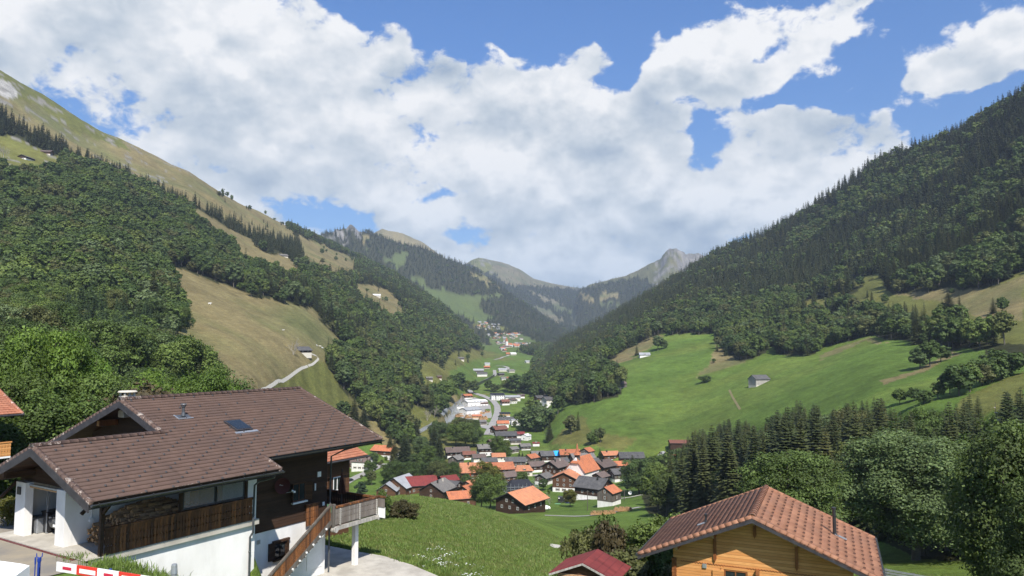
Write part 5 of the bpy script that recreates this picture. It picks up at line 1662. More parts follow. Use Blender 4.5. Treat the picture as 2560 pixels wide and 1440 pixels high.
for a in ((X0 - .06, E_LOW, pz(E_LOW), RG, pz(RG), .34), (X0 - .06, 2 * RG - E_LOW, pz(E_LOW), RG, pz(RG), .34), (XM - .06, RG + .25, pz(RG + .25), RM, pz(RM), .34), (XM - .06, 2 * RM + .9, pz(-.9), RM, pz(RM), .34),
          (XF + .01, E_MAIN, pz(E_MAIN), RM, pz(RM), .3), (XF + .01, 2 * RM + .9, pz(-.9), RM, pz(RM), .3), (X1 + .01, E_LOW, pz(E_LOW), E_MAIN, pz(E_MAIN), .26)):
    mb = MB(); bargeboard(mb, a[0], a[1], a[2] - .06, a[3], a[4] - .06, a[5]); mb.build('bargeboard', ['fascia'], rf)
for nm_, xa, xb, ye in (('gutter', X0 + .02, X1 + .15, E_LOW), ('gutter', X1 + .12, XF + .1, E_MAIN)):
    mb = MB()
    z = pz(ye)
    mb.box(xa, xb, ye + .05, ye + .10, z - .30, z - .03)          # fascia board behind
    pts = [(ye - .10 + .085 * math.cos(a), z - .11 + .085 * math.sin(a)) for a in np.linspace(math.pi, 2 * math.pi, 8)]
    n_ = len(pts)
    v = [(x, a, b_) for x in (xa, xb) for a, b_ in pts]
    mb.add(v, [(i, i + 1, n_ + i + 1, n_ + i) for i in range(n_ - 1)], 1)
    x = xa + .35
    while x < xb:
        mb.obox((x, ye - .02, z - .09), (.018, 0, 0), (0, .13, .03), (0, -.003, .012), 1); mb.obox((x, ye - .10, z - .2), (.014, 0, 0), (0, .06, 0), (0, 0, .01), 1)
        x += 1.15
    mb.build(nm_, ['fascia', 'gutter'], rf)
# vent pipe, skylight, stone chimney on the roof
up = np.array([0, -SL, 1]) / math.hypot(SL, 1); sl_ = np.array([0, 1, SL]) / math.hypot(SL, 1)
pv = np.array([6.99, 3.92, pz(3.92)])
mb = MB(); mb.obox(pv + up * .05, (.38, 0, 0), sl_ * .22, up * .02); mb.obox(pv + up * .065 - sl_ * .25, (.45, 0, 0), sl_ * .03, up * .02, 1); mb.obox(pv + up * .065 + (-.42, 0, 0), (.03, 0, 0), sl_ * .25, up * .02, 1)
mb.cyl(pv, pv + (0, 0, .55), .075, .075, 12); mb.cyl(pv + (0, 0, .1), pv + (0, 0, .3), .13, .08, 12); mb.cyl(pv + (0, 0, .55), pv + (0, 0, .66), .10, .15, 12); mb.cyl(pv + (0, 0, .69), pv + (0, 0, .74), .17, .15, 12)
mb.build('vent_pipe', ['pipe', 'steel'], ch)
ps = np.array([9.28, 2.35, pz(2.35)])
mb = MB(); mb.obox(ps + up * .07, (.52, 0, 0), sl_ * .62, up * .06); mb.obox(ps + up * .135, (.44, 0, 0), sl_ * .52, up * .012, 1); mb.obox(ps + up * .05 - sl_ * .78, (.72, 0, 0), sl_ * .09, up * .03, 2)
mb.build('skylight', ['fascia', 'glass', 'steel'], ch)
mb = MB(); pc = np.array([6.0, 7.55, 5.35])
mb.box(pc[0] - .34, pc[0] + .34, pc[1] - .28, pc[1] + .28, 4.9, 6.08); 
for sx in (-.26, .0, .26):
    for sy in (-.2, .2): mb.box(pc[0] + sx - .055, pc[0] + sx + .055, pc[1] + sy - .055, pc[1] + sy + .055, 6.08, 6.26)
mb.build('chimney', ['stone'], ch, .03)
mb = MB(); mb.cyl((pc[0], pc[1], 6.27), (pc[0], pc[1], 6.34), .50, .44, 14); mb.build('chimney_slab', ['stone'], ch)
# walls
mb = MB()
XW0, XW1, YW0, YW1 = 6.3, 15.05, 1.4, 11.45
mb.prism([(YW0, -1.4), (YW1, -1.4), (YW1, pz(2 * RM - YW1) - .2), (RM, pz(RM) - .2), (YW0, pz(YW0) - .2)], XW0, XW1, 0, 0)
mb.build('timber_wall', ['dwood'], ch)
mb = MB(); mb.box(XW0 + .02, XW1 - .02, YW0 + .04, YW1 - .04, -6, -1.4); mb.build('basement_wall', ['white'], ch)
mb = MB()                                                     # garage wing substructure: white retaining wall and ledge
mb.box(-.02, 8.25, -.55, 1.38, -6, -.28); mb.build('retaining_wall', ['white'], ch)
mb = MB(); mb.box(-.10, 8.35, -.74, 1.2, -.28, -.02); mb.build('concrete_ledge', ['concrete'], ch)
mb = MB(); mb.box(-.45, 6.28, 1.2, 7.2, -.3, -.012); mb.build('garage_floor', ['concrete'], ch)
mb = MB()
mb.box(.15, .50, 2.05, 2.8, -.3, 2.42); mb.build('pillar', ['white'], ch)
mb = MB(); mb.box(.15, .50, 5.6, 6.5, -.3, 2.42); mb.build('pillar', ['white'], ch)
mb = MB()
mb.box(.502, 6.28, 2.06, 2.2, -.3, pz(2.06) - .2); mb.box(.502, 6.28, 6.35, 6.5, -.3, 2.75); mb.box(6.1, 6.28, 2.2, 6.35, -.3, 3.6)
mb.box(7.7, 8.25, -.6, 1.38, -.02, 2.7)
mb.build('garage_wall', ['white'], ch)
mb = MB(); mb.prism([(1.0, 2.42), (6.9, 2.42), (6.9, 2.6), (RG, pz(RG) - .3), (1.0, pz(1.0) - .3)], .5, .62, 0, 0)
mb.build('gable_boards', ['dwood'], ch)
mb = MB(); mb.box(.3, .42, 2.81, 5.59, 2.28, 2.36); mb.box(.32, .40, 2.81, 5.59, 2.2, 2.26, 1); mb.build('garage_door_rail', ['steel', 'beam_end'], ch)
for y_, z_ in ((RG, pz(RG) - .5), (-.4, 2.76), (5.6, 2.9)):
    mb = MB(); mb.box(-.75, .5, y_ - .11, y_ + .11, z_ - .13, z_ + .12); mb.build('beam', ['dwood'], ch)
mb = MB(); mb.box(.22, .38, -.73, -.57, -.02, pz(-.65) - .2); mb.obox((-.15, -.65, 2.25), (.42, 0, .38), (0, .06, 0), (-.04, 0, .045)); mb.obox((.30, -1.12, 2.1), (0, .38, -.33), (.06, 0, 0), (0, -.04, -.045))
mb.build('corner_post', ['dwood'], ch)
for x_ in (3.95, 7.55):
    mb = MB(); mb.box(x_ - .07, x_ + .07, -.72, -.58, -.02, pz(-.65) - .2); mb.build('post', ['dwood'], ch)
mb = MB(); mb.obox((-.1, 6.6, 2.1), (.35, 0, .33), (0, .06, 0), (-.04, 0, .045)); mb.build('brace', ['dwood'], ch)
mb = MB(); rail_panel(mb, .40, 7.9, -.0, 1.02, -.76, .04, .155); mb.box(.38, 7.95, -.79, -.66, 1.02, 1.13); mb.build('side_railing', ['rail_wood'], ch)
mb = MB()
for xa, xb in ((4.05, 5.78), (5.82, 7.45)):
    mb.box(xa, xb, -.655, -.645, 1.25, 2.55, 1); mb.box(xa, xb, -.68, -.62, 1.16, 1.25); mb.box(xa, xa + .05, -.68, -.62, 1.25, 2.55); mb.box(xb - .05, xb, -.68, -.62, 1.25, 2.55)
mb.build('shed_window', ['fascia', 'pane'], ch)
mb = MB(); mb.path([(8.15, E_LOW + .12, pz(E_LOW) - .22), (8.15, E_LOW + .2, 2.2), (7.95, -1.15, 1.95), (7.9, -.88, 1.75), (7.9, -.84, .1), (7.9, -.84, -.6), (7.86, -.68, -.85), (7.86, -.68, -4.9)], .055, 8)
for z_ in (1.1, .2, -1.6, -3.4): mb.cyl((7.9 if z_ > -1 else 7.86, -.84 if z_ > -1 else -.68, z_), (7.9 if z_ > -1 else 7.86, -.84 if z_ > -1 else -.68, z_ + .06), .07, .07, 8)
mb.build('downpipe', ['pipe'], ch, smooth=True)
mb = MB(); mb.path([(15.9, E_MAIN + .02, pz(E_MAIN) - .2), (15.7, .6, 2.5), (15.25, 1.28, 2.1), (15.22, 1.3, -1.3), (15.22, 1.3, -4.7)], .055, 8); mb.build('downpipe', ['pipe'], ch, smooth=True)
# purlin ends under the upper gable
for y_, z_ in ((RM, pz(RM) - .42), (9.0, pz(2 * RM - 9.0) - .4), (4.0, pz(4.0) - .42)):
    mb = MB(); mb.box(5.25, 6.3, y_ - .12, y_ + .12, z_ - .16, z_ + .14); mb.build('purlin_end', ['stain_wood'], ch)
    mb = MB(); mb.box(5.235, 5.25, y_ - .115, y_ + .115, z_ - .15, z_ + .13); mb.build('purlin_face', ['beam_end'], ch)
mb = MB()
for i in range(6): mb.cyl((8.75, 1.38, -.35 + i * .17), (8.75, 1.12, -.35 + i * .17), .075, .075, 7)
mb.build('log_ends', ['gwood'], ch)
# windows on the long side
w = window(ch, 12.85, 1.4, -.17, 1.0, 1.05, '-y', None, 'mwood'); 
for sd in (-1, 1):
    sb = MB(); sb.obox((12.85 + sd * .62, 1.22, .35), (.10 * sd, -.16, 0), (.01, .006, 0), (0, 0, .52)); sb.build('shutter', ['mwood'], w)
sb = MB(); sb.box(12.3, 13.4, 1.22, 1.4, -.26, -.18); sb.build('sill', ['white_paint'], w)
w = window(ch, 11.6, 1.44, -3.05, .85, .85, '-y', None, 'dwood')
sb = MB(); sb.box(10.78, 11.16, 1.34, 1.42, -3.1, -2.15); sb.build('shutter', ['dwood'], w)
sb = MB(); sb.box(11.05, 12.2, 1.28, 1.44, -2.18, -2.06); sb.box(12.04, 12.14, 1.28, 1.44, -3.1, -2.18); sb.box(11.1, 12.14, 1.28, 1.44, -3.18, -3.06); sb.build('frame', ['dwood'], w)
mb = MB(); mb.box(10.0, 10.22, 1.40, 1.445, -2.0, -1.78); mb.build('meter_box', ['steel'], ch)
mb = MB(); mb.box(14.25, 14.5, 1.33, 1.4, 1.0, 1.3); mb.build('wall_lamp', ['white_paint'], ch)
mb = MB(); mb.box(14.05, 14.12, 1.33, 1.4, .25, .65); mb.build('thermometer', ['white_paint'], ch)
mb = MB(); mb.box(14.7, 14.85, 1.35, 1.4, -.75, -.55); mb.build('socket_box', ['white_paint'], ch)
mb = MB(); mb.box(13.6, 14.75, 1.41, 1.435, -4.3, -2.5); mb.build('basement_door', ['white_paint'], ch)
mb = MB(); mb.box(.10, .152, 6.0, 6.3, 1.85, 2.2); mb.build('wall_lamp', ['black'], ch)
mb = MB(); mb.cyl((1.3, 1.98, .95), (1.3, 2.04, .95), .1, .1, 12); mb.cyl((1.3, 2.02, .98), (1.3, 2.02, 2.5), .018, .018, 6); mb.build('cable_outlet', ['white_paint'], ch)
mb = MB(); mb.box(.96, 1.02, 5.2, 5.28, 0, 2.2); mb.box(.96, 1.05, 5.15, 5.33, 1.2, 1.75); mb.build('door_track', ['steel'], ch)

# balcony with stairs
bl = MB(); bl.box(14.4, 18.2, .22, 6.0, -1.78, -1.62); bl.build('balcony_floor', ['gwood'], ch)
bp = MB(); rail_panel(bp, 14.62, 18.12, -1.72, -.78, .16, .045, .14); bp.box(14.5, 18.3, .12, .26, -.76, -.64, 1); brail = bp.build('balcony_railing', ['rail_grey', 'rail_wood'], ch)
for x_ in (14.95, 16.6, 18.1):
    q = MB()
    for i in range(8): q.cyl((x_, .14, -1.72 + i * .12), (x_, .10, -1.72 + i * .12), .075, .06, 8)
    q.build('carved_strip', ['pale_wood'], brail)
bb = MB(); bb.obox((16.4, .18, -1.93), (1.95, 0, 0), (0, .09, 0), (0, 0, .11)); bb.cyl((14.55, .02, -1.98), (14.55, .36, -1.98), .17, .17, 10); bb.cyl((18.2, .02, -1.95), (18.2, .36, -1.95), .15, .15, 10)
bb.build('balcony_beam', ['pale_wood'], ch)
# far railing, seen from inside, and its return
bp = MB()
n_ = int(5.8 / .16)
for i in range(n_):
    y_ = .25 + i * .16
    bp.box(18.15, 18.19, y_ + .02, y_ + .15, -1.6, -1.3); bp.box(18.15, 18.19, y_ + .03, y_ + .14, -1.3, -1.12); bp.box(18.15, 18.19, y_ + .01, y_ + .15, -1.12, -.78)
bp.box(18.10, 18.24, .26, 6.0, -.78, -.66, 1); bp.build('far_railing', ['dwood', 'rail_wood'], ch)
bp = MB(); bp.box(18.16, 18.2, -.45, .12, -1.3, -.7); bp.box(18.12, 18.24, -.5, .12, -.7, -.6, 1); bp.box(18.20, 18.24, -.45, .12, -1.95, -1.3, 2); bp.build('railing_return', ['rail_grey', 'rail_wood', 'white_paint'], ch)
mb = MB(); mb.box(14.38, 14.56, .12, .3, -1.8, -.5); mb.build('newel_post', ['gwood'], ch)
mb = MB(); mb.box(17.08, 17.36, .95, 1.23, -5.2, -1.8); mb.build('balcony_column', ['white'], ch)
# stairs: run down along the wall towards the camera
sx0, sx1, sz0, sz1 = 14.2, 10.0, -1.72, -4.55
ssl = (sz0 - sz1) / (sx0 - sx1)
st = MB(); rail_panel(st, sx1 - .3, sx0, sz1 + .18 - .3 * ssl, sz1 + 1.12 - .3 * ssl, .16, .045, .14, slope=ssl)
st.obox(((sx0 + sx1) / 2 - .15, .18, (sz0 + sz1) / 2 + 1.12), ((sx0 - sx1) / 2 + .2, 0, (sz0 - sz1) / 2 + .14), (0, .07, 0), (-.03, 0, .045), 1)
st.obox(((sx0 + sx1) / 2 - .15, .20, (sz0 + sz1) / 2 + .08), ((sx0 - sx1) / 2 + .2, 0, (sz0 - sz1) / 2 + .14), (0, .05, 0), (-.08, 0, .12), 1)
srail = st.build('stair_railing', ['rail_wood', 'gwood'], ch)
n_ = 14
st = MB()
for i in range(n_):
    x_ = sx0 - (sx0 - sx1) * (i + .5) / n_; z_ = sz0 - (sz0 - sz1) * (i + .5) / n_
    st.box(x_ - .17, x_ + .15, .24, 1.25, z_ - .05, z_)
st.build('stair_treads', ['gwood'], ch)
st = MB()
for i in range(8):
    f_ = (i + .3) / 8
    st.cyl((sx0 - .2 - 3.9 * f_, .10, sz0 - 2.65 * f_ + .02), (sx0 - .2 - 3.9 * f_, .15, sz0 - 2.65 * f_ + .02), .06, .06, 8)
st.build('stair_bolts', ['white_paint'], ch)
sp_ = MB(); rail_panel(sp_, 13.35, 14.3, -1.7, -.55, 1.28, .04, .14, cut=True); sp_.box(13.3, 14.35, 1.22, 1.36, -.55, -.45); sp_.build('landing_panel', ['rail_wood'], ch)


# ------------------------------------------------------------------ things at the brown chalet
def at_house(u, v, w):
    return (HO[0] + HU[0] * u + HV[0] * v, HO[1] + HU[1] * u + HV[1] * v, HO[2] + w)


# satellite dish on the wall
dish = root('satellite_dish', at_house(11.3, 1.4, .95), HROT, 'dull red satellite dish on the dark timber wall', 'satellite dish')
bm_ = bmesh.new()
rings = []
for i in range(7):
    rr_ = .42 * i / 6; zz = .10 * (i / 6) ** 2
    if i == 0:
        rings.append([bm_.verts.new((0, 0, 0))])
    else:
        rings.append([bm_.verts.new((rr_ * math.cos(a), zz, rr_ * 1.08 * math.sin(a))) for a in np.linspace(0, 2 * math.pi, 28, endpoint=False)])
for k in range(28):
    bm_.faces.new((rings[0][0], rings[1][k], rings[1][(k + 1) % 28]))
for i in range(1, 6):
    for k in range(28):
        bm_.faces.new((rings[i][k], rings[i + 1][k], rings[i + 1][(k + 1) % 28], rings[i][(k + 1) % 28]))
me = bpy.data.meshes.new('reflector'); bmesh.ops.solidify(bm_, geom=list(bm_.faces), thickness=.015); bm_.to_mesh(me); bm_.free(); me.materials.append(M['dish_red'])
o_ = link('reflector', me, dish, loc=(0, -.45, 0)); o_.rotation_euler = (math.pi, 0, R(-38)); o_.location = (0, -.4, .05)
mb = MB(); mb.path([(0, 0, -.1), (0, -.35, -.1)], .03, 8); mb.path([(0.05, -.4, -.38), (.42, -.85, -.30)], .014, 6); mb.build('bracket', ['steel'], dish)
mb = MB(); mb.cyl((.42, -.85, -.30), (.36, -.76, -.24), .05, .05, 10); mb.box(.38, .5, -.92, -.82, -.36, -.27); mb.build('receiver', ['white_paint'], dish)
mb = MB()
for i, (a, b_) in enumerate(((-.12, .02), (.04, .14))):
    mb.obox((-.10 + a * .3 - .12, -.50, .13), (.04, .03, 0), (.003, -.003, 0), (0, 0, .012)); mb.obox((-.06 + i * .08 - .10, -.52, .09), (.035, .027, 0), (.003, -.003, 0), (0, 0, .012))
mb.build('lettering', ['white_paint'], dish)
# folded parasol and chair on the balcony
um = root('parasol', at_house(16.6, 1.7, -1.62), HROT, 'folded brown parasol standing on the balcony', 'parasol')
mb = MB(); mb.cyl((0, 0, 0), (0, 0, 2.75), .025, .025, 8); mb.build('pole', ['fascia'], um)
mb = MB()
for i in range(9):
    an = i * 2 * math.pi / 9
    mb.add([(0, 0, 2.7), (.06 * math.cos(an), .06 * math.sin(an), 2.4), (.27 * math.cos(an + .05), .27 * math.sin(an + .05), 1.25), (.10 * math.cos(an + .35), .10 * math.sin(an + .35), 1.2), (.05 * math.cos(an + .3), .05 * math.sin(an + .3), 2.3),
            (.27 * math.cos(an + .65), .27 * math.sin(an + .65), 1.25), (.06 * math.cos(an + .7), .06 * math.sin(an + .7), 2.4)], [(0, 1, 4), (1, 2, 3, 4), (0, 4, 6), (4, 3, 5, 6)])
mb.build('canopy', ['cloth_brown'], um)
cr_o = root('garden_chair', at_house(15.3, 1.2, -1.62), HROT + 2.2, 'light green metal garden chair on the balcony', 'chair')
mb = MB(); mb.box(-.22, .22, -.22, .22, .42, .45); mb.build('seat', ['green_paint'], cr_o)
mb = MB()
for i in range(5): mb.box(-.2 + i * .1 - .02, -.2 + i * .1 + .02, .2, .23, .5, .88)
mb.path([(-.23, .22, .42), (-.23, .24, .9), (.23, .24, .9), (.23, .22, .42)], .014, 6); mb.build('backrest', ['green_paint'], cr_o)
for sx, sy in ((-1, -1), (1, -1), (-1, 1), (1, 1)):
    mb = MB(); mb.cyl((sx * .2, sy * .2, .42), (sx * .25, sy * .25, 0), .013, .013, 6); mb.build('leg', ['green_paint'], cr_o)


# firewood stack in the lean-to
def firewood(name, loc, rz, pieces, L_, label, cat='firewood', seed=1):
    r = random.Random(seed)
    mb = MB()
    for (x, y, z, s_) in pieces:
        an = r.uniform(-.25, .25); q = r.choice((3, 4, 4, 5))
        d = np.array([math.cos(an) * r.uniform(.9, 1), math.sin(an), r.uniform(-.08, .08)]) * L_ / 2
        a0 = r.uniform(0, 6.28)
        c = np.array([x, y, z])
        e1 = np.cross(d, (0, 0, 1)); e1 /= np.linalg.norm(e1); e2 = np.cross(e1, d); e2 /= np.linalg.norm(e2)
        pts = [e1 * math.cos(a0 + 6.283 * k / q) * s_ * r.uniform(.8, 1.2) + e2 * math.sin(a0 + 6.283 * k / q) * s_ for k in range(q)]
        v = [c - d + p_ for p_ in pts] + [c + d + p_ for p_ in pts]
        mb.add(v, [(k, (k + 1) % q, q + (k + 1) % q, q + k) for k in range(q)] + [tuple(range(q))[::-1], tuple(range(q, 2 * q))], r.choice((0, 0, 1)))
    o_ = mb.build(name, ['firewood', 'beam_end'])
    o_.location = loc; o_.rotation_euler = (0, 0, rz)
    return tag(o_, label, cat)


r_ = random.Random(4)
pcs = [(r_.uniform(0, .35), -.05 - j * .15 + r_.uniform(-.03, .03), .07 + k * .115, r_.uniform(.06, .085)) for j in range(9) for k in range(7 if j < 8 else 5)]
firewood('firewood_pile', at_house(1.25, 1.98, 0), HROT, pcs, .42, 'neat stack of split firewood beside the white garage wall')
pcs = []
for i in range(15):
    for j in range(11):
        top = 1.0 + .55 * math.sin(i * .28 + .3) - .045 * abs(j - 3)
        k = 0
        while .07 + k * .13 < top:
            if k * .13 > top - .45 or j > 8 or i < 1:
                pcs.append((i * .36 + r_.uniform(-.1, .1), -.1 - j * .17 + r_.uniform(-.05, .05), .07 + k * .13, r_.uniform(.07, .1)))
            k += 1
firewood('firewood_heap', at_house(2.0, 1.9, 0), HROT, pcs, .42, 'long shaded heap of firewood behind the carved side railing', seed=9)


# a car seen from its front
def car(name, loc, rz, paint, label, group=None, plate=True, S=1.0):
    e = root(name, loc, rz, label, 'car', group)
    if S != 1: e.scale = (S,) * 3
    prof = [(-2.2, .35), (-2.28, .6), (-2.2, .86), (-1.95, .98), (-1.05, 1.08), (-.45, 1.52), (.2, 1.62), (1.2, 1.6), (1.85, 1.32), (2.2, 1.0), (2.25, .5), (2.1, .32)]
    V_, F_ = [], []
    ys = (-.90, -.78, -.40, .40, .78, .90)
    for i, y in enumerate(ys):
        for x, z in prof:
            ins = 0
            if abs(y) > .8:
                zz = min(z, 1.0) if z > 1.08 else z
                V_.append((x * .97, y * (1 if z < .9 else .96), min(zz, 1.02)))
            elif abs(y) > .6:
                V_.append((x * .995, y * (1 if z < 1.1 else .86), z * (1 if z < 1.1 else .985)))
            else:
                V_.append((x - (.04 if x < -1.9 else 0), y, z + (.02 if z > 1.0 else 0)))
    n = len(prof)
    for i in range(len(ys) - 1):
        for k in range(n):
            F_.append((i * n + k, (i + 1) * n + k, (i + 1) * n + (k + 1) % n, i * n + (k + 1) % n))
    mb = MB(); mb.add(V_, F_); mb.F += [tuple(range(n)), tuple(range(5 * n, 6 * n))[::-1]]; mb.I += [0, 0]
    mb.build('body', [paint], e, smooth=False)
    g = MB(); g.add([(-1.02, -.62, 1.12), (-1.02, .62, 1.12), (-.5, .58, 1.51), (-.5, -.58, 1.51)], [(0, 1, 2, 3)]); g.add([(x - .012, y, z + .012) for x, y, z in g.V], [])
    for sd in (-1, 1): g.add([(-.85, sd * .80, 1.06), (1.6, sd * .80, 1.08), (1.2, sd * .71, 1.5), (-.4, sd * .71, 1.46)], [(0, 1, 2, 3)])
    o_ = g.build('window', ['glass'], e); o_.location = (-.012, 0, .012)
    for sx in (-1.38, 1.38):
        for sd in (-1, 1):
            wv = MB(); wv.cyl((sx, sd * .72, .34), (sx, sd * .92, .34), .34, .34, 16); wo_ = wv.build('wheel', ['black'], e)
            wv = MB(); wv.cyl((sx, sd * .915, .34), (sx, sd * .93, .34), .2, .2, 12); wv.build('rim', ['steel'], wo_)
    for sd in (-1, 1):
        h = MB(); h.obox((-2.16, sd * .66, .76), (.06, 0, .02), (0, .17, 0), (-.02, 0, .07)); h.build('headlight', ['steel'], e)
    h = MB(); h.obox((-2.245, 0, .70), (.03, 0, .0), (0, .36, 0), (0, 0, .12))
    h.build('grille', ['black'], e)
    h = MB()
    for z_ in (.64, .70, .76): h.box(-2.29, -2.275, -.34, .34, z_ - .012, z_ + .012)
    for k in range(24):
        a0, a1 = 2 * math.pi * k / 24, 2 * math.pi * (k + 1) / 24
        h.cyl((-2.30, .12 * math.cos(a0), .72 + .12 * math.sin(a0)), (-2.30, .12 * math.cos(a1), .72 + .12 * math.sin(a1)), .012, .012, 4, caps=False)
    for a_ in (90, 210, 330): h.cyl((-2.30, 0, .72), (-2.30, .12 * math.cos(R(a_)), .72 + .12 * math.sin(R(a_))), .012, .008, 4, caps=False)
    if plate: h.build('grille_star', ['steel'], e)
    if plate:
        h = MB(); h.box(-2.32, -2.30, -.26, .26, .44, .55); h.build('number_plate', ['white_paint'], e)
    return e


car('parked_car', at_house(3.15, 4.12, 0.0), HROT, 'car_dark', 'dark car parked inside the open garage')
bn = root('wheelie_bin', at_house(1.25, 5.42, 0), HROT, 'black bin standing inside the garage door', 'bin')
mb = MB(); mb.prism([(-.22, .05), (.22, .05), (.28, .95), (-.28, .95)], -.28, .28, 0); mb.build('bin_body', ['black'], bn)
mb = MB(); mb.box(-.32, .3, -.3, .3, .95, 1.0); mb.build('lid', ['black'], bn)
bn = root('storage_box', at_house(.9, 5.85, 0), HROT, 'grey box beside the bin inside the garage', 'box')
mb = MB(); mb.box(-.2, .2, -.3, .3, 0, .7); mb.build('box_body', ['steel'], bn, .02)
mb = MB(); mb.box(-.22, .22, -.32, .32, .7, .75); mb.build('lid', ['gutter'], bn)

# forecourt, drain, terrace
def sheet(name, pts, m, z=None, dz=0.0, kind='structure', th=0.0):
    V_ = [(p_[0], p_[1], (p_[2] if z is None else z) + dz) for p_ in pts]
    me = bpy.data.meshes.new(name); me.from_pydata(V_, [], [tuple(range(len(V_)))]); me.materials.append(M[m]); me.update()
    o_ = link(name, me); o_['kind'] = kind
    return o_


def hpt(u, v): return at_house(u, v, 0)


fc = [hpt(-.46, -1.6), hpt(-.46, 7.2), hpt(8, 7.2), hpt(8, 16), hpt(-1, 16), hpt(-9, 12), hpt(-9, -1.2)]
sheet('forecourt', fc, 'asphalt', -8.855)
sheet('forecourt_edge', [hpt(-.44, -.8), hpt(-.44, 2.0), hpt(.3, 2.0), hpt(.3, -.8)], 'concrete', -8.84)
dr = MB(); dr.box(-.62, -.48, -.2, 6.9, 0, .012); d_ = dr.build('drain_channel', ['dish_red']); d_.location = at_house(0, 0, -.053); d_.rotation_euler = (0, 0, HROT); tag(d_, 'rusty drain channel across the garage forecourt', 'drain')
tp = [ray(px, py) * (-13.58) / ray(px, py)[2] for px, py in ((790, 1470), (800, 1360), (880, 1376), (960, 1390), (1030, 1412), (1110, 1446), (1090, 1470))]
sheet('terrace', tp, 'concrete', -13.58)

# low edge wall and the yellow shrub beside the garage
def gable_tufts(name, pts, h, n, seed, mtl, label, w=.012):
    r = np.random.default_rng(seed); a_ = Acc()
    P_ = np.array(pts)
    for i in range(n):
        f_ = r.random() * (len(P_) - 1); k = int(f_); q = P_[k] * (1 - f_ + k) + P_[min(k + 1, len(P_) - 1)] * (f_ - k)
        q = q + np.array([r.normal(0, .28), r.normal(0, .28), 0]); hh = h * r.uniform(.4, 1.25); b_ = r.normal(0, .3, 2) * hh
        s_ = np.array([r.normal(), r.normal(), 0]); s_ = s_ / (np.linalg.norm(s_) + 1e-6) * w * r.uniform(.6, 1.6)
        m_ = q + (b_[0] * .4, b_[1] * .4, hh * .6)
        a_.add([q - s_, q + s_, m_ + s_ * .8, m_ - s_ * .8], [(0, 1, 2, 3)], (r.uniform(.7, 1.4),) * 3)
        a_.add([m_ - s_ * .8, m_ + s_ * .8, q + (b_[0] + s_[0] * .1, b_[1], hh), q + (b_[0], b_[1], hh)], [(0, 1, 2, 3)], (r.uniform(.7, 1.4),) * 3)
    o_ = link(name, a_.mesh(name, [mtl]))
    return tag(o_, label, 'grass', None, 'stuff')


m_grass = foliage_mat('grass_blades', [(0.13, 0.19, 0.045), (0.15, 0.21, 0.05)], 0.3)
m_grassdry = foliage_mat('dry_blades', [(0.20, 0.19, 0.08), (0.23, 0.21, 0.10)], 0.3)
gp = [ray(px, py) * 25.5 / ray(px, py)[1] for px, py in ((245, 1412), (285, 1418), (330, 1432), (380, 1448), (430, 1470))]
gable_tufts('verge_grass', gp, .24, 2200, 3, m_grass, 'rough grass growing along the white retaining wall')
gable_tufts('weeds', [at_house(-.35, -.15, -.06), at_house(-.35, .35, -.06)], .2, 120, 4, m_grass, 'small weed tuft at the forecourt corner')
lone_p = at_house(1.5, 8.6, -.05)
plant_parts('golden_shrub', lone_p, 1.5, recolor(HI_SHRUB[1], m_leaf_olive), 'yellow green shrub beside the left garage pillar', cat='shrub', wide=1.0)

# barrier, trestle post, tarpaulin and pole at the bottom left
bz = -4.72
b0 = ray(142.7, 1404.6); b0 = b0 * 16 / b0[1]; b1 = ray(302, 1429.6); b1 = b1 * (b0[2] / b1[2])
bdir = np.array([b1[0] - b0[0], b1[1] - b0[1], 0]); bl_ = np.linalg.norm(bdir[:2]); bdir /= bl_
seg_ = bl_ * 52 / 160.0
bar = root('barrier_board', b0, math.atan2(bdir[1], bdir[0]), 'red and white striped barrier board at the bottom left corner', 'barrier')
hB = .19
for i in range(7):
    q = MB(); q.box(i * seg_, (i + 1) * seg_, -.012, .012, -hB, 0)
    o_ = q.build('board_field', ['white_paint' if i % 2 == 0 else 'red'], bar)
    q = MB(); c0, c1 = (.32, .76) if i % 2 == 0 else (.14, .9)
    if i % 2 == 0: q.box((i + .32) * seg_, (i + .75) * seg_, -.018, -.0125, -.13, -.07)
    else: q.box((i + .15) * seg_, (i + .92) * seg_, -.018, -.0125, -.15, -.06)
    q.build('reflective_stripe', ['crimson' if i % 2 == 0 else 'white_paint'], o_)
q = MB(); q.box(3.5 * seg_ - .6, 3.5 * seg_ - .56, .014, .05, -1.3, .02); q.build('leg', ['blue'], bar)
pst = ray(99, 1385); pst = pst * 17.5 / pst[1]
po = root('trestle_post', pst, .3, 'blue steel post with a forked head behind the barrier', 'post')
q = MB(); q.cyl((0, 0, -1.9), (0, 0, -.1), .033, .033, 10); q.build('tube', ['blue'], po)
q = MB(); q.path([(-.06, 0, .02), (-.055, 0, -.06), (0, 0, -.09), (.055, 0, -.06), (.06, 0, .02)], .012, 6); q.cyl((0, 0, -.09), (0, 0, -.17), .045, .045, 8); q.build('fork', ['blue'], po)
p2 = ray(89, 1393) * 17.2 / ray(89, 1393)[1]
po = root('steel_bar', p2, 0, 'thin blue steel bar left of the forked post', 'post')
q = MB(); q.cyl((0, 0, -.16), (0, 0, 0), .018, .018, 6); q.cyl((0, 0, -1.9), (0, 0, -.16), .012, .012, 6); q.build('bar', ['blue'], po)
q = MB(); q.cyl((0, 0, -1.95), (0, 0, -1.88), .05, .05, 8); q.build('foot', ['blue'], po)
pp = ray(436, 1410) * 18 / ray(436, 1410)[1]
po = root('grey_pole', pp, 0, 'weathered grey pole end in front of the white wall', 'pole')
q = MB(); q.cyl((0, 0, -3.2), (0, 0, -.03), .072, .068, 12); q.build('shaft', ['steel'], po)
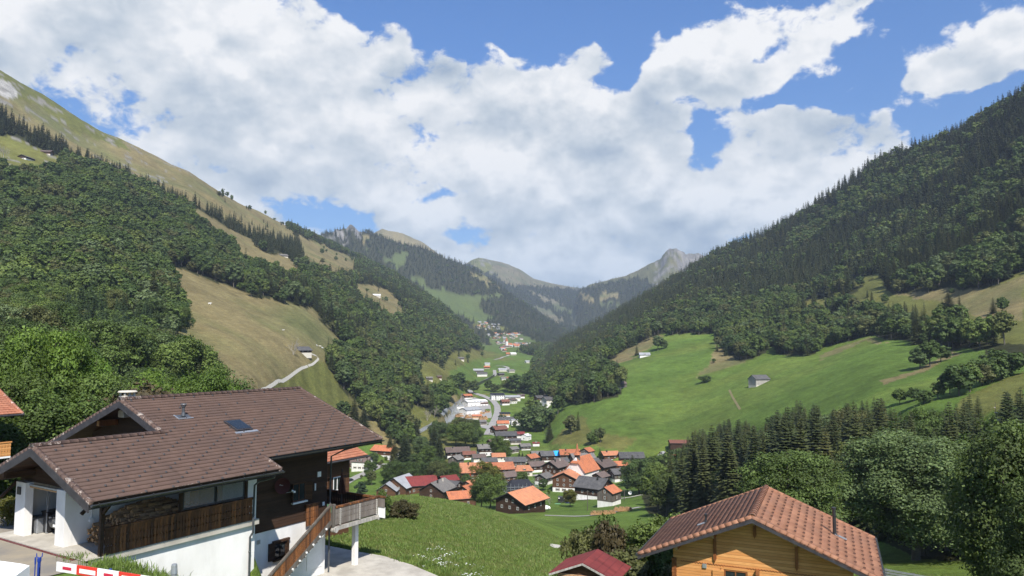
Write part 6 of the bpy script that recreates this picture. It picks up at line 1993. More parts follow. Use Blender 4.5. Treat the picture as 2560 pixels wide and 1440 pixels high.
q = MB(); q.cyl((0, 0, -.22), (0, 0, 0), .082, .06, 12); q.build('cap', ['steel'], po)
# tarpaulin over a pallet in the corner
tc_ = []
t0 = ray(-40, 1400); t0 = t0 * 15.0 / t0[1]
tz = t0[2]
for (px, py) in ((-120, 1398), (0, 1402), (52, 1409), (74, 1414)): 
    d = ray(px, py); tc_.append(d * (tz - (py - 1398) * .004) / d[2] if False else d * 15.0 / d[1])
q = MB()
n_ = len(tc_)
front = [c + np.array([.15, -1.4, -.15]) for c in tc_]
low = [c + np.array([.2, -1.7, -1.9]) for c in tc_]
side = [c + np.array([0.05, .1, -1.6]) for c in tc_]
vv = [tuple(c) for c in side + tc_ + front + low]
q.add(vv, [(r_i * n_ + k, r_i * n_ + k + 1, (r_i + 1) * n_ + k + 1, (r_i + 1) * n_ + k) for r_i in range(3) for k in range(n_ - 1)] + [(n_ - 1, 2 * n_ - 1, 3 * n_ - 1, 4 * n_ - 1)])
o_ = q.build('tarpaulin', ['white_paint']); tag(o_, 'white tarpaulin draped over a load in the bottom left corner', 'tarpaulin')

# ================================================================== the orange timber chalet
RROT = math.pi / 2 - RUA
oc_ = root('timber_chalet', (RO[0], RO[1], RO[2]), RROT, 'honey coloured timber chalet with a terracotta roof in the lower right', 'house')
HWD, DROP, RL = 5.55, 2.33, 8.15
rs = DROP / HWD
# here local +y points left
rr1 = tiled_slope('roof', oc_, lambda y: [(0, RL)], -HWD, 0, -DROP, 0, m_tile_r, course=0.40, tw=.38, wave=.014, lift=.03, sub=3, hook=(.76, lambda j, n: True, 1), hook_m=M['t_hook'])
tiled_slope('roof_left_slope', rr1, lambda y: [(0, RL)], HWD, 0, -DROP, 0, m_tile_r, course=0.30, tw=.25, wave=.03, lift=.04, sub=4)
ridge_caps('ridge_cap', rr1, -.05, RL, 0, .0, m_tile_r, .14, .42)
for sd in (-1, 1):
    verge('verge_tiles', rr1, -.10, .12, sd * HWD, -DROP, 0, 0, m_tile_r, h=.10, step=.33, lich=0); verge('verge_tiles', rr1, RL - .1, RL + .1, sd * HWD, -DROP, 0, 0, m_tile_r, h=.09, step=.33, lich=0)
mb = MB(); slab(mb, 0, RL, -HWD, -DROP, 0, 0); slab(mb, 0, RL, HWD, -DROP, 0, 0); mb.build('roof_boarding', ['mwood'], rr1)
for sd in (-1, 1):
    for x_ in (-.10, RL + .06):
        mb = MB(); bargeboard(mb, x_, sd * (HWD + .05), -DROP - .05, 0, -.06, .22); mb.build('bargeboard', ['fascia'], rr1)
for sd in (-1, 1):
    mb = MB(); mb.cyl((-.1, sd * (HWD + .1), -DROP - .06), (RL + .1, sd * (HWD + .1), -DROP - .06), .07, .07, 10); mb.build('gutter', ['gutter'], rr1)
wx0, wx1, wy = 1.05, 7.3, 4.02
mb = MB(); mb.prism([(-wy - .35, -5.8), (wy, -5.8), (wy, -rs * wy - .14), (0, -.14), (-wy - .35, -rs * (wy + .35) - .14)], wx0, wx1, 0, 0); mb.build('timber_wall', ['orange_wood'], oc_)
mb = MB(); mb.box(wx0 + .03, wx1 - .03, -wy - .3, wy - .03, -8.5, -5.8); mb.build('basement_wall', ['white'], oc_)
for y_ in (0, 1.93, 3.72, -1.90, -3.9):
    z_ = -rs * abs(y_) - .36
    mb = MB(); mb.box(.28, wx0, y_ - .09, y_ + .09, z_ - .11, z_ + .11); o_ = mb.build('purlin_end', ['stain_wood'], oc_)
    mb = MB(); mb.box(.265, .28, y_ - .085, y_ + .085, z_ - .1, z_ + .1); mb.build('end_grain', ['beam_end'], o_)
    if abs(y_) < 3.0:
        ln_ = 1.15 if y_ else .62
        mb = MB(); mb.box(wx0 - .12, wx0 - .002, y_ - .07, y_ + .07, z_ - .12 - ln_, z_ - .11); mb.prism([(y_ - .07, z_ - .12 - ln_), (y_, z_ - .28 - ln_), (y_ + .07, z_ - .12 - ln_)], wx0 - .12, wx0 - .002, 0); mb.build('carved_post', ['stain_wood'], oc_)
for y_ in (wy - .05, -wy - .3):
    mb = MB()
    for i in range(22): mb.box(wx0 - .12, wx0 - .002, y_ - .1 - (i % 2) * .012, y_ + .1 + (i % 2) * .012, -5.8 + i * .145, -5.8 + i * .145 + .135)
    mb.build('log_corner', ['stain_wood'], oc_)
mb = MB()
for i in range(56):
    y_ = 3.6 - i * .135
    mb.obox((wx0 - .012, y_, -2.74), (.01, 0, 0), (0, .052, .03), (0, -.006, .012)); mb.obox((wx0 - .012, y_ - .065, -2.74), (.01, 0, 0), (0, .03, -.028), (0, .006, .012))
mb.build('carved_frieze', ['stain_wood'], oc_)
w = window(oc_, wx0, .95, -4.15, 1.1, 1.25, '-x', None, 'stain_wood')
fr_ = MB(); fr_.box(wx0 - .06, wx0 - .003, .26, .38, -4.25, -2.82); fr_.box(wx0 - .06, wx0 - .003, 1.52, 1.64, -4.25, -2.82); fr_.box(wx0 - .06, wx0 - .003, .38, 1.52, -2.9, -2.78); fr_.build('frame', ['orange_wood'], w)
fr_ = MB(); fr_.box(wx0 - .11, wx0 - .062, 1.5, 2.05, -4.15, -2.95); fr_.build('shutter', ['orange_wood'], w)
mb = MB(); mb.box(wx0 - .08, wx0 - .002, 2.35, 2.55, -2.95, -2.75); mb.build('wall_lamp', ['steel'], oc_)
mb = MB(); mb.box(wx0 - .22, wx0 - .002, -.18, -.02, -2.98, -2.72); mb.box(wx0 - .12, wx0 - .002, -.15, -.05, -3.7, -2.98); mb.build('bracket', ['stain_wood'], oc_)
mb = MB(); cp_ = (4.4, -3.6, -rs * 3.6)
mb.cyl(cp_, (cp_[0], cp_[1], cp_[2] + 1.28), .085, .085, 14); mb.cyl((cp_[0], cp_[1], cp_[2] + .95), (cp_[0], cp_[1], cp_[2] + 1.0), .1, .1, 14); mb.cyl((cp_[0], cp_[1], cp_[2] + 1.3), (cp_[0], cp_[1], cp_[2] + 1.4), .11, .11, 14); mb.cyl((cp_[0], cp_[1], cp_[2] - .05), (cp_[0], cp_[1], cp_[2] + .12), .16, .1, 12)
mb.build('chimney_pipe', ['black'], oc_, smooth=False)
nr = np.array([0, -rs, 1]) / math.hypot(rs, 1); nd_ = np.array([0, -1, -rs]) / math.hypot(rs, 1)
mb = MB(); mb.obox(np.array(cp_) + nr * .06 + nd_ * .28, (.15, 0, 0), nd_ * .3, nr * .015); mb.build('flashing', ['steel'], oc_)
cp_ = (2.35, 2.55, -rs * 2.55)
mb = MB(); mb.cyl(cp_, (cp_[0], cp_[1], cp_[2] + .42), .055, .05, 12); mb.cyl((cp_[0], cp_[1], cp_[2] + .0), (cp_[0], cp_[1], cp_[2] + .2), .11, .05, 12); mb.cyl((cp_[0], cp_[1], cp_[2] + .40), (cp_[0], cp_[1], cp_[2] + .50), .075, .075, 12)
mb.build('vent_pipe', ['black'], oc_)
nl_ = np.array([0, rs, 1]) / math.hypot(rs, 1); nd2 = np.array([0, 1, -rs]) / math.hypot(rs, 1)
mb = MB(); mb.obox(np.array(cp_) + nl_ * .07 + nd2 * .22, (.14, 0, 0), nd2 * .22, nl_ * .015); mb.build('flashing', ['steel'], oc_)

# ------------------------------------------------------------------ small red roofed shed
sa = ray(1456, 1408); sa = sa * 41 / sa[1]
sh = root('garden_shed', sa, RROT, 'little log shed with a dark red roof beside the orange chalet', 'shed')
mb = MB()
sw, sdp, slen = 1.95, .78, 2.9
for sd in (-1, 1):
    n1 = [(0, 0, 0), (slen, 0, 0), (slen, sd * sw, -sdp), (0, sd * sw, -sdp)]
    mb.add(n1 + [(x, y, z + .05) for x, y, z in n1], [(0, 1, 2, 3), (4, 5, 6, 7), (0, 4, 5, 1), (1, 5, 6, 2), (2, 6, 7, 3), (3, 7, 4, 0)])
mb.build('roof', ['t_red'], sh)
for x_ in (-.04, slen):
    for y_ in (-sw, sw):
        mb = MB(); bargeboard(mb, x_, y_, -sdp, 0, 0, .11, .035); mb.build('bargeboard', ['pale_wood'], sh)
mb = MB(); mb.prism([(-1.55, -2.9), (1.55, -2.9), (1.55, -.66), (0, -.04), (-1.55, -.66)], .35, slen - .3, 0); mb.build('wall', ['mwood'], sh)
mb = MB()
for i in range(7): mb.cyl((.3, -1.5, -.85 - i * .2), (.3, 1.5, -.85 - i * .2), .11, .11, 8)
mb.build('log_front', ['firewood'], sh)
mb = MB(); mb.box(.14, .19, -.45, .4, -2.6, -.95); mb.build('door', ['dwood'], sh)

# pale slatted terrace roof at the right of the orange chalet
gp_ = ray(2212, 1424); gp_ = gp_ * 47 / gp_[1]
gl = root('slatted_fence', gp_, R(-40), 'pale slatted fence right of the orange chalet', 'fence')
mb = MB()
for i in range(5): mb.box(0, 3.2, -.02 - i * .0, .02, -.06 - i * .17, .05 - i * .17)
mb.build('slats', ['steel'], gl)
for x_ in (.05, 1.6, 3.15):
    mb = MB(); mb.box(x_ - .05, x_ + .05, .02, .1, -3.6, .08); mb.build('post', ['gwood'], gl)

# neighbours behind and left of the brown chalet
nb = ray(918, 1137); nb = nb * 62 / nb[1]
n1_ = root('neighbour_house', nb, HROT, 'house with a bright orange tiled roof half hidden behind the brown chalet', 'house')
s_ = .42
o_ = tiled_slope('roof', n1_, lambda y: [(-11, 0)], 0, 4.2, 0, 4.2 * s_, m_tile_o, course=.36, tw=.26, wave=.03, lift=.05, sub=3)
tiled_slope('roof_back_slope', o_, lambda y: [(-11, 0)], 8.4, 4.2, 0, 4.2 * s_, m_tile_o, course=.36, tw=.26, wave=.03, lift=.05, sub=3)
mb = MB(); slab(mb, -11, 0, 0, 0, 4.2, 4.2 * s_); slab(mb, -11, 0, 8.4, 0, 4.2, 4.2 * s_); bargeboard(mb, .01, 0, -.02, 4.2, 4.2 * s_ - .02, .28); bargeboard(mb, .01, 8.4, -.02, 4.2, 4.2 * s_ - .02, .28); mb.cyl((-11, -.08, -.1), (.1, -.08, -.1), .08, .08, 8); mb.build('eaves', ['fascia'], o_)
mb = MB(); mb.prism([(.9, -6.5), (7.5, -6.5), (7.5, .2), (4.2, 1.6), (.9, .2)], -10.4, -1.1, 0); mb.build('wall', ['mwood'], n1_)
window(n1_, -2.5, .9, -2.6, .9, 1.1, '-y', 'dwood', panes=2)
nb = ray(56, 1033); nb = nb * 58 / nb[1]
n2_ = root('neighbour_house', nb, HROT, 'house at the left edge with an orange roof and a carved balcony', 'house')
o_ = tiled_slope('roof', n2_, lambda y: [(-9, 0)], 0, 4.4, 0, 4.4 * s_, m_tile_o, course=.36, tw=.26, wave=.03, lift=.05, sub=3)
tiled_slope('roof_back_slope', o_, lambda y: [(-9, 0)], 8.8, 4.4, 0, 4.4 * s_, m_tile_o, course=.36, tw=.26, wave=.03, lift=.05, sub=3)
verge('verge_tiles', o_, -.1, .08, 0, 0, 4.4, 4.4 * s_, m_tile_o, h=.09)
mb = MB(); slab(mb, -9, 0, 0, 0, 4.4, 4.4 * s_); slab(mb, -9, 0, 8.8, 0, 4.4, 4.4 * s_); bargeboard(mb, .01, 0, -.02, 4.4, 4.4 * s_ - .02, .3); mb.cyl((-9, -.08, -.1), (.1, -.08, -.1), .08, .08, 8); mb.build('eaves', ['fascia'], o_)
mb = MB(); mb.prism([(1.0, -6.0), (7.8, -6.0), (7.8, .2), (4.4, 1.7), (1.0, .2)], -9, -1.6, 0); mb.build('wall', ['mwood'], n2_)
bq = ray(28, 1106); bq = bq * 57 / bq[1] - nb
lx_ = bq[0] * HU[0] + bq[1] * HU[1]; ly_ = bq[0] * HV[0] + bq[1] * HV[1]
mb = MB(); rail_panel(mb, lx_ - 6, lx_, bq[2] - 1.0, bq[2], ly_, .05, .2); mb.box(lx_ - 6, lx_ + .05, ly_ - .05, ly_ + .1, bq[2], bq[2] + .08); mb.box(lx_ - 6, lx_, ly_, ly_ + 1.6, bq[2] - 1.15, bq[2] - 1.02, 1)
mb.build('balcony', ['orange_wood', 'white_paint'], n2_)
window(n2_, -2.6, 1.0, -2.4, .9, 1.2, '-y', 'dwood', panes=2)
# ------------------------------------------------------------------ the village
C = chalet
C(905, 1180, 11, 7, 5.4, .3, -62, 't_brown', 'white plastered house with a steep brown roof beside the road, left of the village', 'white', 'white', 38, .5, .4, win=(3, 3), chim=0, wwin=1.0, shut='mwood', rmin=250)
C(884, 1178, 9, 6, 2.0, 2.4, -60, 't_brown', 'brown timber barn joined to the left of the white plastered house', 'mwood', 'white', 28, .5, .4, win=(1, 1), chim=0, cat='barn', name='barn', rmin=250)
C(962, 1150, 15, 11, 2.5, 3.0, -58, 't_orange', 'house with a bright orange roof and long skylight among trees behind the brown chalet', 'mwood', 'white', 26, .8, .8, win=(2, 2), rmin=250)
C(1003, 1241, 15, 14, 0, 4.4, 30, 't_lgrey', 'house with a pale grey sheet roof showing over the near grassy crest', 'mwood', 'white', 32, .8, .9, win=(2, 2), chim=0, r=392)
C(1046, 1240, 18, 13, 0, 4.2, 78, 't_red', 'long building with a dark red sheet roof showing over the near crest', 'mwood', 'white', 28, .7, .9, win=(1, 2), chim=0, r=396)
C(972, 1238, 12, 10, 0, 3.8, 14, 't_lgrey', 'timber gabled barn with a grey roof at the left end of the crest roofs', 'mwood', 'white', 34, .7, .7, win=(1, 1), chim=0, cat='barn', name='barn', r=388)
C(1094, 1246, 15, 13, 0, 4.0, 26, 't_grey', 'dark timber barn with a grey slate roof behind the grassy crest', 'dwood', 'white', 30, .8, .8, win=(1, 1), chim=2, cat='barn', name='barn', r=372)
C(1130, 1238, 9, 8, 0, 4.0, -55, 't_dgrey', 'small barn with a dark grey roof right behind the crest barn', 'dwood', 'white', 26, .6, .6, win=(1, 1), chim=0, cat='barn', name='barn', r=385)
C(1120, 1222, 9, 8, 0, 4.5, 62, 't_red', 'narrow building with a dull red roof behind the crest barns', 'mwood', 'white', 26, .6, .6, win=(1, 1), chim=0, r=400)
C(1150, 1258, 12, 10, 0, 3.6, 75, 't_orange', 'low building with a two toned orange roof just above the crest', 'mwood', 'white', 24, .6, .7, win=(1, 2), chim=0, r=338)
C(1172, 1236, 9, 8, 0, 4.0, 38, 't_orange', 'small house with an orange roof between the crest and the big dark tree', 'mwood', 'white', 25, .8, .7, win=(1, 2), chim=0, r=366)
C(1176, 1214, 8, 7, 0, 4.0, 30, 't_lorange', 'little outbuilding with a pale orange roof under the flag of the farmhouse', 'mwood', 'white', 25, .7, .7, win=(1, 1), chim=0, r=388)
C(1066, 1163, 4.4, 4, 1.0, 2.4, 88, 't_grey', 'tiny grey roofed hut alone on the grassy bank', 'gwood', 'white', 20, .4, .4, win=(1, 1), chim=0, cat='hut', name='hut')
C(1143, 1147, 15, 9.5, 1.8, 2.6, 80, 't_brown', 'wide chalet with a patched brown roof at the foot of the knoll', 'dwood', 'white', 26, 1.0, 1.0, win=(2, 4), chim=1)
C(1213, 1141, 10, 8.5, 2.6, 2.6, 76, 't_grey', 'timber chalet with a lichen grey roof above the orange farmhouse', 'dwood', 'white', 26, 1.1, .9, win=(2, 3), chim=1)
C(1140, 1172, 7, 7, 1.5, 4.0, 35, 't_grey', 'weathered grey timber barn left of the orange farmhouse', 'gwood', 'cream', 28, .7, .7, win=(1, 1), chim=0, cat='barn', name='barn')
fh = C(1186, 1206, 17, 13, 2.4, 3.2, 84, 't_lorange', 'big farmhouse with a wide pale orange roof and a red flag with a white cross', 'mwood', 'white', 31, 1.0, 1.0, win=(2, 4), chim=2, hip=.12)
C(1248, 1196, 15, 10, 2.2, 2.8, 76, 't_orange', 'long house with an orange roof and dark ridge right of the big farmhouse', 'mwood', 'white', 30, .9, .9, win=(2, 4), chim=0)
C(1246, 1158, 8, 7, 1.5, 2.5, 84, 't_lorange', 'small house with a pale orange roof below the lichen grey chalet', 'cream', 'white', 26, .7, .7, win=(2, 2), chim=0)
C(1288, 1172, 12, 8, 1.6, 2.6, 84, 't_dgrey', 'long low barn with a dark grey roof in the middle of the village', 'gwood', 'cream', 27, .7, .7, win=(1, 3), chim=0, cat='barn', name='barn')
C(1328, 1160, 8.5, 6.5, .8, 2.6, 38, 't_orange', 'grey timber shed with a clean orange roof at the hayfield edge', 'gwood', 'cream', 30, .5, .6, win=(1, 1), chim=0, cat='shed', name='shed')
C(1308, 1192, 9.5, 8, 2.4, 1.0, 80, 't_lorange', 'small house with a hipped pale orange roof in the village centre', 'beam_end', 'cream', 28, .8, .8, win=(2, 2), chim=0, hip=.35)
C(1374, 1156, 12, 8, 1.0, 3.2, 76, 't_dgrey', 'dark roofed barn whose right end is covered by a blue tarpaulin', 'dwood', 'white', 28, .7, .8, win=(1, 2), chim=0, cat='barn', name='barn')
C(1390, 1192, 13, 10.5, 1.2, 4.2, 32, 't_brown', 'large dark timber chalet with a brown roof left of the church', 'dwood', 'white', 29, 1.0, 1.0, win=(3, 3), chim=2, balcony=True)
C(1424, 1154, 12, 9, 1.5, 2.8, 82, 't_orange', 'house with an orange roof directly behind the church spire', 'mwood', 'white', 28, .9, .9, win=(2, 2), chim=1)
C(1455, 1164, 14, 9, 1.5, 3.0, 70, 't_grey', 'chalet with a broad grey roof behind the church nave', 'mwood', 'white', 24, 1.0, 1.0, win=(2, 3), chim=0)
C(1468, 1146, 7, 6.5, 1.2, 2.8, 30, 't_orange', 'little grey gabled house with an orange roof behind the grey roof', 'gwood', 'cream', 30, .6, .5, win=(1, 1), chim=0)
C(1508, 1192, 12, 9.5, 1.0, 4.4, 36, 't_brown', 'dark timber chalet with a grey brown roof right of the church', 'dwood', 'white', 29, .9, .9, win=(3, 2), chim=1)
C(1524, 1156, 10, 7.5, 1.6, 2.6, 68, 't_lorange', 'house with a pale orange roof behind the dark chalet right of the church', 'mwood', 'white', 25, .8, .8, win=(2, 2), chim=1)
C(1578, 1166, 14, 9, 2.2, 2.8, 80, 't_dgrey', 'house with a long dark grey roof and three small dormers', 'mwood', 'white', 29, .8, .8, win=(2, 4), chim=0)
C(1416, 1232, 12, 12, 2.2, 5.0, 12, 't_lorange', 'wooden house with an orange roof, white basement and three rows of shuttered windows', 'mwood', 'white', 24, 1.0, 1.0, win=(3, 2), chim=0)
C(1300, 1240, 13, 12, 2.0, 1.6, 80, 't_black', 'house with a new black hipped roof surrounded by scaffolding', 'gwood', 'cream', 27, .8, .8, win=(2, 2), chim=0, hip=.42)
C(1302, 1284, 15.0, 13.5, 0, 3.9, 35, 't_lorange', 'big dark timber chalet with a bright orange roof at the near edge of the village', 'dwood', 'white', 25, 1.3, 1.5, win=(3, 3), chim=0, shut='dwood', rmin=200)
C(1484, 1250, 14, 12, 1.4, 4.0, -62, 't_dgrey', 'old barn with a big mottled dark grey roof beside the parked blue car', 'dwood', 'white', 30, 1.0, 1.2, win=(2, 2), chim=1, cat='barn', name='barn')
C(1523, 1266, 7.5, 7.0, 1.6, 3.6, 28, 't_orange', 'tall grey plank shed with an orange roof in front of the old barn', 'gwood', 'white', 30, .5, .6, win=(1, 1), chim=0, cat='shed', name='shed')
C(1656, 1150, 4.5, 4, 2.4, .2, 25, 't_lgrey', 'tiny white chapel with a pale roof at the meadow edge', 'white', 'white', 40, .3, .3, win=(1, 1), chim=0, cat='chapel', name='chapel')
C(1700, 1133, 13, 8, 0, 6.0, 80, 't_redbrown', 'tall brown plank barn with a dark red roof standing at the meadow foot', 'dwood', 'white', 18, .5, .6, win=(0, 0), chim=0, cat='barn', name='barn')
C(1704, 1172, 13, 11, 2.0, 2.0, 72, 't_orange', 'house with a vivid orange roof half hidden by the right wood', 'cream', 'white', 27, .8, .8, win=(2, 2), chim=1)
C(1340, 1116, 5, 3.5, 1.8, .2, 86, 't_red', 'tiny stable with a red roof on the hayfield', 'white', 'white', 20, .3, .3, win=(0, 1), chim=0, cat='stable', name='stable')
C(1550, 972, 10, 7, 1.0, 3.4, 70, 't_brown', 'brown hay barn at the left rim of the bright meadow', 'gwood', 'cream', 26, .5, .6, win=(0, 0), chim=0, cat='barn', name='barn')
C(1898, 965, 12.5, 8.5, .4, 4.4, 50, 't_dgrey', 'weathered pale plank barn alone in the middle of the bright meadow', 'pale_wood', 'cream', 33, .5, .6, win=(0, 0), chim=0, cat='barn', name='barn')
C(1611, 893, 11, 8, 1.6, 1.0, 80, 't_lgrey', 'little white walled hut with a pale grey roof at the top of the meadow', 'white', 'white', 27, .6, .6, win=(0, 1), chim=0, cat='hut', name='hut')
C(756, 886, 11, 8.5, 1.2, 2.0, 60, 't_dgrey', 'dark pasture barn with a grey roof beside the gaunt tree', 'dwood', 'cream', 30, .8, .9, win=(1, 2), chim=0, cat='barn', name='barn', rmin=100, hip=.15)
C(66, 400, 14, 10, 2.2, 1.8, 40, 't_dgrey', 'dark alpine chalet with white walls on the high left pasture', 'dwood', 'white', 24, 1, 1, win=(1, 1), chim=0, rmin=300, small=True)
C(112, 384, 16, 9, .5, 2.2, -66, 't_brown', 'long low brown roofed hut above the high left chalet', 'mwood', 'cream', 16, .8, .8, chim=0, rmin=300, small=True, cat='hut', name='hut')
C(941, 741, 14, 8, 2.2, .6, 82, 't_white', 'pale hut on the dry clearing halfway up the left slope', 'white', 'white', 22, .6, .6, chim=0, rmin=600, small=True, cat='hut', name='hut')
C(708, 642, 12, 8, 1.5, 1.0, 70, 't_grey', 'grey hut at the corner of the upper dry field', 'gwood', 'cream', 24, .6, .6, chim=0, rmin=600, small=True, cat='hut', name='hut')
C(1073, 952, 7, 5.5, .5, 2.6, 80, 't_grey', 'small grey hay hut at the end of the tree strip', 'gwood', 'cream', 24, .5, .5, chim=0, rmin=400, small=True, cat='hut', name='hut')
C(1098, 948, 5, 5, .5, 2.4, 80, 't_brown', 'tiny brown hut right of the grey hay hut', 'mwood', 'cream', 24, .5, .5, chim=0, rmin=400, small=True, cat='hut', name='hut')
# more roofs filling the village
for a in ((1165, 1188, 8, 7, 1.2, 2.6, 40, 't_brown', 'little brown roofed barn squeezed left of the big orange farmhouse', 'mwood'), (1222, 1170, 9, 7, 1.6, 2.2, 80, 't_dgrey', 'dark grey roofed shed directly above the long orange roofed house', 'gwood'),
          (1340, 1182, 9, 7.5, 1.4, 2.4, 70, 't_brown', 'brown roofed barn on the lane left of the large dark chalet', 'dwood'), (1268, 1212, 9, 8, 1.6, 2.4, 55, 't_brown', 'brown roofed house between the dark tree and the scaffolded roof', 'mwood'),
          (1360, 1214, 8, 7, 1.6, 2.2, 30, 't_grey', 'small grey roofed barn between the scaffolding and the wooden house', 'gwood'), (1478, 1176, 9, 7.5, 1.4, 2.6, 60, 't_dgrey', 'dark roofed barn half hidden behind the church roof', 'dwood'),
          (1546, 1206, 9, 8, 1.4, 2.8, 60, 't_dgrey', 'dark roofed barn right of the old barn, close to the wood', 'gwood'), (1556, 1180, 9, 7, 1.2, 2.4, 76, 't_orange', 'orange roofed house below the house with three dormers', 'mwood'),
          (1620, 1184, 9, 8, 1.8, 2.2, 60, 't_brown', 'brown roofed house half lost in the trees at the wood edge', 'mwood'), (1196, 1160, 8, 7, 1.8, 2.0, 76, 't_brown', 'brown roofed house just above the big farmhouse roof', 'cream'),
          (1402, 1170, 8, 7, 1.2, 2.4, 70, 't_dgrey', 'dark roof tucked between the large dark chalet and the church', 'dwood'), (1344, 1148, 8, 6, 1.0, 2.2, 80, 't_grey', 'grey hay barn behind the shed with the clean orange roof', 'gwood'),
          (1236, 1120, 9, 7, 1.6, 2.2, 60, 't_brown', 'brown roofed cottage above the lichen grey chalet', 'mwood'), (1312, 1126, 7, 5.5, .6, 2.2, 70, 't_grey', 'grey shed at the upper corner of the hayfield', 'gwood'),
          (1172, 1150, 8, 6.5, 1.2, 2.2, 80, 't_redbrown', 'red brown roofed shed right of the wide patched chalet', 'mwood'), (1500, 1212, 8, 7, 1.4, 2.4, 30, 't_brown', 'brown gabled barn behind the old mottled barn', 'dwood')):
    C(a[0], a[1], a[2], a[3], a[4], a[5], a[6], a[7], a[8], a[9], 'white', 27, .7, .7, chim=0, win=(2, 2), rmin=200)
# along the valley road
C(1236, 1001, 9, 9, 3.4, 3.0, 78, 't_black', 'white house with a black roof, left one of the dark roofed pair by the road', 'white', 'white', 24, .6, .6, win=(2, 3), chim=0)
C(1249, 1001, 10, 9, 3.4, 3.0, 78, 't_black', 'white house with a black roof, right one of the dark roofed pair by the road', 'white', 'white', 24, .6, .6, win=(2, 3), chim=0)
C(1281, 1004, 18, 10, 3.0, 2.0, 82, 't_lgrey', 'long house with a grey sheet roof behind the brown roofed one', 'cream', 'white', 20, .6, .6, win=(2, 4), chim=0)
C(1302, 996, 9, 7, 2.0, 1.5, 82, 't_brown', 'small brown house at the right end of the valley house row', 'mwood', 'white', 20, .5, .5, win=(1, 2), chim=0)
C(1262, 1014, 9, 8, 2.0, 2.4, 70, 't_redbrown', 'house with a red brown roof in front of the long grey roofed one', 'mwood', 'white', 26, .7, .7, win=(2, 2), chim=0)
C(1280, 1010, 9, 8, 2.2, 2.0, 40, 't_brown', 'house with a brown roof and pale gable behind the hedge', 'cream', 'white', 26, .7, .7, win=(2, 2), chim=0)
C(1262, 1046, 10, 7, 2.4, 2.2, 86, 't_black', 'house with a flat black roof and orange timber front by the green field', 'beam_end', 'white', 14, .5, .5, win=(2, 3), chim=0)
C(1266, 1062, 13, 9, 2.6, 1.6, 80, 't_dgrey', 'white house with dark grey roofs below the black roofed one', 'white', 'white', 26, .6, .6, win=(2, 3), chim=1)
C(1289, 1064, 8, 8, 4.6, .2, 86, 't_lgrey', 'white cubic building with a flat pale roof', 'white', 'white', 6, .2, .2, win=(2, 2), chim=0)
C(1257, 1070, 10, 8, 2.4, 1.6, 84, 't_orange', 'house with a rust orange roof beside the main road', 'white', 'white', 26, .7, .7, win=(2, 3), chim=0)
C(1303, 1054, 6, 6, 1.2, 2.0, 60, 't_redbrown', 'small red brown roofed shed beside the big conifers', 'mwood', 'white', 26, .5, .5, win=(1, 1), chim=0, cat='shed', name='shed')
C(1247, 1090, 11, 9.5, 2.0, 3.2, 60, 't_redbrown', 'brown roofed chalet with a timber gable at the bend of the main road', 'mwood', 'white', 26, .9, .9, win=(3, 2), chim=1)
C(1264, 1104, 16, 10, 2.0, 2.4, 80, 't_dgrey', 'wide house with a dark grey roof below the brown chalet at the bend', 'dwood', 'white', 27, .8, .8, win=(2, 3), chim=0)
C(1296, 1098, 9, 7, 2.2, 1.6, 84, 't_red', 'house with a dull red roof beside the round white building', 'gwood', 'white', 22, .5, .5, win=(1, 2), chim=0)
C(1315, 1102, 6.5, 6, 3.2, .2, 30, 't_white', 'small bright white building at the hayfield corner', 'white', 'white', 24, .3, .3, win=(1, 1), chim=0)
C(1288, 1112, 8, 6, 1, 2.0, 80, 't_dgrey', 'low shed with a dark roof in front of the dull red one', 'gwood', 'cream', 20, .4, .4, win=(0, 1), chim=0, cat='shed', name='shed')
C(1283, 1134, 6, 5, .5, 2.2, 50, 't_grey', 'old grey hut beside the low spreading tree', 'gwood', 'cream', 28, .5, .5, win=(0, 1), chim=0, cat='hut', name='hut')
C(1354, 1006, 14, 10, 2.0, 2.8, 68, 't_dgrey', 'dark roofed farmhouse at the left of the pair under the wooded knoll', 'mwood', 'white', 24, .8, .8, win=(2, 3), chim=0)
C(1378, 1012, 17, 11, 2.4, 2.6, 60, 't_dgrey', 'dark roofed farmhouse at the right of the pair under the wooded knoll', 'cream', 'white', 24, .8, .8, win=(2, 3), chim=0)
# saw mill
C(1188, 1018, 26, 13, 4.5, 1.0, 62, 't_white', 'long saw mill hall with a bright white roof', 'white', 'white', 16, .5, .5, win=(2, 4), chim=0, cat='mill', name='mill_hall')
C(1176, 1040, 20, 12, 4.4, 1.2, 50, 't_lgrey', 'saw mill hall with a grey roof in front of the white one', 'white', 'white', 20, .5, .5, win=(2, 3), chim=0, cat='mill', name='mill_hall')
C(1168, 998, 11, 8, 1.6, 2.4, 60, 't_orange', 'little rust red roofed house behind the saw mill', 'mwood', 'white', 24, .6, .6, win=(1, 2), chim=0)
C(1208, 1016, 9, 7, 2.5, 1.2, 70, 't_redbrown', 'small annex with a pinkish roof at the right of the saw mill', 'mwood', 'white', 20, .5, .5, win=(1, 2), chim=0)
C(1145, 1024, 13, 7, 3.0, .4, 80, 't_lgrey', 'flat pale shed left of the saw mill by the stream', 'white', 'white', 8, .3, .3, win=(0, 2), chim=0, cat='shed', name='shed')
C(1192, 1050, 9, 7, 1.5, 2.0, 84, 't_orange', 'orange roofed shelter between the log piles of the saw mill', 'beam_end', 'cream', 20, .5, .5, win=(0, 1), chim=0, cat='shed', name='shed')
C(1196, 1066, 13, 8, 1.0, 2.6, 60, 't_grey', 'grey roofed store at the near end of the saw mill yard', 'gwood', 'cream', 18, .5, .5, win=(0, 1), chim=0, cat='shed', name='shed')
